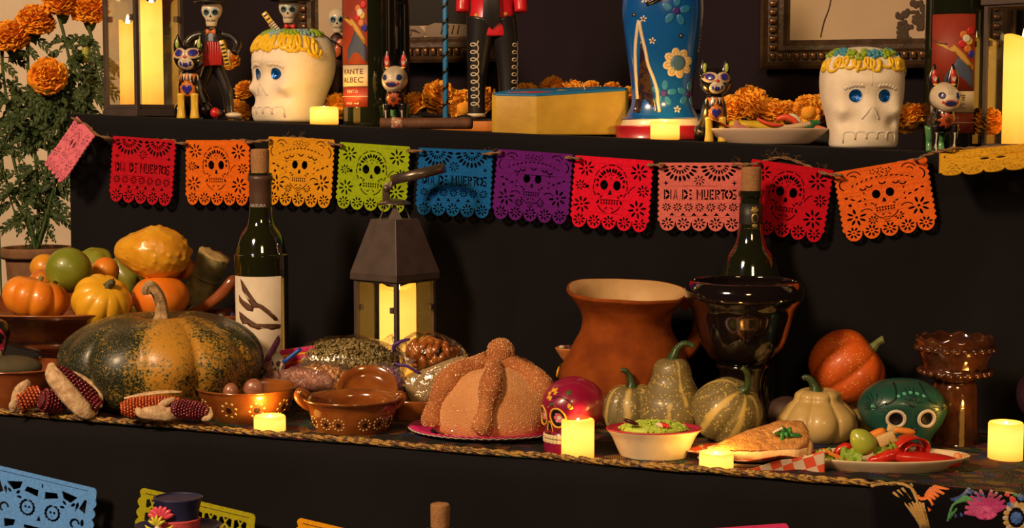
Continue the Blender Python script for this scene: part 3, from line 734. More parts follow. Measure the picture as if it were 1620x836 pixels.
# pink calavera figure at far left
t = thing('skull_figurine', 'small pink and black painted skull figurine cut by the left border', 'figurine', -12, 2.14)
h0 = Yat(-12, 0) if False else 0
def small_skull(t, s, mc, mouth=True):
    d = lathe([(0, 0), (16, 0), (19, 8), (18, 22), (25, 34), (30, 50), (27, 68), (14, 80), (0, 83)], 32, 4)
    d = xf(d, sc=(s, s, s)); o = obj('skull', d, mc, t); return d
pinkp = mat('pink_paint', (.75, .03, .14), .35, coat=.5); blackp = mat('black_paint', (.006, .005, .006), .35, coat=.3); whitep = mat('white_paint', (.68, .62, .52), .45)
HS = 78
d = lathe([(0, 0), (18, 0), (22, 6), (20, 60), (24, HS), (28, HS+14), (30, HS+32), (26, HS+50), (14, HS+60), (0, HS+63)], 40, 4)
d = lathe([(0, 0), (26, 0), (28, 30), (18, 60), (14, HS-4), (20, HS), (26, HS+20), (30, HS+38), (22, HS+54), (0, HS+60)], 40, 4)
obj('body', d, blackp, t); tr = bvh(d)
obj('painted_face', paint(tr, ell(13, HS+24, 15, 24, 20), 0, .5, 4), pinkp, t)
for x, z, rx, rz in ((6, HS+30, 4, 8), (20, HS+30, 5, 9), (14, HS+14, 2.5, 4)):
    obj('painted_socket', paint(tr, ell(x, z, rx, rz), 0, 1.0), blackp, t)
for k in range(5): obj('tooth', paint(tr, rect(k*5, k*5+4, HS+0, HS+8), 0, 1.0), whitep, t)
# clay bowl with dark oval stone
t = thing('clay_bowl', 'shallow glazed clay bowl at the left edge under the dark oval fruit', 'bowl', 32, 2.13)
obj('bowl', lathe([(0, 0), (46, 0), (60, 14), (70, 38), (78, 60), (82, 64), (79, 66), (72, 60), (62, 44), (40, 30), (0, 26)], 56, 4), terra_glaze, t)
obj('lug', tube([(64, -10, 58), (80, -12, 64), (95, -8, 72), (88, 4, 66), (76, 8, 60)], [5, 6, 7, 6, 5], 10), terra_glaze, t)
t = thing('dark_avocado', 'dull dark green oval avocado resting in the clay bowl at the left', 'avocado', 20, 2.12, dz=46)
obj('avocado_skin', xf(ball(1, 40, 24), (0, 0, 18), sc=(48, 30, 19)), mat('avocado_skin', (.075, .055, .022), .75, col2=(.05, .045, .02), sc=.05, bump=.6, bsc=.5), t)
# ------------------------------------------------ big pumpkin
def big_pumpkin_mat():
    m = bpy.data.materials.new('speckled_pumpkin_rind'); m.use_nodes = True; N = m.node_tree.nodes; L = m.node_tree.links; b = N['Principled BSDF']
    b.inputs['Roughness'].default_value = .42; b.inputs['Coat Weight'].default_value = .25; b.inputs['Coat Roughness'].default_value = .25
    tc = N.new('ShaderNodeTexCoord')
    at = N.new('ShaderNodeAttribute'); at.attribute_name = 'orange'
    n1 = N.new('ShaderNodeTexNoise'); n1.inputs['Scale'].default_value = .022; n1.inputs['Detail'].default_value = 5; L.new(tc.outputs['Object'], n1.inputs[0])
    ad = N.new('ShaderNodeMath'); ad.operation = 'MULTIPLY_ADD'; ad.inputs[1].default_value = 1.1; L.new(n1.outputs[0], ad.inputs[0]); L.new(at.outputs['Fac'], ad.inputs[2])
    n2 = N.new('ShaderNodeTexNoise'); n2.inputs['Scale'].default_value = .24; n2.inputs['Detail'].default_value = 5; n2.inputs['Distortion'].default_value = .8; L.new(tc.outputs['Object'], n2.inputs[0])
    a2 = N.new('ShaderNodeMath'); a2.operation = 'MULTIPLY_ADD'; a2.inputs[1].default_value = 1.5; L.new(n2.outputs[0], a2.inputs[0]); L.new(ad.outputs[0], a2.inputs[2])
    r = N.new('ShaderNodeValToRGB'); e = r.color_ramp; e.elements[0].position = 1.42/2.4; e.elements[0].color = (.018, .024, .013, 1); e.elements[1].position = 1.74/2.4; e.elements[1].color = (.50, .24, .025, 1)
    q = e.elements.new(1.49/2.4); q.color = (.045, .05, .016, 1)
    q = e.elements.new(1.54/2.4); q.color = (.20, .15, .03, 1)
    dv = N.new('ShaderNodeMath'); dv.operation = 'DIVIDE'; dv.inputs[1].default_value = 2.4; L.new(a2.outputs[0], dv.inputs[0]); L.new(dv.outputs[0], r.inputs[0])
    v = N.new('ShaderNodeTexVoronoi'); v.inputs['Scale'].default_value = .34; L.new(tc.outputs['Object'], v.inputs[0])
    r2 = N.new('ShaderNodeValToRGB'); r2.color_ramp.elements[0].position = .18; r2.color_ramp.elements[0].color = (1, 1, 1, 1); r2.color_ramp.elements[1].position = .34; r2.color_ramp.elements[1].color = (0, 0, 0, 1); L.new(v.outputs['Distance'], r2.inputs[0])
    mx = N.new('ShaderNodeMixRGB'); mx.inputs[2].default_value = (.42, .27, .07, 1); L.new(r.outputs[0], mx.inputs[1])
    ml = N.new('ShaderNodeMath'); ml.operation = 'MULTIPLY'; ml.inputs[1].default_value = .5; L.new(r2.outputs[0], ml.inputs[0]); L.new(ml.outputs[0], mx.inputs[0])
    L.new(mx.outputs[0], b.inputs['Base Color'])
    bp = N.new('ShaderNodeBump'); bp.inputs['Strength'].default_value = .35; bp.inputs['Distance'].default_value = .0015; L.new(n2.outputs[0], bp.inputs['Height']); L.new(bp.outputs[0], b.inputs['Normal'])
    return m
PX, PYB = 258, 655
Yp = 2.145
t = thing('large_pumpkin', 'large green and orange speckled pumpkin with pale curved stem', 'pumpkin', PX, Yp)
lp, up_ = spot(PX, Yp, 'M'); bp_ = 418+F*(-(lp.z*CP+Yp*SP))/fwd(Yp, lp.z)
Hp = bp_-498
pr = [(0, 6), (30, 3), (60, 0), (100, 4), (138, 26), (157, 60), (161, 85), (150, 112), (122, 136), (85, 150), (50, 153), (22, 146), (0, 140)]
pr = [(r*1.0, z*Hp/153) for r, z in pr]
d = lathe(pr, 180, 5, ribs=11, depth=.085, pw=.55, wob=2.2, ws=.015, ph=.16)
ob = obj('rind', d, big_pumpkin_mat(), t)
at = ob.data.attributes.new('orange', 'FLOAT', 'POINT')
for i, v in enumerate(ob.data.vertices):
    a = math.degrees(math.atan2(v.co.y, v.co.x))   # -90 faces the viewer
    k = math.exp(-((a+68)/22)**2)*.50+math.exp(-((a+28)/9)**2)*.26+math.exp(-((a+128)/14)**2)*-.02
    k *= (.35+.75*min(1, max(0, (v.co.z-25)/60)))
    low = math.exp(-((v.co.z-35)/28)**2)*.10*(1 if -110 < a < -30 else .3)
    at.data[i].value = k+low+.03
top = Hp*140/153
obj('stem', tube([(0, 0, top-2), (1, 0, top+12), (0, -2, top+32), (-5, -6, top+48), (-14, -10, top+59), (-20, -12, top+54), (-20, -13, top+46)], [19, 12, 10, 9.5, 9.5, 8.5, 6.5], 24, 5, ribs=5, depth=.28), stemd, t)
# ------------------------------------------------ corn
kern = {'orange': mat('orange_kernel', (.62, .13, .02), .22, col2=(.30, .03, .015), sc=.35, coat=.7), 'maroon': mat('maroon_kernel', (.20, .008, .018), .2, col2=(.035, .004, .012), sc=.3, coat=.8)}
husk = mat('corn_husk', (.66, .48, .29), .7, col2=(.40, .24, .12), sc=.10, bump=.7, bsc=.25)
cobm = mat('cob_core', (.10, .01, .01), .8)
def ear(parent_label, px, py, Y, L_, r, rot, kind, name='corn_cob', group=None, huskf=None):
    t = thing_at(name, parent_label, 'corn', px, py, Y, rot[2], group, rot[0], rot[1])
    prf = lambda s: r*(.55+.45*min(1, s/.18))*(1-.42*max(0, (s-.6)/.4)**1.6)
    obj('cob', tube([(-L_/2+L_*i/10, 0, 0) for i in range(11)], [prf(i/10)*.86 for i in range(11)], 20, 2), cobm, t)
    ds = []; rnd = random.Random(int(px)); ks = max(3.0, r/5.2); rows = int(2*PI*r/(ks*1.75)); n = int(L_/(ks*1.55))
    for i in range(n):
        s = (i+.5)/n
        rr = prf(s)*.93; rw = rows
        for k in range(rw):
            a = 2*PI*(k+.5*(i % 2))/rw
            ds.append(xf(ball(1, 7, 5), (-L_/2+L_*s+rnd.uniform(-.3, .3), rr*cos(a), rr*sin(a)), (math.degrees(a), 0, 0), (ks*.80, ks*.92*prf(s)/r+.1, ks*rnd.uniform(.8, 1.05))))
    o = obj('kernels', join(*ds), kern[kind], t); tag(o, kind='stuff')
    if huskf: huskf(t)
    return t
def leaf(pts, wid, cup=.3, n=12, mname='husk_leaf', t=None, m=husk, nrm=(0, -1, 0), rot=0):
    """curved leaf along pts, width list; cupped about its midrib"""
    q = catmull([tuple(p)+(w,) for p, w in zip(pts, wid)], 5); V = []; N_ = len(q); K = 8
    nr = Vector(nrm).normalized()
    for i, p in enumerate(q):
        c = Vector(p[:3]); a = Vector(q[max(i-1, 0)][:3]); b = Vector(q[min(i+1, N_-1)][:3]); tt = (b-a).normalized(); s = tt.cross(nr).normalized(); up__ = s.cross(tt)
        for k in range(K+1):
            w_ = (k/K-.5)*2; V.append(c+s*w_*p[3]-up__*(-cup*p[3]*(1-w_*w_))+up__*(.35*sin(k*2.4+i*.2)))
    Fc = [(i*(K+1)+k, i*(K+1)+k+1, (i+1)*(K+1)+k+1, (i+1)*(K+1)+k) for i in range(N_-1) for k in range(K)]
    o = obj(mname, (V, Fc), m, t); mm = o.modifiers.new('t', 'SOLIDIFY'); mm.thickness = .8; return o
def h1(t):
    leaf([(-26, -6, -14), (-20, -8, -2), (-6, -6, 16), (12, -2, 24)], [5, 10, 11, 5], .4, t=t)
    leaf([(-30, -10, -10), (-26, -12, 0), (-20, -12, 8)], [3, 7, 3], .3, t=t)
CG = 'dried ears of coloured corn on the runner'
ear('orange corn cob with husk at the left, leaning on the clay bowl', 44, 630, 2.04, 44, 17, (0, -20, 25), 'orange', group=CG, huskf=h1)
ear('short dark maroon corn cob between the orange cob and the husk-wrapped one', 84, 636, 2.03, 44, 18, (0, 15, 35), 'maroon', group=CG)
def h2(t):
    leaf([(-52, -10, 14), (-36, -22, 6), (-8, -26, 0), (20, -26, -6), (42, -22, -10), (52, -12, -8)], [5, 13, 15, 15, 13, 4], .45, t=t, nrm=(0, -1, .35))
    leaf([(52, -14, -10), (46, 4, -14), (20, 6, -18)], [3, 9, 9], .4, t=t, nrm=(0, -1, .3))
    leaf([(52, -4, 4), (34, 8, 19), (0, 12, 20), (-20, 8, 18)], [2, 4, 4, 2], .3, t=t, nrm=(0, -.5, 1))
ear('large maroon corn cob wrapped in pale husk below the pumpkin\'s left side', 118, 616, 2.03, 100, 19, (0, 36, -8), 'maroon', group=CG, huskf=h2)
def h3(t):
    leaf([(46, -14, -14), (30, -20, -12), (8, -22, -8), (-14, -20, -6), (-20, -16, 2)], [6, 11, 12, 8, 3], .4, t=t, nrm=(0, -1, .2))
    leaf([(-40, 4, 16), (-10, 6, 19), (24, 6, 20), (50, 2, 18)], [2, 5, 5, 2], .3, t=t, nrm=(0, -.4, 1))
    leaf([(10, -16, -4), (24, -20, 6), (40, -16, 12)], [3, 6, 2], .3, t=t, nrm=(0, -1, .2))
ear('long orange corn cob with husk in front of the large pumpkin', 238, 643, 1.99, 92, 16, (0, -4, 8), 'orange', group=CG, huskf=h3)
def h4(t): leaf([(26, -14, -10), (34, -6, -4), (30, 2, 8)], [2, 6, 3], .3, t=t)
ear('dark maroon corn cob touching the left decorated bowl', 302, 649, 1.975, 62, 15, (0, 6, -14), 'maroon', group=CG, huskf=h4)
# ================================================================ bottles, lanterns, candles
cork = mat('cork', (.42, .22, .09), .85, col2=(.26, .12, .045), sc=.5, bump=.6, bsc=.8)
def text_mesh(s, size, width=None, ext=.15):
    cu = bpy.data.curves.new('txt', 'FONT'); cu.body = s; cu.size = size; cu.extrude = ext; cu.align_x = 'CENTER'; cu.resolution_u = 2
    o = bpy.data.objects.new('txt', cu); C.objects.link(o); dg = bpy.context.evaluated_depsgraph_get(); me = bpy.data.meshes.new_from_object(o.evaluated_get(dg)); bpy.data.objects.remove(o)
    me.transform(Matrix.Rotation(PI/2, 4, 'X'))
    if width:
        xs = [v.co.x for v in me.vertices]; k = width/(max(xs)-min(xs)); me.transform(Matrix.Diagonal((k, 1, 1, 1)))
    me.materials.clear(); return me
def wrap(me, Rr, z0, a0=0, x0=0):
    for v in me.vertices:
        x, y, z = v.co; a = (x+x0)/Rr+R(a0); r = Rr-y*1.0+.2; v.co = (r*sin(a), -r*cos(a), z+z0)
    return me
def wpatch(pts, Rr, a0=0, off=.35):
    """flat outline wrapped on a cylinder, thin (star-shaped)"""
    cx = sum(p[0] for p in pts)/len(pts); cz = sum(p[1] for p in pts)/len(pts); V = []; n = len(pts); Fc = []
    def q(x, z, o): a = x/Rr+R(a0); return ((Rr+o)*sin(a), -(Rr+o)*cos(a), z)
    V.append(q(cx, cz, off))
    for k in (1/3, 2/3, 1): V += [q(cx+(x-cx)*k, cz+(z-cz)*k, off) for x, z in pts]
    V += [q(x, z, -.3) for x, z in pts]
    for i in range(n): Fc.append((0, 1+i, 1+(i+1) % n))
    for k in range(1, 4):
        for i in range(n): i2 = (i+1) % n; Fc.append((1+(k-1)*n+i, 1+k*n+i, 1+k*n+i2, 1+(k-1)*n+i2))
    return V, Fc
def band(Rr, z0, z1, a0, a1, off=.4, n=40):
    V = []; Fc = []
    for z in (z0, z1):
        for i in range(n+1): a = R(a0+(a1-a0)*i/n); V.append(((Rr+off)*sin(a), -(Rr+off)*cos(a), z))
    for i in range(n): Fc.append((i, i+1, n+2+i, n+1+i))
    m = len(V); V += [(x*.99, y*.99, z) for x, y, z in V]
    for i in range(n): Fc.append((m+i, m+n+1+i, m+n+2+i, m+i+1)); Fc.append((i, m+i, m+i+1, i+1)); Fc.append((n+1+i, n+2+i, m+n+2+i, m+n+1+i))
    Fc += [(0, n+1, m+n+1, m), (n, m+n, m+2*n+1, 2*n+1)]
    return V, Fc
def wine_bottle(label, px, Y, tier, H, Rb, glass, rn=15, neck=.62, caps=None, corkh=34, group=None, rz=0, corkr=None):
    """H = height of glass"""
    t = thing('wine_bottle', label, 'bottle', px, Y, tier, rz=rz, group=group)
    zs = H*neck
    pr = [(0, 4), (Rb*.6, 2), (Rb*.92, 0), (Rb, 5), (Rb, 14), (Rb, 40), (Rb, zs*.5), (Rb, zs-12), (Rb*.97, zs), (Rb*.80, zs+Rb*.62), (Rb*.52, zs+Rb*1.05), (rn+1.5, zs+Rb*1.6), (rn, zs+Rb*2.1), (rn, H-14), (rn, H-10), (rn+2.2, H-9), (rn+2.2, H-1), (rn, H), (0, H)]
    obj('glass', lathe(pr, 56, 4), glass, t)
    if caps: obj('foil_capsule', lathe([(rn+.8, caps[0]), (rn+1.0, caps[0]+1), (rn+.9, (caps[0]+H)/2), (rn+.9, H-15), (rn+3, H-11), (rn+3, H-4)], 40, 1), caps[1], t)
    rc = corkr or rn*.92
    obj('cork', lathe([(0, H-2), (rc*.92, H-2), (rc, H+2), (rc*1.05, H+corkh*.7), (rc*1.02, H+corkh-3), (rc*.9, H+corkh), (0, H+corkh+.5)], 32, 2, wob=.6, ws=.2), cork, t)
    return t
darkglass = mat('dark_bottle_glass', (.010, .012, .004), .04, coat=1, spec=.8)
greenglass = mat('olive_bottle_glass', (.012, .013, .003), .05, coat=1, spec=.8)
brownfoil = mat('brown_foil', (.075, .038, .028), .42); blackfoil = mat('black_foil', (.014, .013, .013), .5)
paper = mat('label_paper', (.66, .58, .47), .75, col2=(.60, .52, .42), sc=.05)
inkb = mat('brown_ink', (.10, .045, .02), .7)
# left bottle
YA = 2.27; l, u = spot(418, YA, 'M'); bA = 418+F*(-(l.z*CP+YA*SP))/fwd(YA, l.z)
HA = bA-274
t = wine_bottle('corked red wine bottle with abstract brown and white label behind the large pumpkin', 416, YA, 'M', HA, 42, greenglass, 16.5, caps=(bA-344, brownfoil), neck=(bA-400)/HA, corkr=14, corkh=37)
ztop = bA-434; zbot = bA-620
LB = obj('label', band(42, zbot, ztop, -66, 56), paper, t)
A0 = -5
def P2(pts): return [(x-412, bA-y) for x, y in pts]
for pts in ([(380, 438), (386, 442), (396, 462), (404, 472), (418, 478), (430, 488), (440, 498), (442, 503), (436, 503), (424, 492), (412, 482), (402, 482), (396, 473), (384, 455)],
            [(376, 463), (384, 470), (396, 476), (404, 482), (402, 488), (392, 486), (384, 480), (377, 474)],
            [(376, 489), (384, 492), (392, 500), (406, 508), (424, 512), (440, 508), (448, 510), (446, 516), (432, 517), (410, 516), (398, 512), (390, 506), (384, 508), (378, 500)]):
    q = P2(pts); obj('label_branch', wpatch([(x+2, z) for x, z in q], 42, 0, 1.0), inkb, LB)
obj('capsule_lettering', wrap(text_mesh('NATURA', 7, 26, .2), 17.5, bA-327, -8), mat('silver_ink', (.5, .48, .45), .4), t)
# right bottle behind goblet
YC = 2.195; l, u = spot(1184, YC, 'M'); bC = 418+F*(-(l.z*CP+YC*SP))/fwd(YC, l.z)
t = wine_bottle('dark wine bottle with crest capsule and cork, standing behind the black goblet', 1184, YC, 'M', bC-302, 48, darkglass, 17.5, neck=(bC-436)/(bC-302), corkr=15, corkh=37)
HC = bC-302
obj('foil_capsule', lathe([(18.3, HC-72), (18.6, HC-71), (18.3, HC-40), (18.2, HC-20)], 40, 1), blackfoil, t)
obj('foil_band', lathe([(18.9, HC-68), (19, HC-67), (19, HC-65), (18.9, HC-64)], 40, 1), mat('copper_band', (.35, .16, .08), .35, metal=.6), t)
goldink = mat('gold_ink', (.50, .36, .12), .35, metal=.5)
obj('capsule_lettering', wrap(text_mesh('MATARROMERA', 6, 33, .2), 18.8, HC-62, 10), goldink, t)
for pts in (ell(4, HC-42, 6, 8, 14), ell(4, HC-30, 7, 3.5, 10), [(-2, HC-27), (0, HC-24), (2, HC-26), (4, HC-23), (6, HC-26), (8, HC-24), (10, HC-27)], ell(4, HC-54, 5, 3, 8)):
    obj('crest', wpatch(pts, 18.7, 0, .3), goldink, t)
obj('crest_shield', wpatch(ell(4, HC-42, 4, 6, 12), 18.7, 0, .5), blackfoil, t)
LB = obj('label', band(48, 20, HC*.44, -70, 20), paper, t)
obj('neck_print', wrap(text_mesh('URC', 16, 30, .2), 30, HC-128, -5), goldink, t)
# bottom bottle on the lowest tier
YD = 1.74; l, u = spot(698, YD, 'L'); bD = 418+F*(-(l.z*CP+YD*SP))/fwd(YD, l.z)
t = wine_bottle('corked bottle on the lowest tier whose cork shows at the bottom edge', 698, YD, 'L', bD-826, 55, darkglass, 18, neck=.6, corkr=14.5, corkh=36)
# ------------------------------------------------ LED candles
def wax(name='candle_wax', strg=1.9):
    if name in MATS: return MATS[name]
    m = mat(name, (.45, .24, .07), .5); N = m.node_tree.nodes; L = m.node_tree.links; b = N['Principled BSDF']
    tc = N.new('ShaderNodeTexCoord'); s = N.new('ShaderNodeSeparateXYZ'); L.new(tc.outputs['Generated'], s.inputs[0])
    r = N.new('ShaderNodeValToRGB'); e = r.color_ramp; e.elements[0].position = 0; e.elements[0].color = (.62, .19, .012, 1); e.elements[1].position = 1; e.elements[1].color = (.85, .36, .03, 1)
    q = e.elements.new(.35); q.color = (1, .45, .06, 1); q = e.elements.new(.75); q.color = (1, .48, .08, 1)
    L.new(s.outputs['Z'], r.inputs[0]); L.new(r.outputs[0], b.inputs['Emission Color']); b.inputs['Emission Strength'].default_value = strg
    return m
waxm = wax(); waxtall = wax('pillar_wax', 2.0)
tipm = mat('led_tip', (1, .8, .4), .4, emit=(1, .75, .3), estr=14)
def led(px, base, w, h, label, tier='M', Y=None, group='small round LED candles'):
    Y = Y or Yat(px, base, tier)
    t = thing('led_candle', label, 'candle', px, Y, tier, group=group)
    r = w/2
    obj('wax_body', lathe([(0, 0), (r-1.5, 0), (r, 1.5), (r, h*.5), (r, h-3), (r-1.5, h-.6), (r-4, h), (r-6, h-1.6), (0, h-3)], 40, 1), waxm, t)
    pl = bpy.data.lights.new('led_glow', 'POINT'); pl.energy = .26; pl.color = (1, .55, .10); pl.shadow_soft_size = .008
    po = bpy.data.objects.new('led_glow', pl); C.objects.link(po); po.location = t.location+Vector((0, 0, t.scale[0]*(h+9)))
    obj('flame_tip', lathe([(0, h-3), (2, h-2), (2.2, h), (0, h+1.2)], 12, 3), tipm, t)
    return t
led(427, 686, 50, 29, 'short glowing LED candle in front of the left decorated bowl')
led(914, 728, 52, 66, 'tall glowing LED candle in front of the magenta skull')
led(1133, 746, 54, 31, 'short glowing LED candle in front of the cheesecake')
led(1590, 731, 54, 64, 'tall glowing LED candle at the right edge on the embroidered runner')
led(513, 0, 45, 28, 'short glowing LED candle at the foot of the yellow-lit sugar skull', 'U', Y=yR(-.27)+.06)
led(1052, 0, 46, 29, 'short glowing LED candle in front of the blue figure\'s red base', 'U', Y=yR(.21)+.05)
# ------------------------------------------------ lanterns
iron = mat('dark_iron', (.085, .062, .060), .5, col2=(.065, .048, .046), sc=.05, metal=.15, spec=.4)
pane = glassy('lantern_glass', (.93, .93, .90), .03, .02, edge=.25)
def lantern(label, px, Y, tier, s, Hb, Hr, rz, candle, name='lantern', topdetail=True, rtop=.28, open_rim=8):
    """s side; Hb body height; Hr roof height; candle=(r,h,dx,dy)"""
    t = thing(name, label, 'lantern', px, Y, tier, rz=rz); h = s/2; p = max(5, s*.075)
    obj('base', join(box(-h-2, h+2, -h-2, h+2, 0, 10, 1), box(-h+1, h-1, -h+1, h-1, 10, 14, .5)), iron, t, False)
    for sx in (-1, 1):
        for sy in (-1, 1):
            x0, y0 = (h-p if sx > 0 else -h), (h-p if sy > 0 else -h)
            obj('corner_post', box(x0, x0+p, y0, y0+p, 10, Hb, .8), iron, t, False)
    fr = s*.07
    for k in range(4):
        m = (0, 0, 90*k)
        obj('pane', xf(box(-h+p*.8, h-p*.8, -h+p*.45, -h+p*.45+1.2, 14, Hb-5), (0, 0, 0), m), pane, t, False)
        obj('frame_rail', xf(box(-h+p*.9, h-p*.9, -h+1, -h+p-1, 12, 12+fr, .4), (0, 0, 0), m), iron, t, False); obj('frame_rail', xf(box(-h+p*.9, h-p*.9, -h+1, -h+p-1, Hb-fr, Hb-1, .4), (0, 0, 0), m), iron, t, False)
        obj('hinge', xf(box(h-p-7, h-p, -h-1.2, -h+p+2, Hb*.72, Hb*.72+9, .4), (0, 0, 0), m), iron, t, False)
    H2 = h+4
    ro = [(-H2, -H2, Hb-3), (H2, -H2, Hb-3), (H2, H2, Hb-3), (-H2, H2, Hb-3), (-H2, -H2, Hb+open_rim), (H2, -H2, Hb+open_rim), (H2, H2, Hb+open_rim), (-H2, H2, Hb+open_rim)]
    q = s*rtop; ro += [(-q, -q, Hb+open_rim+Hr), (q, -q, Hb+open_rim+Hr), (q, q, Hb+open_rim+Hr), (-q, q, Hb+open_rim+Hr)]
    Fc = [(0, 3, 2, 1), (8, 9, 10, 11)]
    for b0 in (0, 4):
        for i in range(4): Fc.append((b0+i, b0+(i+1) % 4, b0+4+(i+1) % 4, b0+4+i))
    ob = obj('roof', (ro, Fc), iron, t, False); mm = ob.modifiers.new('b', 'BEVEL'); mm.width = 1; mm.segments = 2
    r, ch, dx, dy = candle
    rnd = random.Random(int(px)); 
    d = lathe([(0, 0), (r, 0), (r, 3), (r, ch*.5), (r, ch-8), (r-1, ch-2), (r-4, ch), (r-9, ch-5), (r*.4, ch-12), (0, ch-13)], 44, 2, fn=lambda x, y, z: (x, y, z+(4.5*sin(math.atan2(y, x)*2+1) if z > ch-14 else 0)))
    t2 = thing('pillar_candle', {'L': 'x'}.get('x', 'x'), 'candle', px, Y, tier)
    t2.location = t.location+Vector((dx, dy, 14))*t.scale[0]
    obj('wax_body', d, waxtall, t2)
    obj('flame', lathe([(0, ch-13), (1, ch-12), (3.2, ch-4), (3.4, ch+1), (2, ch+9), (0, ch+15)], 14, 4), tipm, t2)
    return t, t2
YLn = 2.315; l, u = spot(630, YLn, 'M'); bL = 418+F*(-(l.z*CP+YLn*SP))/fwd(YLn, l.z)
t, c = lantern('dark metal lantern with pyramid roof and tilted ring, behind the wrapped treats', 626, YLn, 'M', 92, bL-438, 84, 51, (29, bL-452-14, 4, 0), rtop=.29)
c['label'] = 'glowing pillar candle inside the middle metal lantern'
zt = bL-438+8+84
# vent claws, cap and ring handle
for a in range(4):
    an = R(45+90*a); c_, s_ = cos(an), sin(an)
    obj('claw', ([(c_*25-s_*12, s_*25+c_*12, zt-2), (c_*25+s_*12, s_*25-c_*12, zt-2), (c_*15, s_*15, zt+24), (c_*23-s_*12, s_*23+c_*12, zt-2), (c_*23+s_*12, s_*23-c_*12, zt-2), (c_*13, s_*13, zt+24)], [(0, 1, 2), (5, 4, 3), (0, 3, 4, 1), (1, 4, 5, 2), (2, 5, 3, 0)]), iron, t, False)
steel = mat('brushed_iron', (.15, .115, .10), .32, metal=.7)
obj('cap', lathe([(26, zt+22), (26, zt+24), (20, zt+28), (8, zt+31), (0, zt+32)], 40, 3), steel, t)
def ringband(Rr, w, th, tilt, cx, cz, yaw=0):
    V = []; n = 56
    for i in range(n):
        a = 2*PI*i/n
        for r, z in ((Rr, -w/2), (Rr+th, -w/2), (Rr+th, w/2), (Rr, w/2)): V.append((r*cos(a), r*sin(a), z))
    Fc = []
    for i in range(n):
        b0 = i*4; b1 = ((i+1) % n)*4
        for k in range(4): Fc.append((b0+k, b1+k, b1+(k+1) % 4, b0+(k+1) % 4))
    return xf((V, Fc), (cx, 0, cz), (0, tilt, yaw))
mrot = Matrix.Rotation(R(-51), 3, 'Z')
def inv(d): return [mrot @ Vector(v) for v in d[0]], d[1]
obj('ring_handle', inv(ringband(42, 15, 2.5, -13, 37, zt+70)), steel, t)
for dy in (-12, 12): obj('ring_bracket', inv(prism([(-18, zt+26), (-8, zt+26), (-8, zt+44), (2, zt+56), (-2, zt+62), (-14, zt+56), (-18, zt+46)], dy-1.5, dy+1.5, .5)), steel, t)
obj('ring_rivet', inv(xf(lathe([(0, -15), (5, -15), (5, 15), (0, 15)], 16, 1), (-12, 0, zt+48), (90, 0, 0))), steel, t)
# ------------------------------------------------ painted clay bowls
clayb = mat('bowl_glaze', (.27, .085, .015), .17, col2=(.17, .045, .01), sc=.03, coat=.9, bump=.08, bsc=.06)
slip = mat('cream_slip', (.70, .52, .22), .4); darkdot = mat('dark_slip', (.03, .012, .006), .3)
def dotted(t, tr, cx, cz, a, r, n=8, dr=2.0, ro=None):
    obj('painted_centre', paint(tr, ell(cx, cz, r*.42, r*.45, 12), a, .35), darkdot, t)
    for k in range(n):
        an = 2*PI*k/n+.2; obj('painted_dot', paint(tr, ell(cx+r*cos(an), cz+r*sin(an), dr, dr, 8), a, .45, 1), slip, t)
Yb = Yat(392, 668)
t = thing('decorated_bowl', 'round brown glazed bowl with dotted flower bands behind the left candle', 'bowl', 391, Yb)
dB = lathe([(0, 0), (42, 0), (52, 4), (66, 22), (74, 42), (77, 52), (80, 56), (78, 58), (73, 54), (68, 40), (58, 20), (0, 8)], 64, 5)
obj('bowl', dB, clayb, t); tr = bvh(dB)
for a in (-14, 22, 62, -56, 100): dotted(t, tr, 0, 30, a, 11.5)
lipm = mat('worn_rim', (.48, .22, .06), .3, coat=.4)
for k, (px, Yo, lb) in enumerate([(366, 0, 'round pale candied piece inside the left decorated bowl'), (402, .02, 'larger pale candied piece inside the left decorated bowl')]):
    t2 = thing('candied_fruit', lb, 'sweet', px, Yb+Yo, dz=14); obj('sweet_body', xf(ball(1, 18, 12), (0, 0, 32), sc=(13+k*4, 12, 16+k*3)), mat('candied', (.40, .17, .10), .3, col2=(.25, .09, .05), sc=.1, coat=.5, bump=.3, bsc=.2), t2)
# cazuela with lugs
Yz = Yat(557, 684)
t = thing('clay_cazuela', 'brown clay cazuela with two lug handles and dotted flowers, centre left', 'pot', 558, Yz)
dC = lathe([(0, 0), (48, 0), (56, 3), (64, 18), (68, 32), (69, 42), (73, 50), (78, 54), (77, 57), (70, 54), (65, 46), (60, 20), (0, 8)], 64, 5)
obj('bowl', dC, clayb, t); tr = bvh(dC)
for a in (-34, -14, 22, 44, 66, -60): dotted(t, tr, 0, 22, a, 9, 10, 1.5)
obj('lug', tube([(-66, -4, 38), (-76, -6, 46), (-84, -7, 58), (-80, -6, 66), (-68, -5, 58)], [5, 7, 8, 7, 5], 12), clayb, t)
obj('lug', tube([(66, 4, 38), (74, 6, 46), (78, 7, 54), (74, 6, 60), (66, 5, 54)], [5, 6, 7, 6, 5], 12), clayb, t)
# second dish standing behind (arched rim)
t = thing('tilted_dish', 'clay dish leaning upright behind the cazuela, its rim showing as an arch', 'dish', 580, Yz+.066, dz=0)
d = xf(lathe([(0, 0), (26, 0), (36, 8), (42, 16), (48, 20), (48, 24), (41, 20), (33, 12), (0, 6)], 56, 4), (0, 24, 36), (42, 0, 0), (1.0, 1, 1))
obj('dish', d, clayb, t); obj('foot', box(-20, 20, 2, 16, 0, 6, 2), clayb, t)
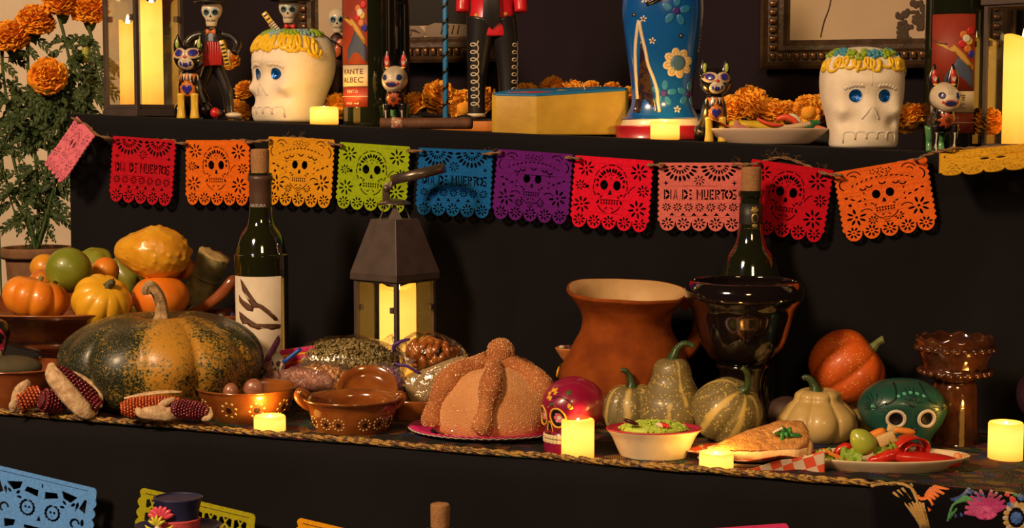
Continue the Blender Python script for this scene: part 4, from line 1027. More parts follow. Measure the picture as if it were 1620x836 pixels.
# long low dish under the seeds
Yd = Yat(668, 668)
t = thing('oval_dish', 'low terracotta dish under the sesame bag, beside the bread', 'dish', 668, Yd+.02)
obj('dish', xf(lathe([(0, 0), (50, 0), (62, 8), (68, 24), (70, 34), (66, 35), (60, 24), (0, 8)], 56, 4), sc=(1.0, .7, 1)), clayb, t)
t = thing('clay_dish', 'brown clay dish mostly hidden under the bag of caramel-coloured beans', 'dish', 688, Yat(560, 655)+.085)
obj('dish', lathe([(0, 0), (30, 0), (40, 8), (46, 26), (50, 36), (47, 37), (40, 24), (0, 10)], 48, 4, sq=.7), clayb, t)
# ------------------------------------------------ bags
plastic = glassy('plastic_film', (.99, .99, .99), .03, .10, bump=.8, bsc=.04)
plasticw = glassy('cloudy_film', (.99, .98, .98), .04, .15, bump=.8, bsc=.05, dens=.05, dcol=(.7, .6, .65))
def crumple(d, amp, sc, seed=0):
    V = []
    for v in d[0]:
        v = Vector(v); n = noise.noise_vector(v*sc+Vector((seed, 0, 0)))+.5*noise.noise_vector(v*sc*2.3+Vector((0, seed, 0)))
        V.append(v+n*amp)
    return V, d[1]
def bag(label, px, py, Y, fill, fm, filmd, cat='bag', film=plastic, rot=(0, 0, 0), name='treat_bag', extra=None):
    t = thing_at(name, label, cat, px, py, Y, rot[2], 'sweets and seeds in clear bags', rot[0], rot[1])
    o = obj('filling', fill, fm, t); tag(o, kind='stuff')
    obj('film', filmd, film, t)
    if extra: extra(t)
    return t
def seeds(n, rad, sc, fn, seed, r3=(1, .6, .25)):
    """fn(rnd)-> (pos, normal)"""
    rnd = random.Random(seed); ds = []
    for i in range(n):
        p, nn = fn(rnd); q = nn.to_track_quat('Z', 'X').to_euler()
        s = rad*rnd.uniform(.75, 1.25)
        ds.append(xf(ball(1, 7, 4), p, (math.degrees(q.x)+rnd.uniform(-40, 40), math.degrees(q.y)+rnd.uniform(-40, 40), rnd.uniform(0, 360)), (s*r3[0], s*r3[1], s*r3[2])))
    return join(*ds)
def ellsamp(a, b, c, zc=0, zmin=-1):
    def f(r):
        while True:
            d = Vector((r.gauss(0, 1), r.gauss(0, 1)-.4, r.gauss(0, 1)+.2)).normalized()
            if d.z > zmin: break
        k = r.uniform(.86, 1.0); return Vector((d.x*a*k, d.y*b*k, d.z*c*k+zc)), d
    return f
def ovoid(a, b, c, zc=0, seg=72, rings=44, pw=1): return xf(ball(1, seg, rings), (0, 0, zc), sc=(a, b, c))
pep = mat('pepita_seed', (.22, .18, .07), .5, col2=(.34, .25, .10), sc=.09, coat=.3)
YP = Yat(560, 655)+.05
core = lambda a, b, c: ovoid(a, b, c, 0, 24, 14)
bag('clear bag of green pumpkin seeds in front of the lantern', 548, 578, YP+.03, join(seeds(1500, 4.6, 1, ellsamp(80, 42, 42, 0, -.6), 2, (1, .62, .22)), core(68, 34, 36)), pep, crumple(join(ovoid(92, 48, 48, 0), tube([(72, 0, 16), (92, -4, 12), (108, -4, 20)], [18, 9, 16], 20, 5)), 4, .03, 3))
nut = mat('toasted_nut', (.62, .30, .07), .35, col2=(.45, .17, .04), sc=.1, coat=.5)
t = bag('small clear bag of toasted corn nuts below the pumpkin seed bag', 505, 600, YP-.02, seeds(260, 7.0, 1, ellsamp(48, 24, 20, 0, -.5), 5, (1, .62, .5)), nut, crumple(ovoid(60, 34, 28, 0), 6, .06, 9), film=plasticw)
def puff(t):
    pass
# pinkish twisted plastic
pinkfilm = glassy('pink_film', (.95, .75, .72), .10, .2, bump=1.0, bsc=.12, dens=.35, dcol=(.45, .22, .18))
t = thing_at('twisted_wrapper', 'crinkled pinkish plastic wrapper knot at the right edge of the large pumpkin', 'wrapper', 432, 606, YP-.04, 0, None)
obj('wrapper_film', crumple(join(ovoid(18, 14, 17, 2, 40, 24), tube([(-2, 0, 14), (-6, 0, 22), (-12, 0, 32)], [10, 4, 12], 18, 4), tube([(12, 0, 0), (30, 4, 8), (70, 6, 2), (96, 6, -2)], [12, 16, 18, 10], 20, 5)), 4.5, .11, 4), pinkfilm, t)
def gems(t): pass
sug = mat('purple_sugar', (.62, .50, .48), .7, col2=(.36, .14, .36), sc=.045, mixw=(.48, .54), bump=1, bsc=.5)
t = bag('clear bag of purple and cream sugar granules behind the cazuela', 606, 606, YP-.035, join(seeds(500, 3.0, 1, ellsamp(31, 18, 25, 0, -.8), 7, (1, .8, .7)), core(29, 16, 23)), sug, crumple(join(ovoid(37, 23, 31, 0), tube([(24, 0, 14), (34, 0, 26), (40, 0, 40)], [10, 5, 10], 16, 4)), 4, .08, 21), film=plasticw)
tie = mat('violet_tie', (.06, .015, .20), .4)
obj('twist_tie', tube([(18, -8, 33), (26, -10, 30), (40, -12, 28), (60, -12, 16)], [2, 2.4, 2.2, 2], 6, 3, flat=.5), tie, t)
car = mat('caramel_bean', (.42, .14, .025), .22, col2=(.30, .08, .015), sc=.05, coat=.8)
def habas():
    rnd = random.Random(12); ds = []
    for i in range(46):
        while True:
            d = Vector((rnd.gauss(0, 1), rnd.gauss(0, 1)-.6, rnd.gauss(0, 1)+.3)).normalized()
            if d.z > -.7: break
        q = d.to_track_quat('Z', 'X').to_euler()
        ds.append(xf(ball(1, 14, 9), d*1.0*Vector((1, 1, 1)).x*1 and Vector((d.x*38, d.y*22, d.z*23)), (math.degrees(q.x), math.degrees(q.y), rnd.uniform(0, 360)), (rnd.uniform(11, 14), rnd.uniform(7, 9), 6)))
    return join(*ds)
t = bag('clear bag of glossy caramel-coloured beans leaning on the lantern', 684, 562, YP+.035, habas(), car, crumple(ovoid(56, 34, 36, 0), 3.5, .035, 31), rot=(0, 14, 0))
obj('bag_tail', crumple(tube([(-44, 0, 0), (-62, -6, -4), (-78, -8, 6)], [14, 6, 16], 18, 5), 4, .09, 5), plasticw, t)
obj('twist_tie', tube([(-58, -14, -8), (-62, -18, 2), (-52, -18, 12), (-40, -16, 18)], [2.5, 3, 3, 2], 6, 3), tie, t)
obj('caramel_chip', ball(5, 8, 6, (-6, -32, -24)), mat('yellow_chip', (.75, .45, .03), .4), t)
# sesame bag: leaning brick
ses = mat('sesame', (.42, .30, .16), .6, col2=(.33, .21, .10), sc=.3, bump=.8, bsc=.6)
def brick(a, b, c, p=.45, nu=64, nv=40):
    def f(u, v):
        x, y = cos(2*PI*u), sin(2*PI*u); s, z = sin(PI*v), -cos(PI*v)
        return (a*superell(x, p)*superell(s, p), b*superell(y, p)*superell(s, p), c*superell(z, p))
    return grid(f, nu, nv)
def sesfill():
    rnd = random.Random(4); ds = [brick(58, 14, 26, .55)]
    for i in range(900):
        x = rnd.uniform(-54, 54); z = rnd.uniform(-24, 24); y = -14*(1-abs(x/59)**4)**.5*(1-abs(z/27)**4)**.5
        ds.append(xf(ball(1, 5, 3), (x, y, z), (rnd.uniform(0, 180), rnd.uniform(0, 180), 0), (2.2, 1.4, .8)))
    return join(*ds)
t = bag('clear bag of pale sesame seeds leaning beside the bread', 698, 602, YP-.04, sesfill(), ses, crumple(brick(66, 18, 30, .6), 2.2, .05, 41), rot=(-20, -22, 0))
# small sombrero skeleton and wrapped blanket beside the bottle
t = thing('skeleton_figurine', 'small white skeleton figurine with purple sombrero in front of the left bottle label', 'figurine', 438, YP-.01)
hz = 56
obj('body', lathe([(0, 0), (16, 0), (17, 8), (13, 30), (15, 44), (10, 54), (0, 57)], 24, 4), mat('figure_white', (.46, .36, .28), .6), t)
dS = xf(ball(1, 28, 18), (0, 0, hz+12), sc=(14, 13, 17)); obj('head', dS, whitep, t); tr = bvh(dS)
for x in (-6, 5): obj('painted_eye', paint(tr, ell(x, hz+14, 3.6, 4.4, 12), 0, .4), mat('dark_red_paint', (.07, .01, .01), .5), t)
obj('painted_nose', paint(tr, [(-1.8, hz+5), (1.8, hz+5), (0, hz+9)], 0, .4), blackp, t)
obj('painted_mouth', paint(tr, rect(-5, 5, hz, hz+2), 0, .4), blackp, t)
obj('sombrero_brim', xf(lathe([(0, -1), (24, -1), (30, 4), (31, 6), (24, 2), (0, 2)], 36, 3), (-6, 0, hz+27), (0, -62, 0)), mat('purple_felt', (.12, .03, .12), .9, col2=(.20, .06, .14), sc=.3, bump=.5, bsc=.5), t)
t = thing('striped_blanket', 'folded pink and orange striped cloth between the figurine and the pumpkin seed bag', 'cloth', 474, YP+.02)
zz = 62
for k, (c, a, b) in enumerate([((.70, .02, .18), 0, 10), ((.75, .16, .02), 10, 15), ((.70, .02, .18), 15, 22), ((.8, .35, .03), 22, 26), ((.65, .02, .15), 26, 33)]):
    obj('stripe', xf(box(-26, 30, -7+k, 9+k, a, b+.5, 2), (0, 0, zz-8), (0, -8, 0)), mat('stripe%d' % k, c, .9, bump=.5, bsc=.4), t)
obj('cloth_body', box(-24, 26, -2, 10, 0, 56, 4), mat('blanket_body', (.30, .02, .08), .9, bump=.5, bsc=.3), t)
t = thing_at('blue_straw', 'short blue drinking straw sticking out beside the striped cloth', 'straw', 462, 560, YP-.03)
obj('straw_tube', tube([(-14, 0, -14), (0, 0, -3), (14, 0, 8)], 3.4, 12, 2), mat('blue_plastic', (.01, .08, .45), .35), t)
obj('straw_holder', tube([(-15, 0, -15), (-20, 1, -30), (-22, 2, -60), (-22, 2, -85)], [3, 3, 3, 3], 8, 3), mat('clear_stick', (.4, .3, .28), .3), t)
# ================================================================ BREAD, SKULL, JUG
def bread_mat():
    m = mat('sugared_bread', (.50, .17, .045), .75, col2=(.36, .10, .025), sc=.018, bump=1.0, bsc=.5); return m
sugar = mat('sugar_grain', (.80, .50, .26), .25, coat=.6)
Yr = Yat(768, 690)
t = thing('bread_of_the_dead', 'round sugared sweet bread with bone-shaped dough strips on a pink plate', 'bread', 782, Yr, dz=8)
def domef(th, ph_):  # direction angles -> point of dome
    return Vector((108*cos(ph_)*cos(th), 88*cos(ph_)*sin(th), 116*sin(ph_)))
bread = bread_mat(); loafm = mat('bread_loaf', (.72, .36, .15), .75, col2=(.60, .25, .09), sc=.015, bump=1.0, bsc=.55)
dome = lathe([(0, 0), (80, 0), (100, 4), (108, 20), (106, 44), (92, 76), (66, 100), (34, 112), (0, 115)], 80, 6, wob=3, ws=.02)
dome = xf(dome, sc=(.93, .80, .93)); obj('loaf', dome, loafm, t); trd = bvh(dome)
def onto(x, z, lift):
    h = trd.ray_cast(Vector((0, 0, 30)), Vector((0, 0, 0)))
    return h
def radial(th, z, lift):
    """point on dome at azimuth th (deg) and height z"""
    d = Vector((cos(R(th)), sin(R(th)), 0)); h = trd.ray_cast(d*400+Vector((0, 0, z)), -d)
    p = h[0] if h[0] else Vector((0, 0, z)); return p+d*lift*.6+Vector((0, 0, lift*.5*min(1, z/90)))
def bone(th, dth=0, rr=1.0, rad0=22):
    pts = []; rad = []
    for z, r_ in ((17, 15), (24, 17), (34, 15), (46, 12.5), (58, 13), (72, 17), (84, 18), (96, 15), (103, 13)):
        pts.append(radial(th+dth*z/110, min(z, 104), 2)); rad.append(r_*rr)
    q = Vector(pts[-1]); pts.append(Vector((q.x*.35, q.y*.35, 113))); rad.append(14)
    return tube(pts, rad, 22, 4)
B = []
for th, dth, rr in ((-104, 14, 1.05), (-160, 0, 1.15), (-28, 8, 1.05), (150, 0, 1), (40, 0, 1)):
    d = bone(th, dth, rr); B.append(d); obj('dough_strip', d, bread, t)
knob = xf(ball(1, 40, 26), (10, 0, 126), sc=(22, 22, 22)); obj('top_knob', knob, bread, t)
def grains(ds, n, seed, r=1.05):
    rnd = random.Random(seed); me = bmesh.new(); out = []
    for d in ds:
        tris = [f for f in d[1]]; V = [Vector(v) for v in d[0]]
        areas = []; tot = 0
        for f in tris:
            c = (V[f[1]]-V[f[0]]).cross(V[f[2]]-V[f[0]]).length*(.5 if len(f) == 3 else 1); tot += c; areas.append(tot)
        import bisect
        for i in range(n):
            k = bisect.bisect(areas, rnd.random()*tot); f = tris[min(k, len(tris)-1)]
            if len(f) > 4: continue
            a, b = rnd.random(), rnd.random(); p = V[f[0]].lerp(V[f[1]], a).lerp(V[f[-1]].lerp(V[f[2] if len(f) == 4 else f[-1]], a), b)
            s = r*rnd.uniform(.5, 1.2); e = Matrix.Rotation(rnd.uniform(0, 3), 3, Vector((rnd.random(), rnd.random(), rnd.random()+.1)).normalized())
            out.append(([p+e @ Vector(q)*s for q in ((-1, -1, -.7), (1, -.8, -.7), (0, 1, -.7), (0, 0, 1))], [(0, 2, 1), (0, 1, 3), (1, 2, 3), (2, 0, 3)]))
    return join(*out)
o = obj('sugar_coating', grains([dome], 5000, 1)if False else join(grains([dome], 4500, 1), grains(B, 1500, 2), grains([knob], 900, 3)), sugar, t, False); tag(o, kind='stuff')
# pink plate
t = thing('paper_plate', 'silver and hot pink scalloped paper plate under the sugared bread', 'plate', 775, Yr)
def plate(Rx, Ry, rim, waves, amp, m, nm, th=1.6, base=.55):
    V = []; Fc = []; n = 200; prof = [(0, 1.5), (base, 1.5), (base+.08, 2.0), (.86, rim*.7), (1, rim)]
    for r, z in prof:
        for i in range(n):
            a = 2*PI*i/n; w_ = 1+(amp*cos(waves*a) if r > .84 else 0); V.append((Rx*r*cos(a)*w_, Ry*r*sin(a)*w_, z+(1.2*cos(waves*a) if r > .84 else 0)))
    for j in range(len(prof)-1):
        for i in range(n): i2 = (i+1) % n; Fc.append((j*n+i, j*n+i2, (j+1)*n+i2, (j+1)*n+i))
    o = obj(nm, (V, Fc), m, t); mm = o.modifiers.new('t', 'SOLIDIFY'); mm.thickness = th; mm.offset = -1; return o
plate(127, 104, 17, 62, .008, mat('hot_pink_foil', (.65, .01, .20), .35, coat=.3), 'liner', 1)
plate(129, 106, 14.5, 62, .010, mat('silver_card', (.50, .38, .30), .5), 'card', 1.2)
# pink card behind
t = thing('pink_card', 'flat pink card standing behind the bread', 'card', 770, Yr+.20)
l, u = spot(770, Yr+.20, 'M'); bb_ = 418+F*(-(l.z*CP+(Yr+.2)*SP))/fwd(Yr+.2, l.z)
obj('card_sheet', box(-26, 24, -1, 2, 0, bb_-571, .6), mat('pink_card', (.42, .09, .13), .8), t)
# ------------------------------------------------ jug
jug = mat('raw_terracotta', (.25, .056, .008), .85, spec=.12, col2=(.16, .033, .005), sc=.03, bump=.5, bsc=.06)
YJ = Yat(988, 668)+.02; l, u = spot(988, YJ, 'M'); bJ = 418+F*(-(l.z*CP+YJ*SP))/fwd(YJ, l.z)
t = thing('clay_jug', 'tall unglazed terracotta jug with one handle, behind the speckled gourds', 'jug', 990, YJ, rz=0)
HJ = bJ-459; k = HJ/205
prJ = [(0, 0), (62, 0), (72, 6), (92, 30), (104, 60), (103, 84), (92, 104), (80, 126), (72, 142), (70, 162), (78, 182), (90, 197), (95, 203), (93, 207), (88, 205), (76, 196), (64, 176), (58, 150), (60, 130), (50, 110), (0, 90)]
dJ = lathe([(r, z*k) for r, z in prJ], 84, 4, wob=2.0, ws=.02, fn=lambda x, y, z: (x, y, z-(x*.03 if z > 150 else 0)+(y*.10*min(1, max(0, (z-120)/60)))+(1.5*sin(math.atan2(y, x)*3) if z > 180*k else 0)))
# cut inner and outer so the cream inside has its own material
o = obj('jug_body', dJ, [jug, mat('cream_slip_inside', (.55, .36, .17), .6, col2=(.48, .30, .13), sc=.03)], t)
nr = 84; rows = len(prJ)*4-3
for p in o.data.polygons:
    if p.index//nr >= (len(prJ)-8)*4+2 and p.index//nr < rows: p.material_index = 1
obj('handle', tube([(84, 6, 178*k), (98, 6, 192*k), (112, 4, 192*k), (116, 2, 168*k), (114, 2, 140*k), (104, 4, 118*k), (92, 8, 104*k)], [11, 12, 12, 11, 11, 12, 12], 20, 5, flat=.7), jug, t)
# gold mermaid-like bowl and tart behind the jug's left
t = thing('gold_vase', 'shiny gold ornament partly hidden behind the left side of the clay jug', 'ornament', 893, YJ+.06)
l, u = spot(893, YJ+.06, 'M'); b_ = 418+F*(-(l.z*CP+(YJ+.06)*SP))/fwd(YJ+.06, l.z)
Hg = b_-570; goldm = mat('polished_gold', (.65, .42, .08), .16, metal=1)
obj('gold_body', xf(lathe([(0, 0), (18, 0), (20, 6), (17, Hg*.3), (22, Hg*.7), (18, Hg*.9), (8, Hg), (0, Hg+2)], 32, 4, ribs=8, depth=.15), rot=(0, 8, 0)), goldm, t)
t = thing('tart_figure', 'orange clay tart with dark filling atop the gold ornament beside the jug', 'tart', 899, YJ+.05, dz=Hg+2)
obj('crust', lathe([(0, 0), (8, 0), (18, 14), (21, 20), (19, 21), (14, 16), (0, 15)], 30, 3, ribs=10, depth=.06), mat('tart_crust', (.50, .18, .05), .6), t)
for i in range(9): obj('filling_piece', ball(4.2, 8, 6, (9*cos(i*.7)*(i % 3)/1.6, 9*sin(i*.7)*(i % 3)/1.6, 20+i % 2*2), (1.3, 1, .7)), mat('tart_fill%d' % (i % 3), [(.25, .06, .02), (.05, .03, .04), (.55, .45, .38)][i % 3], .4, coat=.4), t)
# ------------------------------------------------ black goblet
YG = 2.078; l, u = spot(1175, YG, 'M'); bG = 418+F*(-(l.z*CP+YG*SP))/fwd(YG, l.z)
t = thing('black_goblet', 'large shiny black glazed goblet in front of the right wine bottle', 'goblet', 1174, YG)
def gz(y): return bG-y
blk = mat('black_glaze', (.008, .005, .005), .07, coat=1, spec=.7, bump=.15, bsc=.02)
obj('bowl', lathe([(0, gz(576)), (34, gz(575)), (50, gz(566)), (64, gz(545)), (74, gz(516)), (81, gz(490)), (88, gz(478)), (93, gz(468)), (93, gz(456)), (88, gz(446)), (84, gz(443)), (81, gz(445)), (80, gz(460)), (70, gz(500)), (40, gz(550)), (0, gz(560))], 80, 5, wob=1.5, ws=.02), blk, t)
obj('pedestal', lathe([(0, 0), (58, 0), (60, 6), (50, 16), (38, 30), (33, gz(620)), (36, gz(590)), (40, gz(574)), (0, gz(572))], 56, 4, wob=1, ws=.02), blk, t)
# ------------------------------------------------ gourds
gst = mat('green_stem', (.035, .075, .022), .45, col2=(.02, .04, .012), sc=.1, coat=.3)
def speck_mat(name, base, fleck, dens=.5):
    m = mat(name, base, .5, coat=.15); N = m.node_tree.nodes; L = m.node_tree.links; b = N['Principled BSDF']
    tc = N.new('ShaderNodeTexCoord'); v = N.new('ShaderNodeTexVoronoi'); v.inputs['Scale'].default_value = .2; L.new(tc.outputs['Object'], v.inputs[0])
    n = N.new('ShaderNodeTexNoise'); n.inputs['Scale'].default_value = .05; n.inputs['Detail'].default_value = 6; L.new(tc.outputs['Object'], n.inputs[0])
    r = N.new('ShaderNodeMath'); r.operation = 'MULTIPLY_ADD'; r.inputs[1].default_value = .6; L.new(n.outputs[0], r.inputs[0]); L.new(v.outputs['Distance'], r.inputs[2])
    rr = N.new('ShaderNodeValToRGB'); rr.color_ramp.elements[0].position = dens; rr.color_ramp.elements[0].color = (1, 1, 1, 1); rr.color_ramp.elements[1].position = dens+.05; rr.color_ramp.elements[1].color = (0, 0, 0, 1); L.new(r.outputs[0], rr.inputs[0])
    at = N.new('ShaderNodeAttribute'); at.attribute_name = 'stripe'
    mx1 = N.new('ShaderNodeMath'); mx1.operation = 'MAXIMUM'; L.new(rr.outputs[0], mx1.inputs[0]); L.new(at.outputs['Fac'], mx1.inputs[1])
    mx = N.new('ShaderNodeMixRGB'); mx.inputs[1].default_value = tuple(base)+(1,); mx.inputs[2].default_value = tuple(fleck)+(1,); L.new(mx1.outputs[0], mx.inputs[0]); L.new(mx.outputs[0], b.inputs['Base Color'])
    return m
spk = speck_mat('speckled_gourd_rind', (.175, .135, .052), (.52, .38, .11), .55)
def striped(ob, fn):
    at = ob.data.attributes.new('stripe', 'FLOAT', 'POINT')
    for i, v in enumerate(ob.data.vertices): at.data[i].value = fn(v.co)
def angstripe(cs, w):
    def f(co):
        a = math.degrees(math.atan2(co.y, co.x)); return max(min(1, max(0, (1.25-abs((a-c+180) % 360-180+6*noise.noise(Vector((0, c, co.z*.04))))/w)*4)) for c in cs)
    return f
Yq = Yat(1003, 690)
t = thing('striped_gourd', 'squat olive gourd with yellow stripes left of the pear gourd', 'gourd', 1000, Yq+.02)
d = lathe([(0, 5), (24, 1), (40, 8), (48, 28), (45, 50), (36, 66), (26, 74), (10, 74), (0, 71)], 96, 5, ribs=7, depth=.12, pw=.6, wob=2, ws=.03)
ob = obj('rind', d, spk, t); striped(ob, angstripe([-105, -155, -60, -20, 30, 90, 150], 5.5))
obj('stem', tube([(-2, 0, 70), (-2, 0, 80), (-5, 0, 92), (-12, -2, 100), (-18, -2, 100)], [11, 7, 5, 4.5, 4], 14, 4, ribs=5, depth=.3), gst, t)
t = thing('pear_gourd', 'tall pear-shaped speckled olive gourd with green stem', 'gourd', 1062, Yq)
d = lathe([(0, 6), (28, 1), (48, 10), (56, 34), (52, 58), (40, 78), (32, 94), (29, 108), (24, 119), (12, 125), (0, 124)], 96, 5, ribs=5, depth=.03, pw=1, wob=2, ws=.03)
ob = obj('rind', d, spk, t); striped(ob, lambda co, f=angstripe([-72, -100], 2.6): f(co)*(1 if (co.z < 60 and co.x < 8) or (co.z > 55 and co.x > 3) else 0))
obj('stem', tube([(1, 0, 121), (3, 0, 130), (8, 0, 141), (18, -2, 149), (30, -2, 147), (34, -3, 143)], [13, 8, 5.5, 5, 4.5, 4], 14, 4, ribs=5, depth=.3), gst, t)
t = thing_at('tilted_gourd', 'speckled striped gourd lying tilted, its stem pointing right', 'gourd', 1152, 650, Yat(1150, 703), 0, None, 28, 30)
d = lathe([(0, -48), (22, -46), (48, -34), (58, -10), (54, 14), (40, 36), (24, 46), (10, 47), (0, 45)], 96, 5, ribs=6, depth=.08, pw=.7, wob=2, ws=.03)
ob = obj('rind', d, spk, t); striped(ob, angstripe([-120, -72, -24, 20, 170], 5))
obj('stem', tube([(0, 0, 42), (2, 0, 52), (0, 0, 62), (-12, 0, 78), (-24, 0, 82)], [14, 8, 6, 5, 5], 14, 4, ribs=5, depth=.3), gst, t)
# cream squash
Yc = Yat(1293, 700)
t = thing('cream_squash', 'cream-coloured knobbly squash behind the cheesecake and salad plate', 'squash', 1293, Yc)
d = lathe([(0, 4), (30, 0), (52, 8), (64, 26), (62, 44), (48, 60), (38, 68), (35, 78), (24, 84), (12, 83), (0, 80)], 96, 5, ribs=8, depth=.13, pw=.55, wob=1.5, ws=.03)
obj('rind', d, mat('cream_rind', (.56, .40, .15), .42, col2=(.50, .34, .12), sc=.03, coat=.25), t)
obj('stem', tube([(-4, 0, 80), (-6, 0, 90), (-12, 0, 100), (-20, 0, 104), (-25, 0, 101)], [12, 8, 6, 5, 4], 14, 4, ribs=5, depth=.3), gst, t)
# big orange gourd tilted
orp = speck_mat('orange_flecked_rind', (.62, .10, .010), (.80, .32, .04), .50)
t = thing_at('orange_pumpkin', 'orange red ribbed pumpkin lying tilted behind the cream squash', 'pumpkin', 1339, 582, Yat(1320, 690)+.07, 0, None, 8, 52)
obj('rind', pumpkin_mesh(64, 112, 7, .15, .1, .5, ph=.2), orp, t); at = t.children[0].data.attributes.new('stripe', 'FLOAT', 'POINT')
obj('stem', tube([(0, 0, 48), (-2, 0, 58), (-4, -3, 66), (-3, -5, 74)], [10, 7, 6, 7], 14, 4, ribs=5, depth=.3), mat('olive_stem', (.14, .16, .05), .6), t)
t = thing_at('hidden_squash', 'small olive yellow gourd peeking out left of the teal skull', 'gourd', 1364, 668, Yat(1364, 690)+.03)
obj('rind', pumpkin_mesh(24, 46, 6, .08, .1), mat('olive_rind', (.24, .18, .04), .5), t)
t = thing('dark_stone', 'dark brown round gourd in the shadow left of the cream squash', 'gourd', 1243, Yc+.06)
obj('rind', lathe([(0, 2), (24, 0), (34, 14), (34, 34), (24, 50), (8, 56), (0, 56)], 48, 5, ribs=6, depth=.05, wob=2), mat('dark_rind', (.05, .025, .02), .6), t)
# supports (crumpled cloth hidden behind the squash) that carry the tilted pumpkin
t = thing('clay_stand', 'small terracotta cup under the tilted orange pumpkin, behind the cream squash', 'cup', 1345, Yat(1320, 690)+.07)
obj('cup', lathe([(0, 0), (28, 0), (28, 4), (22, 20), (30, 42), (34, 50), (30, 50), (20, 30), (0, 24)], 36, 3), mat('dark_clay', (.10, .03, .015), .6), t)
# ------------------------------------------------ incense burner
YI = Yat(1510, 704); l, u = spot(1508, YI, 'M'); bI = 418+F*(-(l.z*CP+YI*SP))/fwd(YI, l.z)
bg = mat('brown_glaze', (.075, .022, .008), .12, col2=(.035, .011, .005), sc=.04, coat=1, bump=.3, bsc=.08)
t = thing('incense_burner', 'brown glazed incense burner cup on a tall flared foot at the right', 'incense burner', 1508, YI)
Hi = bI-532; kk = Hi/195
obj('cup', lathe([(0, 112*kk), (24, 114*kk), (40, 124*kk), (50, 130*kk), (56, 133*kk), (50, 138*kk), (52, 150*kk), (55, 160*kk), (59, 178*kk), (61, 192*kk), (58, 196*kk), (54, 190*kk), (48, 160*kk), (30, 146*kk), (0, 142*kk)], 72, 4, wob=1.5, ws=.08, fn=lambda x, y, z: (x, y, z+(2.2*sin(math.atan2(y, x)*12) if z > 180*kk else 0))), bg, t)
for z_, R_, n_ in ((133*kk, 55, 22), (176*kk, 60, 24)):
    for i in range(n_):
        a = 2*PI*i/n_; obj('pinched_scallop', xf(ball(1, 8, 6), (R_*cos(a), R_*sin(a), z_), (0, 0, math.degrees(a)), (4, 6.5, 5)), bg, t)
obj('foot', lathe([(39, 0), (42, 2), (40, 8), (38, 30), (37, 60), (36, 90*kk), (34, 108*kk), (30, 116*kk), (26, 110*kk), (31, 60), (34, 4)], 64, 4, wob=1, ws=.03, ribs=4, depth=.05), bg, t)
obj('ash', xf(ball(1, 24, 10), (0, 0, 150*kk), sc=(45, 45, 12)), mat('ash', (.10, .08, .08), .95, bump=1, bsc=.2), t)
# leaf-like dish right of plate
# purple thing far right
t = thing('purple_gourd', 'dark purple rounded ornament cut by the right border', 'ornament', 1632, Yat(1600, 700)+.02)
obj('ornament_body', lathe([(0, 40), (14, 42), (24, 60), (26, 82), (18, 102), (6, 112), (0, 112)], 36, 4, ribs=8, depth=.08), mat('purple_fuzz', (.06, .02, .12), .9, bump=.6, bsc=.4), t)
obj('ornament_stand', lathe([(0, 0), (20, 0), (18, 4), (6, 10), (5, 36), (12, 43), (0, 44)], 24, 3), blackp, t)
# ================================================================ PAINTED AND SUGAR SKULLS
def skull_surf(ctrl, bumps, seg=96, sub=8, p=.85):
    """ctrl rows (z, halfwidth, front, back); bumps (x, z, sx, sz, amount) on the face"""
    rows = catmull(ctrl, sub); V = []; Fc = []
    for z, w_, f, b in rows:
        w_ = max(w_, .01); m = (f+b)/2; h = max((b-f)/2, .01)
        for i in range(seg):
            a = 2*PI*i/seg; x = w_*superell(cos(a), p); y = m+h*superell(sin(a), p)
            if sin(a) < 0:
                k = min(1, -sin(a)*1.6)
                for bx, bz, sx, sz, am in bumps: y -= am*k*math.exp(-((x-bx)/sx)**2-((z-bz)/sz)**2)
            V.append((x, y, z))
    n = len(rows)
    for j in range(n-1):
        for i in range(seg): i2 = (i+1) % seg; Fc.append((j*seg+i, j*seg+i2, (j+1)*seg+i2, (j+1)*seg+i))
    Fc.append(tuple(range(seg))[::-1]); Fc.append(tuple((n-1)*seg+i for i in range(seg)))
    return V, Fc
def scal(c, k): return [(a*k, b*k, c_*k, d*k) for a, b, c_, d in c]
CT = [(0, 25, -36, 2), (3, 28, -40, 6), (16, 30, -42, 8), (34, 31, -42, 14), (42, 33, -40, 34), (56, 43, -42, 52), (76, 48, -44, 60), (96, 46, -38, 58), (112, 34, -24, 44), (121, 18, -6, 26), (124, 2, 6, 14)]
BP = [(-18, 66, 9, 9, -7), (18, 66, 9, 9, -7), (0, 52, 4, 6, -3), (0, 66, 4, 8, 2), (-30, 50, 9, 7, 3), (30, 50, 9, 7, 3), (0, 86, 24, 12, 3)]
magenta = mat('magenta_paint', (.24, .005, .055), .32, col2=(.28, .008, .04), sc=.02, coat=.35)
yel = mat('yellow_paint', (.75, .42, .03), .4); leafg = mat('leaf_paint', (.06, .10, .02), .4); pinkl = mat('rose_paint', (.70, .15, .22), .4)
YS = Yat(903, 722)
t = thing('magenta_skull', 'magenta painted skull with yellow ringed eyes behind the tall candle', 'skull', 903, YS+.01, rz=-52)
d = skull_surf(CT, BP); d = xf(d, (0, -4, 0), sc=(.92, .96, 1)); obj('skull_body', d, magenta, t); tr = bvh(d)
def eye(t, tr, x, z, r, ringm, rim=2.0, k=1.15, flowerm=None):
    obj('eye_socket', paint(tr, ell(x, z, r*.95, r*.95*k, 20), 0, .3), blackp, t)
    obj('eye_ring', line(tr, ell(x, z, r, r*k, 22), rim, closed=True), ringm, t)
    if flowerm:
        for j in range(6): an = j*PI/3; obj('painted_petal', paint(tr, ell(x+r*.38*cos(an), z+r*.38*sin(an), r*.26, r*.3, 10), 0, .8), flowerm, t)
        obj('painted_dot', paint(tr, ell(x, z, r*.3, r*.3, 10), 0, 1.1), whitep, t)
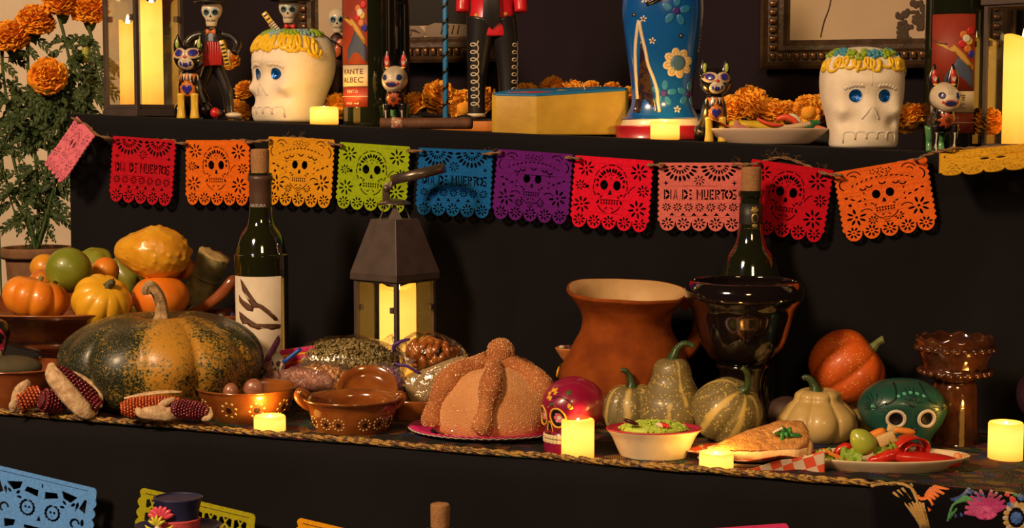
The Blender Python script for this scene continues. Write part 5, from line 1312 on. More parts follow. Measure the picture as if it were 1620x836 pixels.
eye(t, tr, 17, 65, 12.5, yel, 1.7, 1.2, pinkl); eye(t, tr, -17, 65, 12.5, yel, 1.7, 1.2, pinkl)
obj('nose', paint(tr, [(-5, 42), (-1, 44), (0, 47), (1, 44), (5, 42), (3, 52), (0, 56), (-3, 52)], 0, .4), blackp, t)
obj('nose_outline', line(tr, [(-6.5, 41), (-4, 53), (0, 58), (4, 53), (6.5, 41)], 1.0), yel, t)
obj('mouth_band', paint(tr, [(-29, 22), (-29, 38), (-15, 40), (0, 40), (15, 40), (29, 38), (29, 22), (0, 20)], 0, .3, 6), blackp, t)
for k in range(9):
    x = -24+k*6
    for z0, z1 in ((23.5, 29.5), (30.5, 36.5)): obj('tooth', paint(tr, [(x-2.4, z0), (x+2.4, z0), (x+2.6, (z0+z1)/2), (x+2.2, z1), (x-2.2, z1), (x-2.6, (z0+z1)/2)], 0, 1.2), mat('tooth_paint', (.75, .62, .36), .35), t)
obj('vine', line(tr, [(14, 84), (6, 92), (14, 98), (24, 96), (32, 92), (36, 84), (30, 80)], .9), blackp, t)
obj('vine', line(tr, [(12, 94), (6, 100), (14, 104)], .8), blackp, t)
for j in range(6): obj('painted_petal', paint(tr, petal(0, 100, .3+j*PI/3.4, 3, 10, 2.6, 8), 0, .6), yel, t)
for x, z, an in ((26, 104, 2.2), (8, 86, .3), (34, 84, 1.9)): obj('painted_leaf', paint(tr, petal(x, z, an, -5, 5, 2.4, 8), 0, .6), leafg if x != 34 else yel, t)
for sg in (-1, 1): obj('scroll', line(tr, [(sg*12, 46), (sg*18, 42), (sg*24, 46), (sg*22, 51), (sg*18, 50)], .9), blackp, t)
rnd = random.Random(6)
for k in range(14): obj('painted_dot', paint(tr, ell(rnd.uniform(-24, 24), rnd.choice([82, 49, 44, 60, 90])+rnd.uniform(-2, 2), 1, 1, 6), 0, .5, 1), yel if k % 2 else blackp, t)
# teal skull
teal = mat('teal_paint', (.012, .085, .062), .4, col2=(.010, .065, .05), sc=.03, coat=.3)
YT = Yat(1428, 716)
t = thing('teal_skull', 'dark teal painted skull with white ringed eye holes behind the salad plate', 'skull', 1428, YT+.012, rz=3)
CT2 = [(0, 34, -34, 6), (4, 38, -40, 14), (24, 42, -44, 30), (44, 60, -46, 56), (66, 69, -48, 66), (86, 63, -45, 62), (101, 49, -32, 48), (111, 28, -12, 28), (114, 2, 0, 14)]
d = skull_surf(CT2, [(-24, 58, 12, 11, -5), (24, 58, 12, 11, -5), (0, 38, 6, 8, -3), (0, 82, 30, 14, 2)]); obj('skull_body', d, teal, t); tr = bvh(d)
ringw = mat('bone_white', (.62, .52, .42), .5)
dteal = mat('dark_teal_paint', (.004, .016, .016), .4); lteal = mat('mint_paint', (.10, .45, .32), .4)
for sg in (-1, 1):
    obj('eye_hole', paint(tr, ell(sg*24, 58, 11, 11, 22), 0, .4), blackp, t); obj('eye_ring', line(tr, ell(sg*24, 58, 13, 12.5, 24), 3.0, closed=True), ringw, t)
    for k in range(22): an = 2*PI*k/22; obj('painted_dot', paint(tr, ell(sg*24+18.5*cos(an), 58+18*sin(an), 1.0, 1.0, 6), 0, .4, 1), dteal, t)
    for k in range(11): an = PI/2+(k-5)*.36; cx = sg*56; obj('painted_petal', line(tr, [(cx, 72), (cx+11*cos(an)-sg*1, 72+13*sin(an)), (cx+20*cos(an), 72+24*sin(an))], .8), dteal, t)
    obj('painted_dot', paint(tr, ell(sg*56, 74, 3, 4.5, 8), 0, .6), lteal if sg < 0 else mat('olive_paint', (.22, .22, .04), .5), t)
    obj('vine', line(tr, [(sg*20, 110), (sg*22, 98), (sg*26, 88), (sg*40, 80)], 1.5), dteal, t)
obj('mask_outline', line(tr, [(0, 36), (-8, 44), (-6, 34), (0, 44), (6, 34), (8, 44), (0, 36)], 1.3), dteal, t)
for k in range(5): obj('painted_dot', paint(tr, ell(-20+k*10, 94+4*cos((k-2)*.9), 3, 2.2, 8), 0, .6), lteal, t)
for k in range(9): an = PI*k/8; obj('painted_petal', line(tr, [(3*cos(an), 84+3*sin(an)), (18*cos(an), 84+22*sin(an))], .7), dteal, t)
obj('forehead_ring', line(tr, ell(0, 83, 5, 5, 12), 1.2, closed=True), dteal, t)
obj('mouth_band', paint(tr, rect(-24, 24, 12, 24), 0, .4), dteal, t)
# ------------------------------------------------ sugar skulls
CS = [(0, 46, -40, 38), (3, 52, -46, 46), (10, 54, -48, 50), (30, 55, -49, 54), (52, 58, -47, 62), (72, 63, -47, 70), (96, 66, -48, 76), (120, 66, -47, 76), (136, 62, -43, 72), (149, 53, -34, 62), (158, 37, -20, 44), (163, 18, -2, 26), (164, 2, 8, 14)]
BS = [(-24, 84, 15, 13, -9), (24, 84, 15, 13, -9), (0, 58, 9, 13, 8), (0, 50, 20, 18, 2), (-46, 60, 13, 10, 9), (46, 60, 13, 10, 9), (-36, 40, 10, 10, -9), (36, 40, 10, 10, -9), (0, 18, 34, 18, 8), (0, 108, 34, 9, 4)]
def sugar_skull(label, px, Y, rz, s, warm, hb):
    t = thing('sugar_skull', label, 'skull', px, Y, 'U', rz=rz, group='sugar skulls with icing crowns on the upper tier')
    white = mat('sugar_white', (.88, .78, .66), .6, col2=(.82, .71, .58), sc=.05, sss=.25, bump=.3, bsc=.4)
    sc = lambda d: xf(d, sc=s)
    d = sc(skull_surf(CS, BS, p=.78)); obj('skull_body', d, white, t); tr = bvh(d)
    sx, sz = s[0], s[2]
    foil = mat('blue_foil', (.005, .16, .62), .15, col2=(.0, .05, .3), sc=.3, coat=1, metal=.5, bump=.5, bsc=.3)
    def S(p): return [(x*sx, z*sz) for x, z in p]
    for sg in (-1, 1):
        o = obj('foil_eye', paint(tr, S(ell(sg*23, 84, 10, 10.5, 22)), 0, .8), foil, t, False)
        obj('eye_rim', line(tr, S(ell(sg*23, 84, 10.6, 11, 24)), .9, closed=True), white, t)
    obj('nose_line', line(tr, S([(-15, 47), (-8, 56), (0, 66), (7, 56), (12, 47)]), 1.9), white, t)
    # eyebrows, squiggles
    for sg in (-1, 1):
        pts = [(sg*(12+k*2.7), 99+(2.4 if k % 2 else -1.2)+2.5*sin(k/10*PI)-(k*.35)) for k in range(12)]
        obj('eyebrow_icing', line(tr, S(pts), 1.6), white, t)
    obj('brow_line', line(tr, S([(0, 100), (1, 112), (0, 124)]), .7), white, t)
    pts = []
    for k in range(145): u_ = k/144; pts.append((-41+82*u_-2.5*sin(u_*10*PI), 9+18*abs(sin(u_*5*PI))**.32))
    obj('teeth_icing', line(tr, S(pts), 1.5, sub=1), white, t)
    # yellow icing squiggle across forehead, wrapping to the sides
    yi = mat('yellow_icing', (.85, .55, .02), .4, coat=.3); gi = mat('green_icing', (.26, .40, .02), .45, coat=.2); bi = mat('blue_icing', (.06, .28, .42), .45, coat=.2); bi2 = mat('pale_blue_icing', (.25, .42, .42), .45)
    if not warm: bi2 = bi
    segs = []
    H_ = 160*sz
    def topray(th, el):
        """point at azimuth th, elevation el from a centre inside the cranium"""
        c = Vector((0, 12*s[1], 96*sz)); dd = Vector((cos(th)*cos(el), sin(th)*cos(el), sin(el)))
        h = tr.ray_cast(c+dd*600, -dd); return (h[0] if h[0] else c), dd
    pts = []
    N_ = 260
    for k in range(N_):
        u_ = k/(N_-1); th = -PI/2+(u_-.5)*3.1; ph_ = u_*2*PI*(17 if warm else 12)+1.5*sin(u_*25); el = .62+(.19 if warm else .13)*sin(ph_)-.16*(abs(u_-.5)*2)**2+.04*sin(u_*31); th += .10*cos(ph_)
        p, dd = topray(th, el); pts.append(p+dd*1.2)
    o = obj('yellow_icing', tube(pts, 3.0 if warm else 2.3, 8, 2), yi, t)
    rnd = random.Random(int(px))
    ds = []
    for k in range(5):
        th = -PI/2+(k-2)*.6+.2; p, dd = topray(th, .50+rnd.uniform(-.05, .05)-.08*abs(k-5)/5); p2, d2 = topray(th+.07, .68)
        ds.append(tube([p+dd*1, p.lerp(p2, .5)+dd*3.2, p2+d2*1.5], [2.0, 3.4, 3], 8, 3))
    for k, dd_ in enumerate(ds): obj('icing_drop', dd_, yi, t)
    for k in range(15):
        th = -PI/2+(k-7)*.30; m_ = gi if k % 4 in (1, 2) else bi2
        p, dd = topray(th, .90); bl = []
        for j in range(10):
            off = Vector((rnd.uniform(-1, 1), rnd.uniform(-1, 1), rnd.uniform(-.8, .8)))*9
            h = tr.ray_cast(p+off+dd*100, -dd)
            if h[0]: bl.append(ball(rnd.uniform(3.0, 4.4), 8, 6, h[0]+dd*1.4))
        q = obj('icing_rosette', bl[0] if len(bl) == 1 else join(*bl), m_, t); tag(q, kind='stuff')
    return t
sugar_skull('white sugar skull turned left with yellow and pale blue icing, left on the upper tier', 455, yR(-.33)+.17, -42, (.93, 1.0, .90), True, 0)
sugar_skull('white sugar skull facing front with blue, green and yellow icing, right on the upper tier', 1365, yR(.46)+.125, 3, (.985, .9, .975), False, 0)
# ================================================================ CLAY FOOD
ceram = mat('cream_ceramic', (.78, .62, .42), .4, col2=(.70, .54, .36), sc=.05, coat=.3)
# salad bowl
Yv = Yat(1034, 727)
t = thing('salad_bowl', 'small cream bowl with magenta rim below the pear gourd', 'bowl', 1034, Yv)
obj('bowl', lathe([(0, 0), (46, 0), (50, 2), (58, 18), (66, 36), (74, 47), (75, 49), (72, 49), (62, 38), (48, 24), (0, 20)], 64, 4, sq=.72), ceram, t)
obj('rim_band', lathe([(72.5, 48.0), (75.6, 49), (75.2, 51), (70, 49.5), (66, 44)], 64, 2, sq=.72), mat('magenta_rim', (.45, .02, .06), .35), t)
let = mat('shredded_lettuce', (.36, .52, .04), .5, col2=(.50, .62, .10), sc=.2)
t = thing('shredded_lettuce', 'heap of shredded green lettuce inside the cream bowl', 'lettuce', 1034, Yv, dz=31)
rnd = random.Random(2); ds = [xf(ball(1, 24, 12), (0, 0, 18), sc=(54, 38, 11))]
for i in range(260):
    a = rnd.uniform(0, 2*PI); r = rnd.uniform(0, 1)**.5; x, y = r*54*cos(a), r*36*sin(a); z = 17+11*(1-r*r)+rnd.uniform(0, 3); b = rnd.uniform(0, PI); L_ = rnd.uniform(5, 11)
    ds.append(tube([(x-L_*cos(b)*.5, y-L_*sin(b)*.5, z), (x, y, z+rnd.uniform(.5, 2.5)), (x+L_*cos(b)*.5, y+L_*sin(b)*.5, z-1)], 1.2, 5, 2))
tag(obj('lettuce_shreds', join(*ds), let, t), kind='stuff')
for nm, lb, x, m_, sz in (('bean_slice', 'dark brown bean slice on the lettuce at its left', -37, mat('bean_brown', (.05, .012, .01), .25, coat=.5), (15, 4, 3.5)), ('radish_piece', 'red and white radish piece on the lettuce', 17, mat('radish', (.50, .02, .03), .35), (8, 4, 4)), ('cheese_crumb', 'white cheese crumb on the lettuce beside the radish', 9, mat('fresh_cheese', (.72, .60, .42), .5), (7, 4, 4))):
    t = thing(nm, lb, 'food', 1034+x, Yv-.02, dz=61); obj('piece_body', xf(ball(1, 16, 10), (0, -4, 0 if nm != 'bean_slice' else 4), (0, 20, 0), sz), m_, t)
# checkered paper
def checker(name, c1, c2, sc):
    m = mat(name, c1, .7); N = m.node_tree.nodes; L = m.node_tree.links; tc = N.new('ShaderNodeTexCoord'); k = N.new('ShaderNodeTexChecker'); k.inputs['Scale'].default_value = sc
    mp = N.new('ShaderNodeMapping'); mp.inputs['Rotation'].default_value = (0, 0, .3) if 'flap' not in name else (0, .35, 0); mp.inputs['Scale'].default_value = (1, 1, 0) if 'flap' not in name else (1, 0, 1); L.new(tc.outputs['Object'], mp.inputs[0])
    k.inputs[1].default_value = tuple(c1)+(1,); k.inputs[2].default_value = tuple(c2)+(1,); L.new(mp.outputs[0], k.inputs[0]); L.new(k.outputs[0], N['Principled BSDF'].inputs['Base Color']); return m
chk = checker('red_checker', (.66, .10, .04), (.66, .52, .40), .055)
def dish(t, Rx, Ry, H, m, nm='plate', rimw=.12):
    pr = [(0, 0), (.60, 0), (.72, .10), (.9, .6), (1, .95), (.99, 1.05), (.93, .90), (.74, .25), (0, .12)]
    return obj(nm, xf(lathe(pr, 80, 3), sc=(Rx, Ry, H)), m, t)
def paper_sheet(t, Rx, Ry, z0, m, seed, pts=4, wav=5):
    def f(u, v):
        a = 2*PI*u; r = v; k = 1+.16*cos(pts*a+.6); x, y = Rx*r*cos(a)*k, Ry*r*sin(a)*k
        return (x, y, z0+r**3*9+wav*max(0, r-.6)*(1+sin(a*5+seed))+1.2*noise.noise(Vector((x*.06, y*.06, seed))))
    o = obj('checkered_paper', grid(f, 72, 14), m, t); mm = o.modifiers.new('t', 'SOLIDIFY'); mm.thickness = .6; mm.offset = -1; return o
# cheesecake
Yk = Yat(1200, 738)
t = thing('cake_plate', 'cream oval plate lined with red checkered paper under the cheesecake slice', 'plate', 1200, Yk, rz=-3)
dish(t, 96, 56, 13, ceram); paper_sheet(t, 98, 66, 13, chk, 2, wav=9)
o = obj('checkered_paper', grid(lambda u, v: (-42+u*138, -60-5*sin(u*7)-v*3+u*6, 3+v*(6+27*u**1.3)+2*sin(u*11+v*3)), 50, 12), checker('red_checker_flap', (.70, .085, .03), (.66, .52, .40), .06), t); mm = o.modifiers.new('t', 'SOLIDIFY'); mm.thickness = .6
t = thing('cheesecake_slice', 'slice of browned cheesecake on red checkered paper', 'cake', 1198, Yk, dz=15, rz=0)
def wedge():
    out = [(-80, -8), (-50, -20), (0, -26), (60, -26), (78, -10), (82, 10), (76, 34), (40, 40), (-20, 22)]
    return out
cakes = mat('cake_filling', (.78, .60, .30), .55, col2=(.70, .48, .22), sc=.05, bump=.4, bsc=.15)
crustm = mat('cake_crust', (.62, .30, .09), .7, col2=(.42, .17, .04), sc=.09, bump=1, bsc=.25)
def slab(out, z0, z1, topfn=None, n=10):
    m = len(out); V = []; Fc = []
    fine = []
    for i in range(m):
        a, b = out[i], out[(i+1) % m]
        for k in range(8): t_ = k/8; fine.append((a[0]+(b[0]-a[0])*t_, a[1]+(b[1]-a[1])*t_))
    m = len(fine)
    cx = sum(p[0] for p in fine)/m; cy = sum(p[1] for p in fine)/m
    for x, y in fine: V.append((x, y, z0))
    for k in range(n, 0, -1):
        for x, y in fine: X, Y_ = cx+(x-cx)*k/n, cy+(y-cy)*k/n; V.append((X, Y_, z1+(topfn(X, Y_, k/n) if topfn else 0)))
    V.append((cx, cy, z1+(topfn(cx, cy, 0) if topfn else 0)))
    Fc.append(tuple(range(m))[::-1])
    for j in range(n):
        for i in range(m): i2 = (i+1) % m; Fc.append((j*m+i, j*m+i2, (j+1)*m+i2, (j+1)*m+i))
    for i in range(m): Fc.append((n*m+i, n*m+(i+1) % m, (n+1)*m))
    return V, Fc
obj('filling', slab(wedge(), 0, 24, lambda x, y, k: y*.35+x*.05), cakes, t)
obj('browned_top', slab([(x*1.01, y*1.01) for x, y in wedge()], 17, 27, lambda x, y, k: 3+y*.5+x*.09+2*noise.noise(Vector((x*.12, y*.12, 0)))-3*(k**8)), crustm, t)
obj('end_crust', tube([(80, -8, 4), (82, -6, 20), (76, 0, 30)], [4, 5, 4], 10), mat('crumb_crust', (.45, .26, .10), .8, bump=1, bsc=.4), t)
gp = mat('green_garnish', (.03, .22, .05), .35, coat=.4)
t = thing('green_garnish', 'green leafy clay garnish on top of the cheesecake', 'garnish', 1242, Yk, dz=52)
for i, (x, z, rx) in enumerate([(-12, 6, 0), (-2, 10, 40), (6, 6, 80), (14, 2, 10), (-6, 2, 120), (2, 0, 60)]): obj('leaf', xf(box(-9, 9, -4, 4, -3, 3, 2), (x, -6, z-2), (rx, rx*.7, rx)), gp, t)
for i in range(5): obj('bud', ball(2.4, 8, 6, (-20+i*3, -12, 6+i*1.5)), whitep, t)
# salad plate lower right
Yw = Yat(1400, 745); 
t = thing('oval_plate', 'cream oval plate of clay salad in front of the teal skull', 'plate', 1401, Yw)
dish(t, 131, 62, 25, ceram)
redp = mat('red_pepper', (.60, .022, .010), .32, col2=(.48, .012, .008), sc=.04, coat=.4); orp2 = mat('carrot', (.80, .25, .03), .45); lgr = mat('light_green_pepper', (.36, .42, .05), .3, coat=.4); lf = mat('salad_leaf', (.22, .36, .03), .5, bump=.5, bsc=.3); cheese = mat('beige_cheese', (.66, .45, .18), .6, bump=.4, bsc=.3)
def food(nm, lb, cat, px, z, d, m_, Yo=0, extra=None):
    t = thing(nm, lb, cat, px, Yw+Yo, dz=z); obj(nm+'_body', d, m_, t)
    return t
def ruf(w, h, seed, n=26): 
    return xf(grid(lambda u, v: ((u-.5)*w, (v-.5)*h*.8, 5*noise.noise(Vector((u*4, v*4, seed)))+3*sin(u*14+seed)*abs(v-.5)*2), n, 10), (0, 0, 0))
def strip_roll(Rr, turns, w, flare=0, n=70):
    V = []
    for i in range(n+1):
        a = 2*PI*turns*i/n; r = Rr*(.35+.65*i/n)
        for y in (-w/2, 0, w/2): rr = r*(1+flare*(1 if y < 0 else 0)); V.append((rr*cos(a), y, rr*sin(a)))
    Fc = [(i*3+k, i*3+k+1, (i+1)*3+k+1, (i+1)*3+k) for i in range(n) for k in range(2)]
    return V, Fc
def solid(o, th): mm = o.modifiers.new('t', 'SOLIDIFY'); mm.thickness = th; mm.offset = 0; return o
t = food('rolled_pepper', 'large curled red pepper roll at the centre right of the salad plate', 'pepper', 1438, 22, xf(strip_roll(25, 1.45, 26, .15), (0, -10, 16), (12, 0, 20), (1.15, 1, .85)), redp); solid(t.children[0], 2.5)
food('red_pepper_slice', 'broad red pepper strip along the front right of the plate', 'pepper', 1458, 18, xf(brick(58, 16, 11, .8), (0, -14, 6), (0, 6, 0)), redp, -.005)
food('red_pepper_slice', 'red pepper strip left of the rolled red pepper', 'pepper', 1398, 18, crumple(xf(brick(30, 12, 10, .8), (0, -14, 8), (0, -20, 0)), 2, .05, 3), redp, -.005)
food('red_pepper_slice', 'small curled red pepper piece at the left back of the plate', 'pepper', 1336, 16, xf(tube([(-16, 0, 2), (-8, 0, 14), (4, 0, 18), (14, 0, 8)], [6, 7, 7, 5], 12), (0, -4, 0)), redp, .01)
food('green_chile', 'plump light green pepper lying on the salad', 'pepper', 1361, 26, xf(lathe([(0, -24), (6, -22), (15, -12), (19, 2), (17, 14), (9, 21), (0, 23)], 32, 4), (0, -12, 22), (0, 138, 10)), lgr)
food('carrot_stick', 'upper orange carrot stick at the left of the plate', 'carrot', 1318, 20, xf(box(-24, 24, -3, 3, -3, 3, 1), (2, -14, 4), (0, 24, 4)), orp2)
food('carrot_stick', 'lower orange carrot stick at the left edge of the plate', 'carrot', 1308, 18, xf(box(-20, 20, -3, 3, -3, 3, 1), (0, -18, -1), (0, 14, -8)), orp2)
food('carrot_slice', 'thick orange carrot slice behind the green pepper', 'carrot', 1384, 40, xf(brick(17, 8, 8, .7), (0, -2, 14), (0, -25, 0)), orp2, .01)
food('carrot_slice', 'orange carrot slice on top beside the cheese piece', 'carrot', 1428, 46, xf(brick(18, 8, 5, .7), (0, -2, 16), (0, 8, 0)), orp2, .01)
food('cheese_piece', 'beige cheese piece at the top centre of the salad', 'cheese', 1399, 36, xf(box(-15, 15, -7, 7, -9, 9, 3), (0, -8, 16), (0, -22, 0)), cheese)
food('cheese_piece', 'small beige wedge behind the red roll', 'cheese', 1412, 46, xf(box(-10, 8, -5, 5, -6, 6, 2), (0, -2, 18), (0, 18, 0)), cheese, .01)
for i, (px_, z_, lb) in enumerate([(1343, 18, 'ruffled green leaf in front of the green pepper'), (1394, 26, 'ruffled green leaf below the cheese piece'), (1418, 34, 'ruffled green leaf above the red roll'), (1305, 16, 'dark green leaf at the left end of the plate')]):
    t = food('lettuce_leaf', lb, 'lettuce', px_, z_, xf(ruf(34, 30, i), (0, -16, 8), (55, 0, i*20-20)), lf); solid(t.children[0], 1.5)
food('pepper_seed', 'pale orange clay bits at the right end of the plate', 'food', 1513, 22, join(ball(7, 12, 8, (0, -6, 4)), ball(6, 12, 8, (8, -4, 3))), mat('peach_bit', (.75, .30, .12), .5))['kind'] = 'stuff'
# ------------------------------------------------ upper taco plate
Yu = yR(.31)+.085
t = thing('taco_plate', 'cream oval plate with checkered paper and clay taco on the upper tier', 'plate', 1214, Yu, 'U')
dish(t, 96, 52, 24, mat('pink_ceramic', (.70, .52, .40), .45))
def sheet(u, v):
    x = -92+u*70; y = -30+v*60; return (x, y, 20+18*(1-u)**1.5+2*sin(u*9+v*5))
o = obj('checkered_paper', grid(sheet, 20, 20), checker('orange_checker', (.72, .16, .03), (.66, .48, .30), .075), t); solid(o, .8)
def ufood(nm, lb, cat, px, z, d, m_, Yo=0):
    t = thing(nm, lb, cat, px, Yu+Yo, 'U', dz=z); obj(nm+'_body', d, m_, t); return t
ufood('tortilla', 'folded yellow clay tortilla on the upper checkered plate', 'tortilla', 1200, 20, crumple(xf(brick(50, 22, 8, .8), (0, 0, 8), (0, 4, 0)), 1.5, .05), mat('corn_tortilla', (.70, .50, .03), .45, col2=(.62, .42, .03), sc=.08))
ufood('red_strip', 'thin red clay strip lying across the tortilla', 'food', 1212, 28, tube([(-18, -22, 12), (-6, -24, 6), (8, -24, 2), (22, -22, 2)], [2, 3, 3, 2], 8), mat('red_clay', (.75, .08, .03), .4))
ufood('red_strip', 'thick curved red clay slice near the right of the upper plate', 'food', 1240, 26, tube([(-14, -10, 14), (0, -12, 18), (14, -12, 12), (18, -12, 4)], [3, 5, 5, 3], 10), mat('red_clay', (.75, .08, .03), .4))
ufood('white_strip', 'white clay onion curl beside the curved red slice', 'food', 1250, 30, tube([(-14, -8, 12), (2, -10, 15), (14, -10, 6)], [3, 5, 3], 10), mat('white_clay', (.72, .62, .48), .5))
ufood('white_strip', 'beige clay strip lying across the right half of the upper plate', 'food', 1258, 26, tube([(-34, -18, 2), (-12, -20, 3), (6, -20, 5), (20, -18, 8)], [4, 4, 5, 4], 10), mat('beige_clay', (.60, .42, .26), .5))
ufood('green_leaf_piece', 'dark green clay leaf at the right of the upper plate', 'food', 1276, 24, crumple(xf(brick(20, 10, 7, .9), (0, -12, 8), (0, -16, 0)), 2, .09), mat('green_clay', (.015, .15, .04), .4))
ufood('green_leaf_piece', 'dark green clay leaf at the lower middle of the upper plate', 'food', 1244, 20, crumple(xf(brick(18, 8, 4, .9), (0, -26, 2)), 1.5, .09), mat('green_clay', (.015, .15, .04), .4))
ufood('pink_leaf_piece', 'dusty pink clay petal at the left of the upper plate', 'food', 1164, 20, prism([(-20, 0), (-8, 4), (-4, 18), (2, 10), (18, 4), (20, 0)], -28, -22, 1), mat('dusty_pink_clay', (.50, .18, .16), .5))
ufood('pink_leaf_piece', 'salmon clay strip at the right end of the upper plate', 'food', 1292, 24, tube([(-16, -12, 10), (0, -14, 4), (12, -12, 2)], [3, 5, 3], 8), mat('salmon_clay', (.65, .16, .10), .5))
# ================================================================ UPPER TIER
# left and right lanterns
def ybase(px, Y, tier='U'):
    l, u = spot(px, Y, tier); return 418+F*(-(l.z*CP+Y*SP))/fwd(Y, l.z)
t, c = lantern('tall metal lantern with glass panes at the left end of the upper tier', 229, yR(-.56)+.13, 'U', 90, 205, 70, 47, (17, 168, 12, 6), rtop=.3)
c['label'] = 'lit pillar candle inside the left upper lantern'
c2 = copy_tree(c); c2.location = t.location+Vector((-24, -2, 14))*t.scale[0]; c2.scale = tuple(x*.8 for x in c.scale); c2['label'] = 'thinner lit candle seen in the left pane of the left upper lantern'
t, c = lantern('metal lantern with glass panes cut by the right border on the upper tier', 1614, yR(.66)+.135, 'U', 88, 238, 70, 43, (31, 172, 2, 0), rtop=.3)
c['label'] = 'lit pillar candle inside the right upper lantern'
# ------------------------------------------------ cats
catb = mat('black_ceramic', (.010, .007, .008), .25, coat=.45); yelc = mat('yellow_ceramic', (.75, .50, .05), .3, coat=.5); eyeb = mat('violet_eye', (.03, .03, .30), .3, coat=.5); orng = mat('orange_paint', (.62, .18, .03), .4); redp2 = mat('red_paint', (.55, .02, .02), .35, coat=.4); wcer = mat('white_ceramic', (.66, .56, .42), .35, coat=.4)
def cat(label, px, Y, rz, s=1):
    t = thing('cat_figurine', label, 'figurine', px, Y, 'U', rz=rz, group='black painted cat figurines')
    sc = lambda d: xf(d, sc=(s, s, s))
    body = join(lathe([(0, 30), (12, 26), (19, 34), (19, 48), (15, 60), (12, 66), (0, 68)], 36, 4, sq=.9), xf(ball(1, 24, 16), (0, 22, 18), sc=(17, 20, 19)))
    def torso(u, v):
        z = 24+46*v; r = [15, 20, 20, 17, 13][min(4, int(v*4.99))]
        return None
    b = tube([(0, 24, 10), (0, 20, 22), (0, 8, 36), (0, 2, 50), (0, 0, 66)], [19, 22, 19, 17, 11], 32, 5)
    obj('torso', sc(b), catb, t); trb = bvh(sc(b))
    for sg in (-1, 1):
        obj('leg', sc(lathe([(0, 0), (6, 0), (6.5, 3), (5.5, 12), (5.5, 30), (6, 36), (0, 38)], 20, 3)) if False else xf(sc(lathe([(0, 0), (6, 0), (6.5, 3), (5.2, 14), (5.2, 28), (5.5, 34), (0, 36)], 20, 3)), (sg*9.5*s, -10*s, 0)), yelc, t)
        obj('haunch', sc(xf(ball(1, 20, 14), (sg*18, 16, 12), sc=(9, 17, 12.5))), catb, t)
    obj('tail', sc(tube([(16, 36, 8), (26, 34, 8), (34, 20, 8), (36, 6, 8)], [5, 6, 6, 5.5], 14, 4)), catb, t)
    obj('tail_tip', sc(ball(7.5, 14, 10, (36, -1, 8), (.9, 1, 1))), redp2, t)
    h = xf(ball(1, 40, 28), (0, -2, 84), sc=(22, 19, 19.5)); obj('head', sc(h), catb, t); tr = bvh(sc(h))
    for sg in (-1, 1):
        obj('ear', sc(tube([(sg*14, 0, 94), (sg*16, 0, 104), (sg*16, 0, 117)], [8, 6.5, .6], 16, 4, flat=.6)), catb, t)
        obj('inner_ear', sc(xf(ball(1, 12, 8), (sg*15.5, -5.5, 104), sc=(2.8, 1.6, 6.5))), mat('lime_paint', (.40, .50, .10), .3, coat=.5), t)
    S = lambda p: [(x*s, z*s) for x, z in p]
    for sg in (-1, 1):
        obj('mask_patch', paint(tr, S(ell(sg*9.5, 90, 11, 7.5, 20)), 0, .3), wcer, t)
        obj('eye', paint(tr, S(ell(sg*10, 90.5, 6, 4.5, 16, sg*8)), 0, .9), eyeb, t); obj('eye_ring', line(tr, S(ell(sg*10, 90.5, 6.6, 5.2, 18, sg*8)), .6, closed=True), orng, t)
    obj('muzzle_patch', paint(tr, S(ell(0, 76, 11, 8.5, 20)), 0, .5), wcer, t); obj('nose', paint(tr, S(ell(0, 85, 2.4, 2.2, 8)), 0, 1.2), redp2, t)
    obj('mouth', paint(tr, S([(-8, 79), (0, 77), (8, 79), (8, 74), (0, 71), (-8, 74)]), 0, 1.0), eyeb, t)
    for x in (-4, 4): obj('fang', paint(tr, S([(x-1.6, 79), (x+1.6, 79), (x, 73)]), 0, 1.6), whitep, t)
    for k in range(7): x = -13.5+k*4.5; obj('collar_flame', paint(trb, S([(x-2.3, 62), (x+2.3, 62), (x, 52-(2 if k % 2 else 0))]), 0, .5), orng if k % 2 else wcer, t)
    obj('heart_glow', paint(trb, S([(10*cos(2*PI*k/20)*(1+.14*(k % 2)), 41+9.5*sin(2*PI*k/20)*(1+.14*(k % 2))) for k in range(20)]), 0, .5), orng, t)
    obj('painted_heart', paint(trb, S([(0, 33), (5, 38), (7, 42), (5.5, 46), (2.5, 46.5), (0, 44), (-2.5, 46.5), (-5.5, 46), (-7, 42), (-5, 38)]), 0, 1.0), eyeb, t)
    obj('heart_flame', paint(trb, S([(-4, 49), (-3, 54), (-1, 51), (0, 56), (1, 51), (3, 54), (4, 49)]), 0, .8), orng, t)
    return t
cat('black cat figurine with skull face and yellow legs beside the left lantern', 301, yR(-.49)+.06, -6, 1.13)
cat('black cat figurine with skull face and yellow legs beside the blue robed figure', 1130, yR(.28)+.075, 4, 1.12)
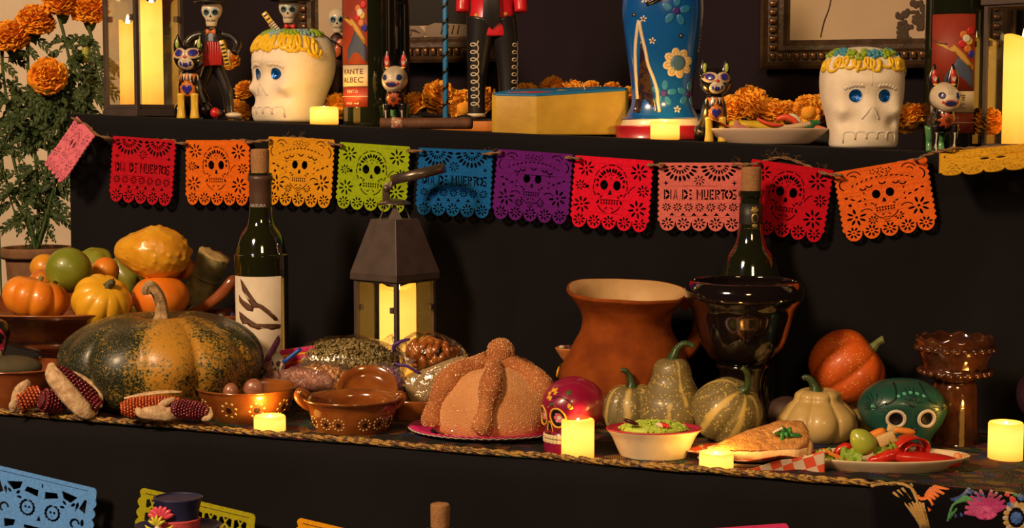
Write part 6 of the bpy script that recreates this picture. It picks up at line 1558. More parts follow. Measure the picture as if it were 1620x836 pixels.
# ------------------------------------------------ dogs
def dog(label, px, Y, rz, s=1):
    t = thing('dog_figurine', label, 'figurine', px, Y, 'U', rz=rz, group='black skeleton dog figurines with red ears')
    sc = lambda d: xf(d, sc=(s, s, s)); S = lambda p: [(x*s, z*s) for x, z in p]
    b = tube([(0, 38, 34), (0, 32, 44), (0, 20, 44), (0, 0, 46), (0, -6, 56), (0, -4, 68)], [8, 15, 14, 17, 15, 11], 32, 5)
    obj('torso', sc(b), catb, t); trb = bvh(sc(b))
    for sg in (-1, 1):
        fl = xf(tube([(0, 0, 40), (0, -2, 24), (0, 0, 8), (0, -3, 0)], [8, 6, 5, 6.5], 18, 4), (sg*14, -6, 0)); obj('leg', sc(fl), catb, t); trl = bvh(sc(fl))
        obj('bone', tube([hit(trl, (sg*14)*s, z*s, 0, .2) or Vector((sg*14*s, -10*s, z*s)) for z in (9, 12, 20, 26, 29)], [2.6*s, 1.2*s, 1.2*s, 1.4*s, 2.6*s], 8, 3), whitep, t)
        obj('bone', tube([hit(trl, (sg*14)*s, z*s, 0, .2) or Vector((sg*14*s, -10*s, z*s)) for z in (1.5, 4, 7)], [2.2*s, 1.3*s, 2*s], 8, 3), yelc if sg > 0 else whitep, t)
        obj('leg', sc(xf(tube([(0, 0, 38), (0, 4, 24), (0, 8, 14), (0, 4, 0)], [10, 7, 5, 6], 18, 4), (sg*9, 28, 0))), mat('green_ceramic', (.12, .35, .14), .25, coat=.6), t)
    obj('tail', sc(tube([(0, 40, 42), (2, 50, 54), (4, 50, 70)], [4, 3.5, 2.5], 10, 4)), catb, t)
    h = tube([(0, 12, 84), (0, 2, 84), (0, -14, 80), (0, -26, 75), (0, -33, 73)], [16, 21, 20.5, 17, 9], 36, 5); obj('head', sc(h), wcer, t); tr = bvh(sc(h))
    obj('nape', sc(xf(ball(1, 24, 16), (0, 10, 82), sc=(19.5, 14, 19.5))), catb, t)
    for sg in (-1, 1):
        obj('ear', sc(tube([(sg*13, 4, 96), (sg*15, 4, 112), (sg*14, 3, 132)], [9, 9, 1], 18, 4, flat=.5)), catb, t)
        obj('inner_ear', sc(xf(ball(1, 14, 10), (sg*14.3, -.8, 112), sc=(4.6, 1.6, 12))), redp2, t)
        for k in (-1, 0, 1): obj('ear_mark', sc(xf(ball(1, 8, 6), (sg*14.3+k*1.8, -2.6, 110-abs(k)), (0, k*20, 0), (.8, .6, 4))), whitep, t)
        obj('ear_base_mark', sc(xf(ball(1, 10, 6), (sg*14, -3.4, 101), sc=(3.6, 1.2, 1.6))), yelc, t)
        obj('eye', paint(tr, S(ell(sg*12, 84, 4.4, 5, 14)), 0, .5), mat('navy_paint', (.02, .03, .16), .3, coat=.5), t)
        obj('cheek_mark', paint(tr, S(ell(sg*11, 74, 1.5, 2, 8)), 0, .5), redp2, t)
    obj('nose', paint(tr, S(ell(0, 72.5, 8.5, 3.6, 16)), 0, 1.2, 4), mat('navy_paint', (.02, .03, .16), .3), t); obj('nose_outline', line(tr, S(ell(0, 72.5, 9.4, 4.4, 18)), .7, closed=True), redp2, t)
    for k in range(5): obj('brow_stitch', line(tr, S([(-4, 87+k*2.6), (0, 85.5+k*2.6), (4, 87+k*2.6)]), .35), mat('gray_paint', (.20, .18, .16), .5), t)
    obj('chest_flower', paint(trb, S([((11+2.5*cos(8*2*PI*k/48))*cos(2*PI*k/48), 48+(11+2.5*cos(8*2*PI*k/48))*sin(2*PI*k/48)) for k in range(48)]), 0, .5), mat('rust_paint', (.42, .07, .02), .35, coat=.3), t)
    obj('chest_dot', paint(trb, S(ell(0, 48, 4, 4, 12)), 0, 1.0), mat('brown_paint', (.12, .03, .01), .4), t)
    for sg in (-1, 1): obj('chest_mark', paint(trb, S(ell(sg*9, 62, 2.4, 1.6, 8)), 0, .6), whitep, t)
    return t
dog('black skeleton dog figurine between the cigar and the left upper bottles', 626, yR(-.19)+.085, -8, .93)
dog('black skeleton dog figurine in front of the right upper bottle', 1491, yR(.56)+.06, 4, 1.05)
# ------------------------------------------------ marigolds (garland of paper blooms)
mg = mat('marigold_orange', (.95, .42, .015), .75, col2=(.82, .27, .008), sc=.06)
mg2 = mat('garland_orange', (.95, .47, .035), .8, col2=(.85, .34, .02), sc=.06)
def bloom_mesh(seed, r=26, layers=7, open_=0, ruff=1):
    rnd = random.Random(seed); V = []; Fc = []
    for L_ in range(layers):
        el = -.75+2.25*L_/(layers-1); n = max(4, int(15*cos(max(0, abs(el)-.2))+3))
        for i in range(n):
            az = 2*PI*(i+.5*(L_ % 2))/n+rnd.uniform(-.12, .12); e = min(PI/2, el+rnd.uniform(-.1, .1))
            d = Vector((cos(az)*cos(e), sin(az)*cos(e), sin(e)*.85)); side = d.cross(Vector((0, 0, 1.01))).normalized(); up_ = side.cross(d).normalized()
            L0 = r*rnd.uniform(.88, 1.08); w_ = r*.34*rnd.uniform(.8, 1.2); b0 = len(V); ph = rnd.uniform(0, 6)
            for a_, ww in ((.25, .3), (.7, .85), (.92, 1.1), (1.0, 1.0)):
                for k in range(5):
                    q = (k/4-.5)*2; V.append(d*L0*a_*(1-.08*abs(q)*(a_ > .9)+(.05*sin(k*2.7+ph) if a_ == 1 else 0))+side*w_*ww*q+up_*(r*.07*sin(k*2.2+ph)*a_*ruff+r*.10*(a_**3)*rnd.uniform(-.3, 1)))
            for j in range(3):
                for k in range(4): Fc.append((b0+j*5+k, b0+j*5+k+1, b0+(j+1)*5+k+1, b0+(j+1)*5+k))
    return V, Fc
def meshof(d, name, m):
    me = bpy.data.meshes.new(name); me.from_pydata([tuple(v) for v in d[0]], [], d[1]); me.update(); me.materials.append(m)
    for p in me.polygons: p.use_smooth = False
    return me
core_me = meshof(ball(17, 14, 10), 'bloom_core', mg2)
GB = [meshof(bloom_mesh(k, 27, 7), 'petals', mg2) for k in range(3)]
gl = [(377, .24, 175, 22), (388, .26, 140, 18), (365, .27, 95, 16), (536, .22, 165, 24), (655, .23, 165, 24), (695, .21, 152, 30), (735, .22, 165, 27), (764, .23, 158, 26), (835, .24, 148, 22), (874, .26, 140, 24), (908, .25, 143, 22), (935, .24, 140, 17), (968, .24, 142, 18), (995, .20, 150, 18), (1160, .21, 170, 26), (1190, .22, 160, 30), (1222, .20, 175, 26), (1246, .21, 178, 24), (1278, .20, 172, 26), (1300, .22, 168, 24), (1440, .19, 185, 28), (1562, .18, 190, 26), (1415, .22, 192, 24)]
rnd = random.Random(9)
wh = ['beside the accordion skeleton', 'above its neighbour beside the accordion skeleton', 'high beside the left upper lantern', 'between the left sugar skull and the tall bottle', 'just right of the first dog figurine', 'left of the striped blue pole', 'directly right of the striped blue pole', 'behind the black trousered figure', 'behind the left end of the coffin candle', 'behind the coffin candle, left of its wick', 'just behind the wick of the coffin candle', 'small, behind the coffin candle right of its wick', 'behind the right half of the coffin candle', 'between coffin candle and blue figure', 'right beside the second cat figurine', 'tall, behind the left of the taco plate', 'behind the middle left of the taco plate', 'behind the centre of the taco plate', 'behind the right of the taco plate', 'touching the left side of the front-facing sugar skull', 'right of the front-facing sugar skull', 'left of the right upper lantern', 'behind the front-facing sugar skull']
for i, (px, dy, py, r) in enumerate(gl):
    xx = (px-810)/F*2.6; Y = yR(xx)+dy
    t = thing_at('marigold_bloom', 'orange garland marigold '+wh[i], 'flower', px, py+3, Y, rnd.uniform(0, 360), 'orange marigold garland along the upper tier', rnd.uniform(20, 70), rnd.uniform(-20, 20))
    t.scale = tuple(x*r/27 for x in t.scale)
    for nm, me in (('petals', GB[i % 3]), ('bloom_core', core_me)): o = bpy.data.objects.new(nm, me); C.objects.link(o); o.parent = t
xa, xc = px2x(642, 2.62, 0), px2x(1330, 2.45, 0)
V = []
for x in (xa, xc):
    for yy in (yR(x)+.192, yR(x)+.262):
        for z in (zU(x)+.001, zU(x)+.020): V.append((x, yy, z))
tag(obj('garland_ledge', (V, [(0, 1, 3, 2), (4, 6, 7, 5), (0, 4, 5, 1), (2, 3, 7, 6), (1, 5, 7, 3), (0, 2, 6, 4)]), board, smooth=False), 'low black ledge under the garland marigolds behind the coffin candle', 'ledge')
# garland cord carrying the blooms
pts = []
for px, dy, py, r in [g for g in gl if g[0] not in (388, 365)]:
    xx = (px-810)/F*2.6; pts.append((px, dy, py, r))
pts.sort(); pp = []
for px, dy, py, r in pts: xx = (px-810)/F*2.6; pp.append(P(px, py+12, yR(xx)+dy+.008))
tag(obj('marigold_garland', tube(pp, .003, 8, 4), mat('green_cord', (.05, .07, .02), .9)), 'green cord threading the orange marigolds along the upper tier', 'garland')
# ------------------------------------------------ framed pictures
frm = mat('frame_wood', (.070, .036, .016), .38, col2=(.035, .018, .009), sc=.05, coat=.3, bump=.5, bsc=.1); frg = mat('frame_bronze', (.20, .085, .025), .3, col2=(.09, .04, .012), sc=.15, metal=.5)
paper2 = mat('sepia_print', (.50, .38, .27), .85, col2=(.46, .34, .24), sc=.01)
def frame(label, px0, px1, pyb, w_, Y, group=None, hgt=260, nrow=True, lean=0, yaw=-17):
    """outer left/right pixel columns, outer bottom row; w_ moulding width"""
    pm = (px0+px1)/2; t = thing_at('picture_frame', label, 'picture', pm, pyb, Y, yaw, group, lean)
    W = (px1-px0)/2/cos(R(yaw)); H = hgt
    prof = [(0, 0), (0, -9), (5, -12), (9, -9), (12, -7), (w_-20, -7), (w_-16, -10), (w_-9, -10), (w_-4, -5), (w_, -3), (w_, 0)]
    def side(L_, horizontal, name):
        V = []; Fc = []; n = len(prof)
        for s_ in (0, 1):
            for a, y in prof:
                if horizontal: V.append(((-W+a) if s_ == 0 else (W-a), y, a))
                else: V.append((a, y, a if s_ == 0 else H-a))
        for k in range(n-1): Fc.append((k, k+1, n+k+1, n+k))
        Fc.append(tuple(range(n))); Fc.append(tuple(range(n, 2*n))[::-1]); return V, Fc
    obj('moulding', side(0, True, 'b'), frm, t, False)
    obj('moulding', xf(side(0, True, 'b'), (0, 0, H), (0, 180, 0)) if False else [ [Vector((x, y, H-z)) for x, y, z in side(0, True, 'b')[0]], side(0, True, 'b')[1]].__class__(([Vector((x, y, H-z)) for x, y, z in side(0, True, 'b')[0]], side(0, True, 'b')[1])) and ([Vector((x, y, H-z)) for x, y, z in side(0, True, 'b')[0]], side(0, True, 'b')[1]), frm, t, False)
    L = side(0, False, 'l')
    obj('moulding', ([Vector((-W+x, y, z)) for x, y, z in L[0]], L[1]), frm, t, False); obj('moulding', ([Vector((W-x, y, z)) for x, y, z in L[0]], L[1]), frm, t, False)
    bx = box(-4.6, 4.6, -4, 3, -5.5, 5.5, 2.2)
    bm_ = bpy.data.meshes.new('bead_block'); bm_.from_pydata([tuple(v) for v in bx[0]], [], bx[1]); bm_.materials.append(frg)
    for p in bm_.polygons: p.use_smooth = True
    zc = 10+(w_-30)/2+2
    n = int((2*W-2*zc)/13)
    for i in range(n+1): o = bpy.data.objects.new('bead_block', bm_); C.objects.link(o); o.parent = t; o.location = (-W+zc+13*i, -9, zc)
    for sg in (-1, 1):
        for i in range(1, int((H-2*zc)/14)): o = bpy.data.objects.new('bead_block', bm_); C.objects.link(o); o.parent = t; o.location = (sg*(W-zc), -9, zc+14*i); o.rotation_euler = (0, PI/2, 0)
    o = obj('print', box(-W+w_-2, W-w_+2, -1.5, 0, w_-2, H-w_+2), paper2, t, False)
    return t, W, H
Yf2 = 2.60
xx = (1390-810)/F*2.6; Yf2 = yB(xx)-.035
ink = mat('sepia_ink', (.06, .035, .025), .8); inkl = mat('sepia_gray', (.22, .16, .12), .8)
t, W, H = frame('dark carved picture frame with sepia print behind the right sugar skull', 1212, 1580, 108, 46, Yf2)
def lx(px): return (px-(1212+1580)/2)/cos(R(17))
obj('print_line', tube([(lx(1326), -2, 240), (lx(1322), -2, 150), (lx(1316), -2, 100), (lx(1308), -2, 75), (lx(1303), -2, 50)], [1.2, 1.2, 1.0, 1.2, 1.0], 6, 4, flat=.4), ink, t)
rnd = random.Random(3)
for x0, z0, n_ in ((1425, 70, 26), (1448, 85, 30), (1430, 52, 12)):
    ds = [xf(ball(1, 8, 5), (lx(x0)+rnd.uniform(-9, 9), -2, z0+rnd.uniform(-24, 18)), sc=(rnd.uniform(3, 6), .8, rnd.uniform(3, 6))) for k in range(n_)]
    tag(obj('printed_curls', join(*ds), ink, t), kind='stuff')
xx = (640-810)/F*2.7; Yf1 = yB(xx)-.035
t, W, H = frame('dark carved picture frame with sepia print behind the left bottles and striped pole', 462, 792, 100, 40, Yf1, hgt=240)
def lx1(px): return (px-(462+792)/2)/cos(R(17))
obj('print_dark', box(lx1(606), lx1(748), -2.2, -1.4, 58, 190, .2), mat('print_black', (.016, .012, .012), .8), t)
obj('print_sleeve', prism([(lx1(630), 38), (lx1(668), 38), (lx1(676), 46), (lx1(664), 58), (lx1(644), 58), (lx1(630), 50)], -3, -1.4, .2), inkl, t)
obj('print_sleeve', prism([(lx1(676), 38), (lx1(742), 38), (lx1(745), 58), (lx1(690), 62), (lx1(674), 56)], -3, -1.4, .2), inkl, t)
for k in range(5): obj('print_line', tube([(lx1(632)+k*5, -3.2, 42), (lx1(640)+k*4, -3.2, 52), (lx1(655)+k*3, -3.2, 50-k)], .8, 5, 3), ink, t)
for k in range(4): obj('print_line', tube([(lx1(700)+k*9, -3.2, 44), (lx1(700)+k*9+3, -3.2, 58)], 1.2, 5, 1), ink, t)
# ------------------------------------------------ bottles
redlab = mat('red_art_label', (.32, .035, .015), .6, col2=(.22, .02, .01), sc=.02); bluelab = mat('slate_art', (.05, .07, .13), .6); goldl = mat('ochre_art', (.55, .30, .05), .6)
def art_bottle(label, px, Y, Rb, a0, a1, ins, flip, nm='wine_bottle'):
    t = thing(nm, label, 'bottle', px, Y, 'U', rz=0)
    H = 300
    obj('glass', lathe([(0, 3), (Rb*.9, 0), (Rb, 4), (Rb, 14), (Rb, 40), (Rb, 240), (Rb, 262), (Rb*.95, 270), (Rb*.6, 278), (Rb*.33, 284), (Rb*.3, 296), (Rb*.34, 298), (Rb*.34, 304), (0, 304)], 56, 3), darkglass, t)
    L = obj('art_label', band(Rb, 96, 214, a0, a1), redlab, t)
    am = (a0+a1)/2; k = Rb*R(a1-a0)/64
    def q(p): return [((x-32)*k, z) for x, z in p]
    obj('art_patch', wpatch(q([(20, 98), (62, 98), (62, 122), (52, 142), (40, 150), (30, 130), (22, 120)]), Rb, am, .8), bluelab, L)
    obj('art_patch', wpatch(q([(8, 168), (14, 166), (30, 160), (44, 146), (58, 126), (62, 132), (48, 152), (34, 166), (12, 172)]), Rb, am, 1.1), goldl, L)
    obj('art_line', tube([(Rb*1.02*sin(R(am)+((x-32)*k)/Rb), -Rb*1.02*cos(R(am)+((x-32)*k)/Rb), z) for x, z in ((2, 176), (12, 170), (24, 168))], 1.2, 6, 3), inkb, L)
    for i, (x, z, m_) in enumerate([(46, 182, orng), (54, 172, yelc), (44, 168, redp2), (56, 188, redp2), (52, 160, orng), (58, 152, eyeb), (50, 176, whitep)]): obj('art_blossom', wpatch(q(ell(x, z, 5.5, 6, 10)), Rb, am, 1.0+.1*i), m_, L)
    P_ = obj('name_label', band(Rb, 62, 95, a0, a1, .5), mat('cream_label', (.62, .50, .34), .7), t)
    obj('name_lettering', wrap(text_mesh(ins[0], 12, min(46, 40), .2), Rb+.9, 81, am), inkb, P_); obj('name_lettering', wrap(text_mesh(ins[1], 12, min(46, 40), .2), Rb+.9, 68, am), inkb, P_)
    P_ = obj('strip_label', band(Rb, 30, 61, a0, a1, .5), redlab, t)
    obj('strip_lettering', wrap(text_mesh('TINTO', 6.5, 22, .2), Rb+.9, 52, am), paper, P_); obj('strip_lettering', wrap(text_mesh('750 ml', 5, 26, .2), Rb+.9, 34, am), paper, P_)
    obj('strip_line', band(Rb, 46, 47, a0, a1, 1.0), paper, P_)
    return t
Yb1 = yR(-.22)+.15
art_bottle('dark wine bottle with red art label and cream name strip, left on the upper tier', 585, Yb1, 42, -72, 2, ('VANTE', 'ALBEC'), False)
art_bottle('dark wine bottle with red art label behind the right dog figurine', 1506, yR(.56)+.15, 46, -62, 28, ('LEVANTE', 'MALBEC'), False)
Yb2 = Yb1+.085
t = thing('spirit_bottle', 'dark olive bottle with small hanging price tag behind the first dog figurine', 'bottle', 622, Yb2, 'U')
obj('glass', lathe([(0, 3), (24, 0), (27, 4), (27, 14), (27, 40), (27, 190), (22, 210), (10, 236), (9, 290), (0, 292)], 44, 3), greenglass, t)
obj('tag', box(-7, 10, -30, -29, 122, 156, .3), mat('gray_tag', (.22, .19, .15), .7), t)
obj('tag_print', box(-3, 6, -30.8, -29.8, 128, 148, .3), mat('tag_dark', (.07, .05, .04), .7), t)
# ------------------------------------------------ skeleton figures
suit = mat('black_suit', (.012, .010, .012), .4, coat=.3); bonew = mat('bone_paint', (.66, .56, .42), .4, coat=.2); bluew = mat('blue_lace_paint', (.10, .30, .42), .4)
def skelhead(t, x, y, z, s=1, hat=None):
    CTm = [(0, 7, -10, 2), (4, 8, -11, 3), (10, 9, -11, 8), (16, 13, -12, 12), (24, 15, -12, 14), (32, 13, -9, 12), (37, 7, -4, 6), (38.5, 1, 0, 2)]
    d = xf(skull_surf(CTm, [(-5.5, 20, 3.4, 3.4, -2), (5.5, 20, 3.4, 3.4, -2)], 40, 5, .95), (x, y, z), sc=(s, s, s)); obj('head', d, bonew, t); tr = bvh(d)
    S = lambda p: [(x+a*s, z+b*s) for a, b in p]
    for sg in (-1, 1):
        obj('eye_lace', paint(tr, S([(sg*6+(4.6+.9*(k % 2))*cos(2*PI*k/20), 20+(4.8+.9*(k % 2))*sin(2*PI*k/20)) for k in range(20)]), 0, .3), bluew, t)
        obj('eye_hole', paint(tr, S(ell(sg*6, 20, 3.6, 3.8, 14)), 0, .6), blackp, t)
    obj('nose', paint(tr, S([(-1.8, 13), (1.8, 13), (0, 17)]), 0, .5), blackp, t)
    obj('mouth_line', line(tr, S([(-6.5, 8), (0, 7.2), (6.5, 8)]), .5*s), blackp, t)
    for k in range(6): obj('tooth_line', line(tr, S([(-5+2*k, 10), (-5+2*k, 5.5)]), .35*s, sub=1), blackp, t)
Ya = yR(-.46)+.10
t = thing('accordion_skeleton', 'skeleton musician in black suit playing a red accordion, beside the left lantern', 'figurine', 338, Ya, 'U')
obj('stand', box(-26, 46, -14, 18, 0, 4, 1), suit, t)
for pts, rd in (([(-2, 0, 92), (-12, 0, 66), (-22, 0, 44), (-30, 2, 20), (-32, 2, 6)], [11, 9, 8, 7, 7]), ([(2, 0, 92), (14, 0, 66), (22, 0, 44), (24, 2, 24), (25, 2, 8)], [11, 9.5, 9, 8, 8])): obj('trouser_leg', tube(pts, rd, 20, 5), suit, t)
for x, d_ in ((-35, -1), (32, 1)): obj('shoe', xf(ball(1, 16, 10), (x, -4, 7), sc=(13, 7, 4.5)), bonew, t)
obj('jacket', tube([(0, 0, 88), (0, 0, 104), (0, 0, 122), (0, 0, 136), (0, 0, 142)], [14, 15, 18, 17, 7], 26, 5, flat=.7), suit, t)
for sg in (-1, 1):
    obj('sleeve', tube([(sg*15, 0, 134), (sg*30, 0, 130), (sg*40, -2, 118), (sg*(34 if sg < 0 else 36), -10, 104)], [6, 6, 6, 5.5], 16, 5), suit, t)
    obj('hand', xf(ball(1, 14, 10), (-22 if sg < 0 else 26, -20, 102), (0, 25*sg, 0), (5.5, 4, 8)), bonew, t)
    for k in range(4): obj('finger', tube([(sg*(22 if sg < 0 else 26)-3+k*2.2, -23, 104), (sg*(22 if sg < 0 else 26)-3+k*2.2, -25, 98), (sg*(22 if sg < 0 else 26)-3+k*2.2, -23, 93)], [1.2, 1.1, .9], 6, 3), bonew, t)
accr = mat('accordion_red', (.42, .015, .015), .35, coat=.4); acc = []
for k in range(9):
    x = -14+k*3.8; obj('bellows_fold', xf(prism([(x-2.4, 84), (x+2.4, 84), (x+1.6, 122-abs(k-4)*.4), (x-1.6, 122-abs(k-4)*.4)], -24, -8, 1.2), (0, 0, (k-4)*.2), (0, 0, 0)), accr, t)
for sg, x in ((-1, -23), (1, 23)):
    obj('accordion_end', xf(box(-4, 4, -27, -6, -21, 21, 1.5), (x, 0, 103), (0, sg*(-14), 0)), yelc, t)
    for k in range(6): obj('key', xf(box(-3.2, 3.2, -28.4, -26.6, -18+k*6, -15.5+k*6, .4), (x, 0, 103), (0, sg*(-14), 0)), blackp, t)
obj('shirt', xf(box(-4, 4, -14, -10, 122, 136, 1), (0, 0, 0)), mat('blue_shirt', (.25, .32, .42), .6), t)
for sg in (-1, 1): obj('bow_tie', xf(lathe([(0, 0), (1.5, 0), (5, 7), (0, 8)], 12, 1, sq=.5), (0, -14, 137), (0, sg*90, 0)), orng, t)
obj('neck', lathe([(4, 138), (4, 148)], 14, 1), bonew, t); skelhead(t, 0, -2, 146, 1.08)
obj('hat', lathe([(0, 184), (26, 183), (27, 185), (14, 187), (13, 198), (0, 200)], 32, 2), suit, t)
# guitarist behind the left skull
Yg = yR(-.31)+.29
t = thing('guitar_skeleton', 'skeleton musician with yellow guitar neck behind the left sugar skull', 'figurine', 462, Yg, 'U')
obj('stand', lathe([(0, 0), (24, 0), (24, 4), (0, 4)], 24, 1), suit, t)
for sg in (-1, 1): obj('trouser_leg', tube([(sg*6, 0, 80), (sg*10, 0, 40), (sg*11, 0, 4)], [10, 8, 7], 18, 5), suit, t)
obj('jacket', tube([(0, 0, 78), (0, 0, 104), (0, 0, 130), (0, 0, 146), (0, 0, 151)], [14, 16, 19, 17, 6], 24, 5, flat=.7), mat('violet_suit', (.05, .02, .06), .5), t)
for sg in (-1, 1): obj('sleeve', tube([(sg*15, 0, 144), (sg*28, -4, 136), (sg*30, -12, 124)], [6.5, 6.5, 5.5], 16, 5), mat('violet_suit', (.05, .02, .06), .5), t)
obj('guitar_neck', xf(box(-4.5, 4.5, -18, -12, -26, 26, 1), (-24, -6, 150), (0, -36, 0)), yelc, t)
for k in range(7): obj('fret', xf(box(-3.5, 3.5, -19, -17.6, -22+k*7, -20+k*7, .2), (-24, -6, 150), (0, -36, 0)), blackp, t)
for k in range(4): obj('finger', tube([(-22+k*2.5, -27, 156-k*3), (-27+k*2.5, -28, 153-k*3), (-30+k*2.5, -24, 149-k*3)], [1.8, 1.7, 1.4], 8, 3), bonew, t)
for sg in (-1, 1): obj('bow_tie', xf(lathe([(0, 0), (1.5, 0), (5, 8), (0, 9)], 12, 1, sq=.5), (0, -14, 150), (0, sg*90, 0)), redp2, t)
obj('neck', lathe([(4, 150), (4, 158)], 14, 1), bonew, t); skelhead(t, -3, -2, 156, 1.05)
obj('hat', lathe([(0, 190), (30, 190), (38, 196), (38, 198), (16, 195), (14, 204), (0, 206)], 32, 2), suit, t)
# violin figure
t = thing('violin_skeleton', 'small skeleton musician with orange violin behind the left art-label bottle', 'figurine', 534, Yg+.02, 'U')
obj('stand', lathe([(0, 0), (20, 0), (20, 4), (0, 4)], 24, 1), suit, t)
obj('gown', lathe([(0, 4), (18, 4), (16, 50), (11, 100), (13, 130), (6, 142), (0, 144)], 26, 4, sq=.7), mat('wine_gown', (.045, .012, .015), .5), t)
obj('violin_body', xf(lathe([(0, -16), (6, -14), (8, -6), (5, 0), (7, 8), (4, 14), (0, 15)], 20, 4, sq=.4), (4, -14, 120), (0, 28, 0)), mat('violin_orange', (.60, .12, .03), .3, coat=.5), t)
obj('bow', tube([(-22, -20, 142), (0, -20, 128), (20, -20, 112)], 1, 6, 1), blackp, t)
obj('hand', xf(ball(1, 10, 8), (-20, -14, 108), (0, 20, 0), (3.5, 3, 6)), bonew, t); skelhead(t, 2, -2, 144, 1.0)
# ------------------------------------------------ charro figure, pole, base
Yc1 = yR(-.04)+.115
t = thing('charro_figure', 'tall figure in black trousers with white scroll trim and red jacket on an orange base', 'figurine', 778, Yc1, 'U')
orbase = mat('orange_base', (.62, .20, .03), .5)
obj('base', box(-94, 48, -22, 26, 0, 17, 2), orbase, t)
trz = []
lg = tube([(-14, 0, 178), (-18, 0, 150), (-22, 0, 110), (-24, 0, 70), (-24, 0, 28), (-24, 0, 22)], [26, 22, 17.5, 14, 13.5, 13.5], 26, 5); obj('trouser_leg', lg, suit, t); tl = bvh(lg)
lg2 = tube([(14, 4, 178), (20, 4, 150), (24, 4, 110), (26, 4, 70), (26, 4, 28), (26, 4, 22)], [24, 21, 17, 15, 14, 14], 26, 5); obj('trouser_leg', lg2, suit, t); tl2 = bvh(lg2)
obj('hips', xf(ball(1, 28, 18), (0, 2, 176), sc=(34, 18, 20)), suit, t)
redj = mat('red_jacket', (.62, .012, .025), .35, coat=.4)
obj('jacket', tube([(0, 2, 150), (0, 2, 168), (0, 2, 196), (0, 2, 230), (0, 2, 246)], [37, 38, 33, 36, 14], 40, 5, flat=.6), redj, t)
obj('jacket_front', prism([(-14, 172), (0, 160), (14, 172), (10, 240), (-10, 240)], -25, -21, 1), suit, t)
for sg in (-1, 1): obj('sleeve', tube([(sg*32, 0, 236), (sg*44, 0, 210), (sg*46, -4, 188)], [11, 11, 10], 18, 5), redj, t)
tj = bvh(tube([(0, 2, 150), (0, 2, 168), (0, 2, 196), (0, 2, 230), (0, 2, 246)], [37, 38, 33, 36, 14], 40, 5, flat=.6))
for x, z in ((22, 184), (30, 166), (-24, 182)): obj('jacket_button', paint(tj, ell(x, z, 3, 3, 8), 0, .8), goldl, t)
obj('neck', lathe([(7, 244), (7, 256)], 16, 1), bonew, t); skelhead(t, 0, 0, 252, 1.5)
# scroll trims
for tree_, cx, a in ((tl, -23, -8), (tl2, 36, 35)):
    pts = []
    for k in range(120):
        ph_ = k/119*2*PI*9; z = 38+k/119*104; pts.append((cx-1+6.5*cos(ph_)+(0 if a < 0 else -8), z+5*sin(ph_)))
    obj('white_scroll', line(tree_, pts, 1.0, a, 1), bonew, t)
obj('cuff', tube([(-24, 0, 24), (-24, 0, 29)], [14.6, 14.6], 26, 1), bonew, t); obj('cuff', tube([(26, 4, 24), (26, 4, 29)], [15, 15], 26, 1), bonew, t)
for x, d_ in ((-38, -1), (22, -1)): obj('shoe', xf(ball(1, 20, 12), (x, -6, 21), sc=(20, 9, 6)), suit, t)
t = thing('striped_pole', 'blue and black spiral striped pole standing on the orange base', 'pole', 705, Yc1, 'U', dz=17)
bm_ = mat('pole_blue', (.015, .17, .45), .4)
obj('pole_shaft', lathe([(4.2, 0), (4.4, 1), (4.4, 280), (4, 281), (0, 282)], 24, 1), bm_, t)
V = []; Fc = []
n = 300
for i in range(n+1):
    a = i*.22; z = 2+i*.9
    for dz_ in (0, 6.0): V.append((4.7*cos(a), 4.7*sin(a), z+dz_))
for i in range(n): Fc.append((2*i, 2*i+2, 2*i+3, 2*i+1))
o = obj('black_stripe', (V, Fc), blackp, t); solid(o, .4)
# cigar
t = thing('cigar', 'brown cigar lying at the front of the upper tier below the first dog', 'cigar', 674, yR(-.13)+.03, 'U', rz=-3)
obj('wrapper_leaf', tube([(-72, 0, 9), (-66, 0, 9), (0, 0, 9), (66, 0, 9), (72, 0, 9)], [7.5, 8.5, 9, 9, 8.5], 24, 3), mat('tobacco', (.13, .05, .022), .7, col2=(.09, .032, .015), sc=.06, bump=.4, bsc=.2), t)
obj('cigar_band', tube([(-54, 0, 9), (-44, 0, 9), (-36, 0, 9)], [9.6, 9.7, 9.6], 24, 1), mat('cigar_band', (.50, .40, .28), .35, col2=(.30, .05, .03), sc=.2), t)
obj('cut_end', tube([(71.5, 0, 9), (74, 0, 9)], [7.8, 7], 20, 1), mat('tobacco_dark', (.03, .012, .008), .9), t)
# ------------------------------------------------ coffin candle
Yk2 = yR(.01)+.055
t = thing('coffin_candle', 'yellow coffin-shaped candle with painted blue lid, centre of the upper tier', 'candle', 888, Yk2, 'U', rz=0)
cs = [(-103, -2), (-48, -22), (90, 26), (108, 56), (40, 60), (-86, 44)]
cs = [(-111, 2), (-104, -6), (-40, -18), (104, 30), (110, 40), (74, 58), (-78, 40)]
def tz(x, y): return 60+(y+20)*.17+(x+104)*.012
def hexa(z0, z1, sc=1.0):
    V = [(x*sc, y*sc, z if z < 1 else tz(x, y)+z-66) for z in (z0, z1) for x, y in cs]; n = len(cs)
    bm = bmesh.new(); vv = [bm.verts.new(v) for v in V]; bm.faces.new(vv[:n][::-1]); bm.faces.new(vv[n:])
    for i in range(n): bm.faces.new((vv[i], vv[(i+1) % n], vv[n+(i+1) % n], vv[n+i]))
    bmesh.ops.bevel(bm, geom=bm.edges[:], offset=2.5, segments=3, profile=.5, affect='EDGES'); bmesh.ops.recalc_face_normals(bm, faces=bm.faces[:]); bm.verts.index_update()
    r = [v.co.copy() for v in bm.verts], [tuple(v.index for v in f.verts) for f in bm.faces]; bm.free(); return r
sharp(obj('wax_body', hexa(0, 66), mat('yellow_wax', (.58, .36, .045), .5, col2=(.48, .28, .03), sc=.03, bump=.3, bsc=.08, sss=.1), t), 50)
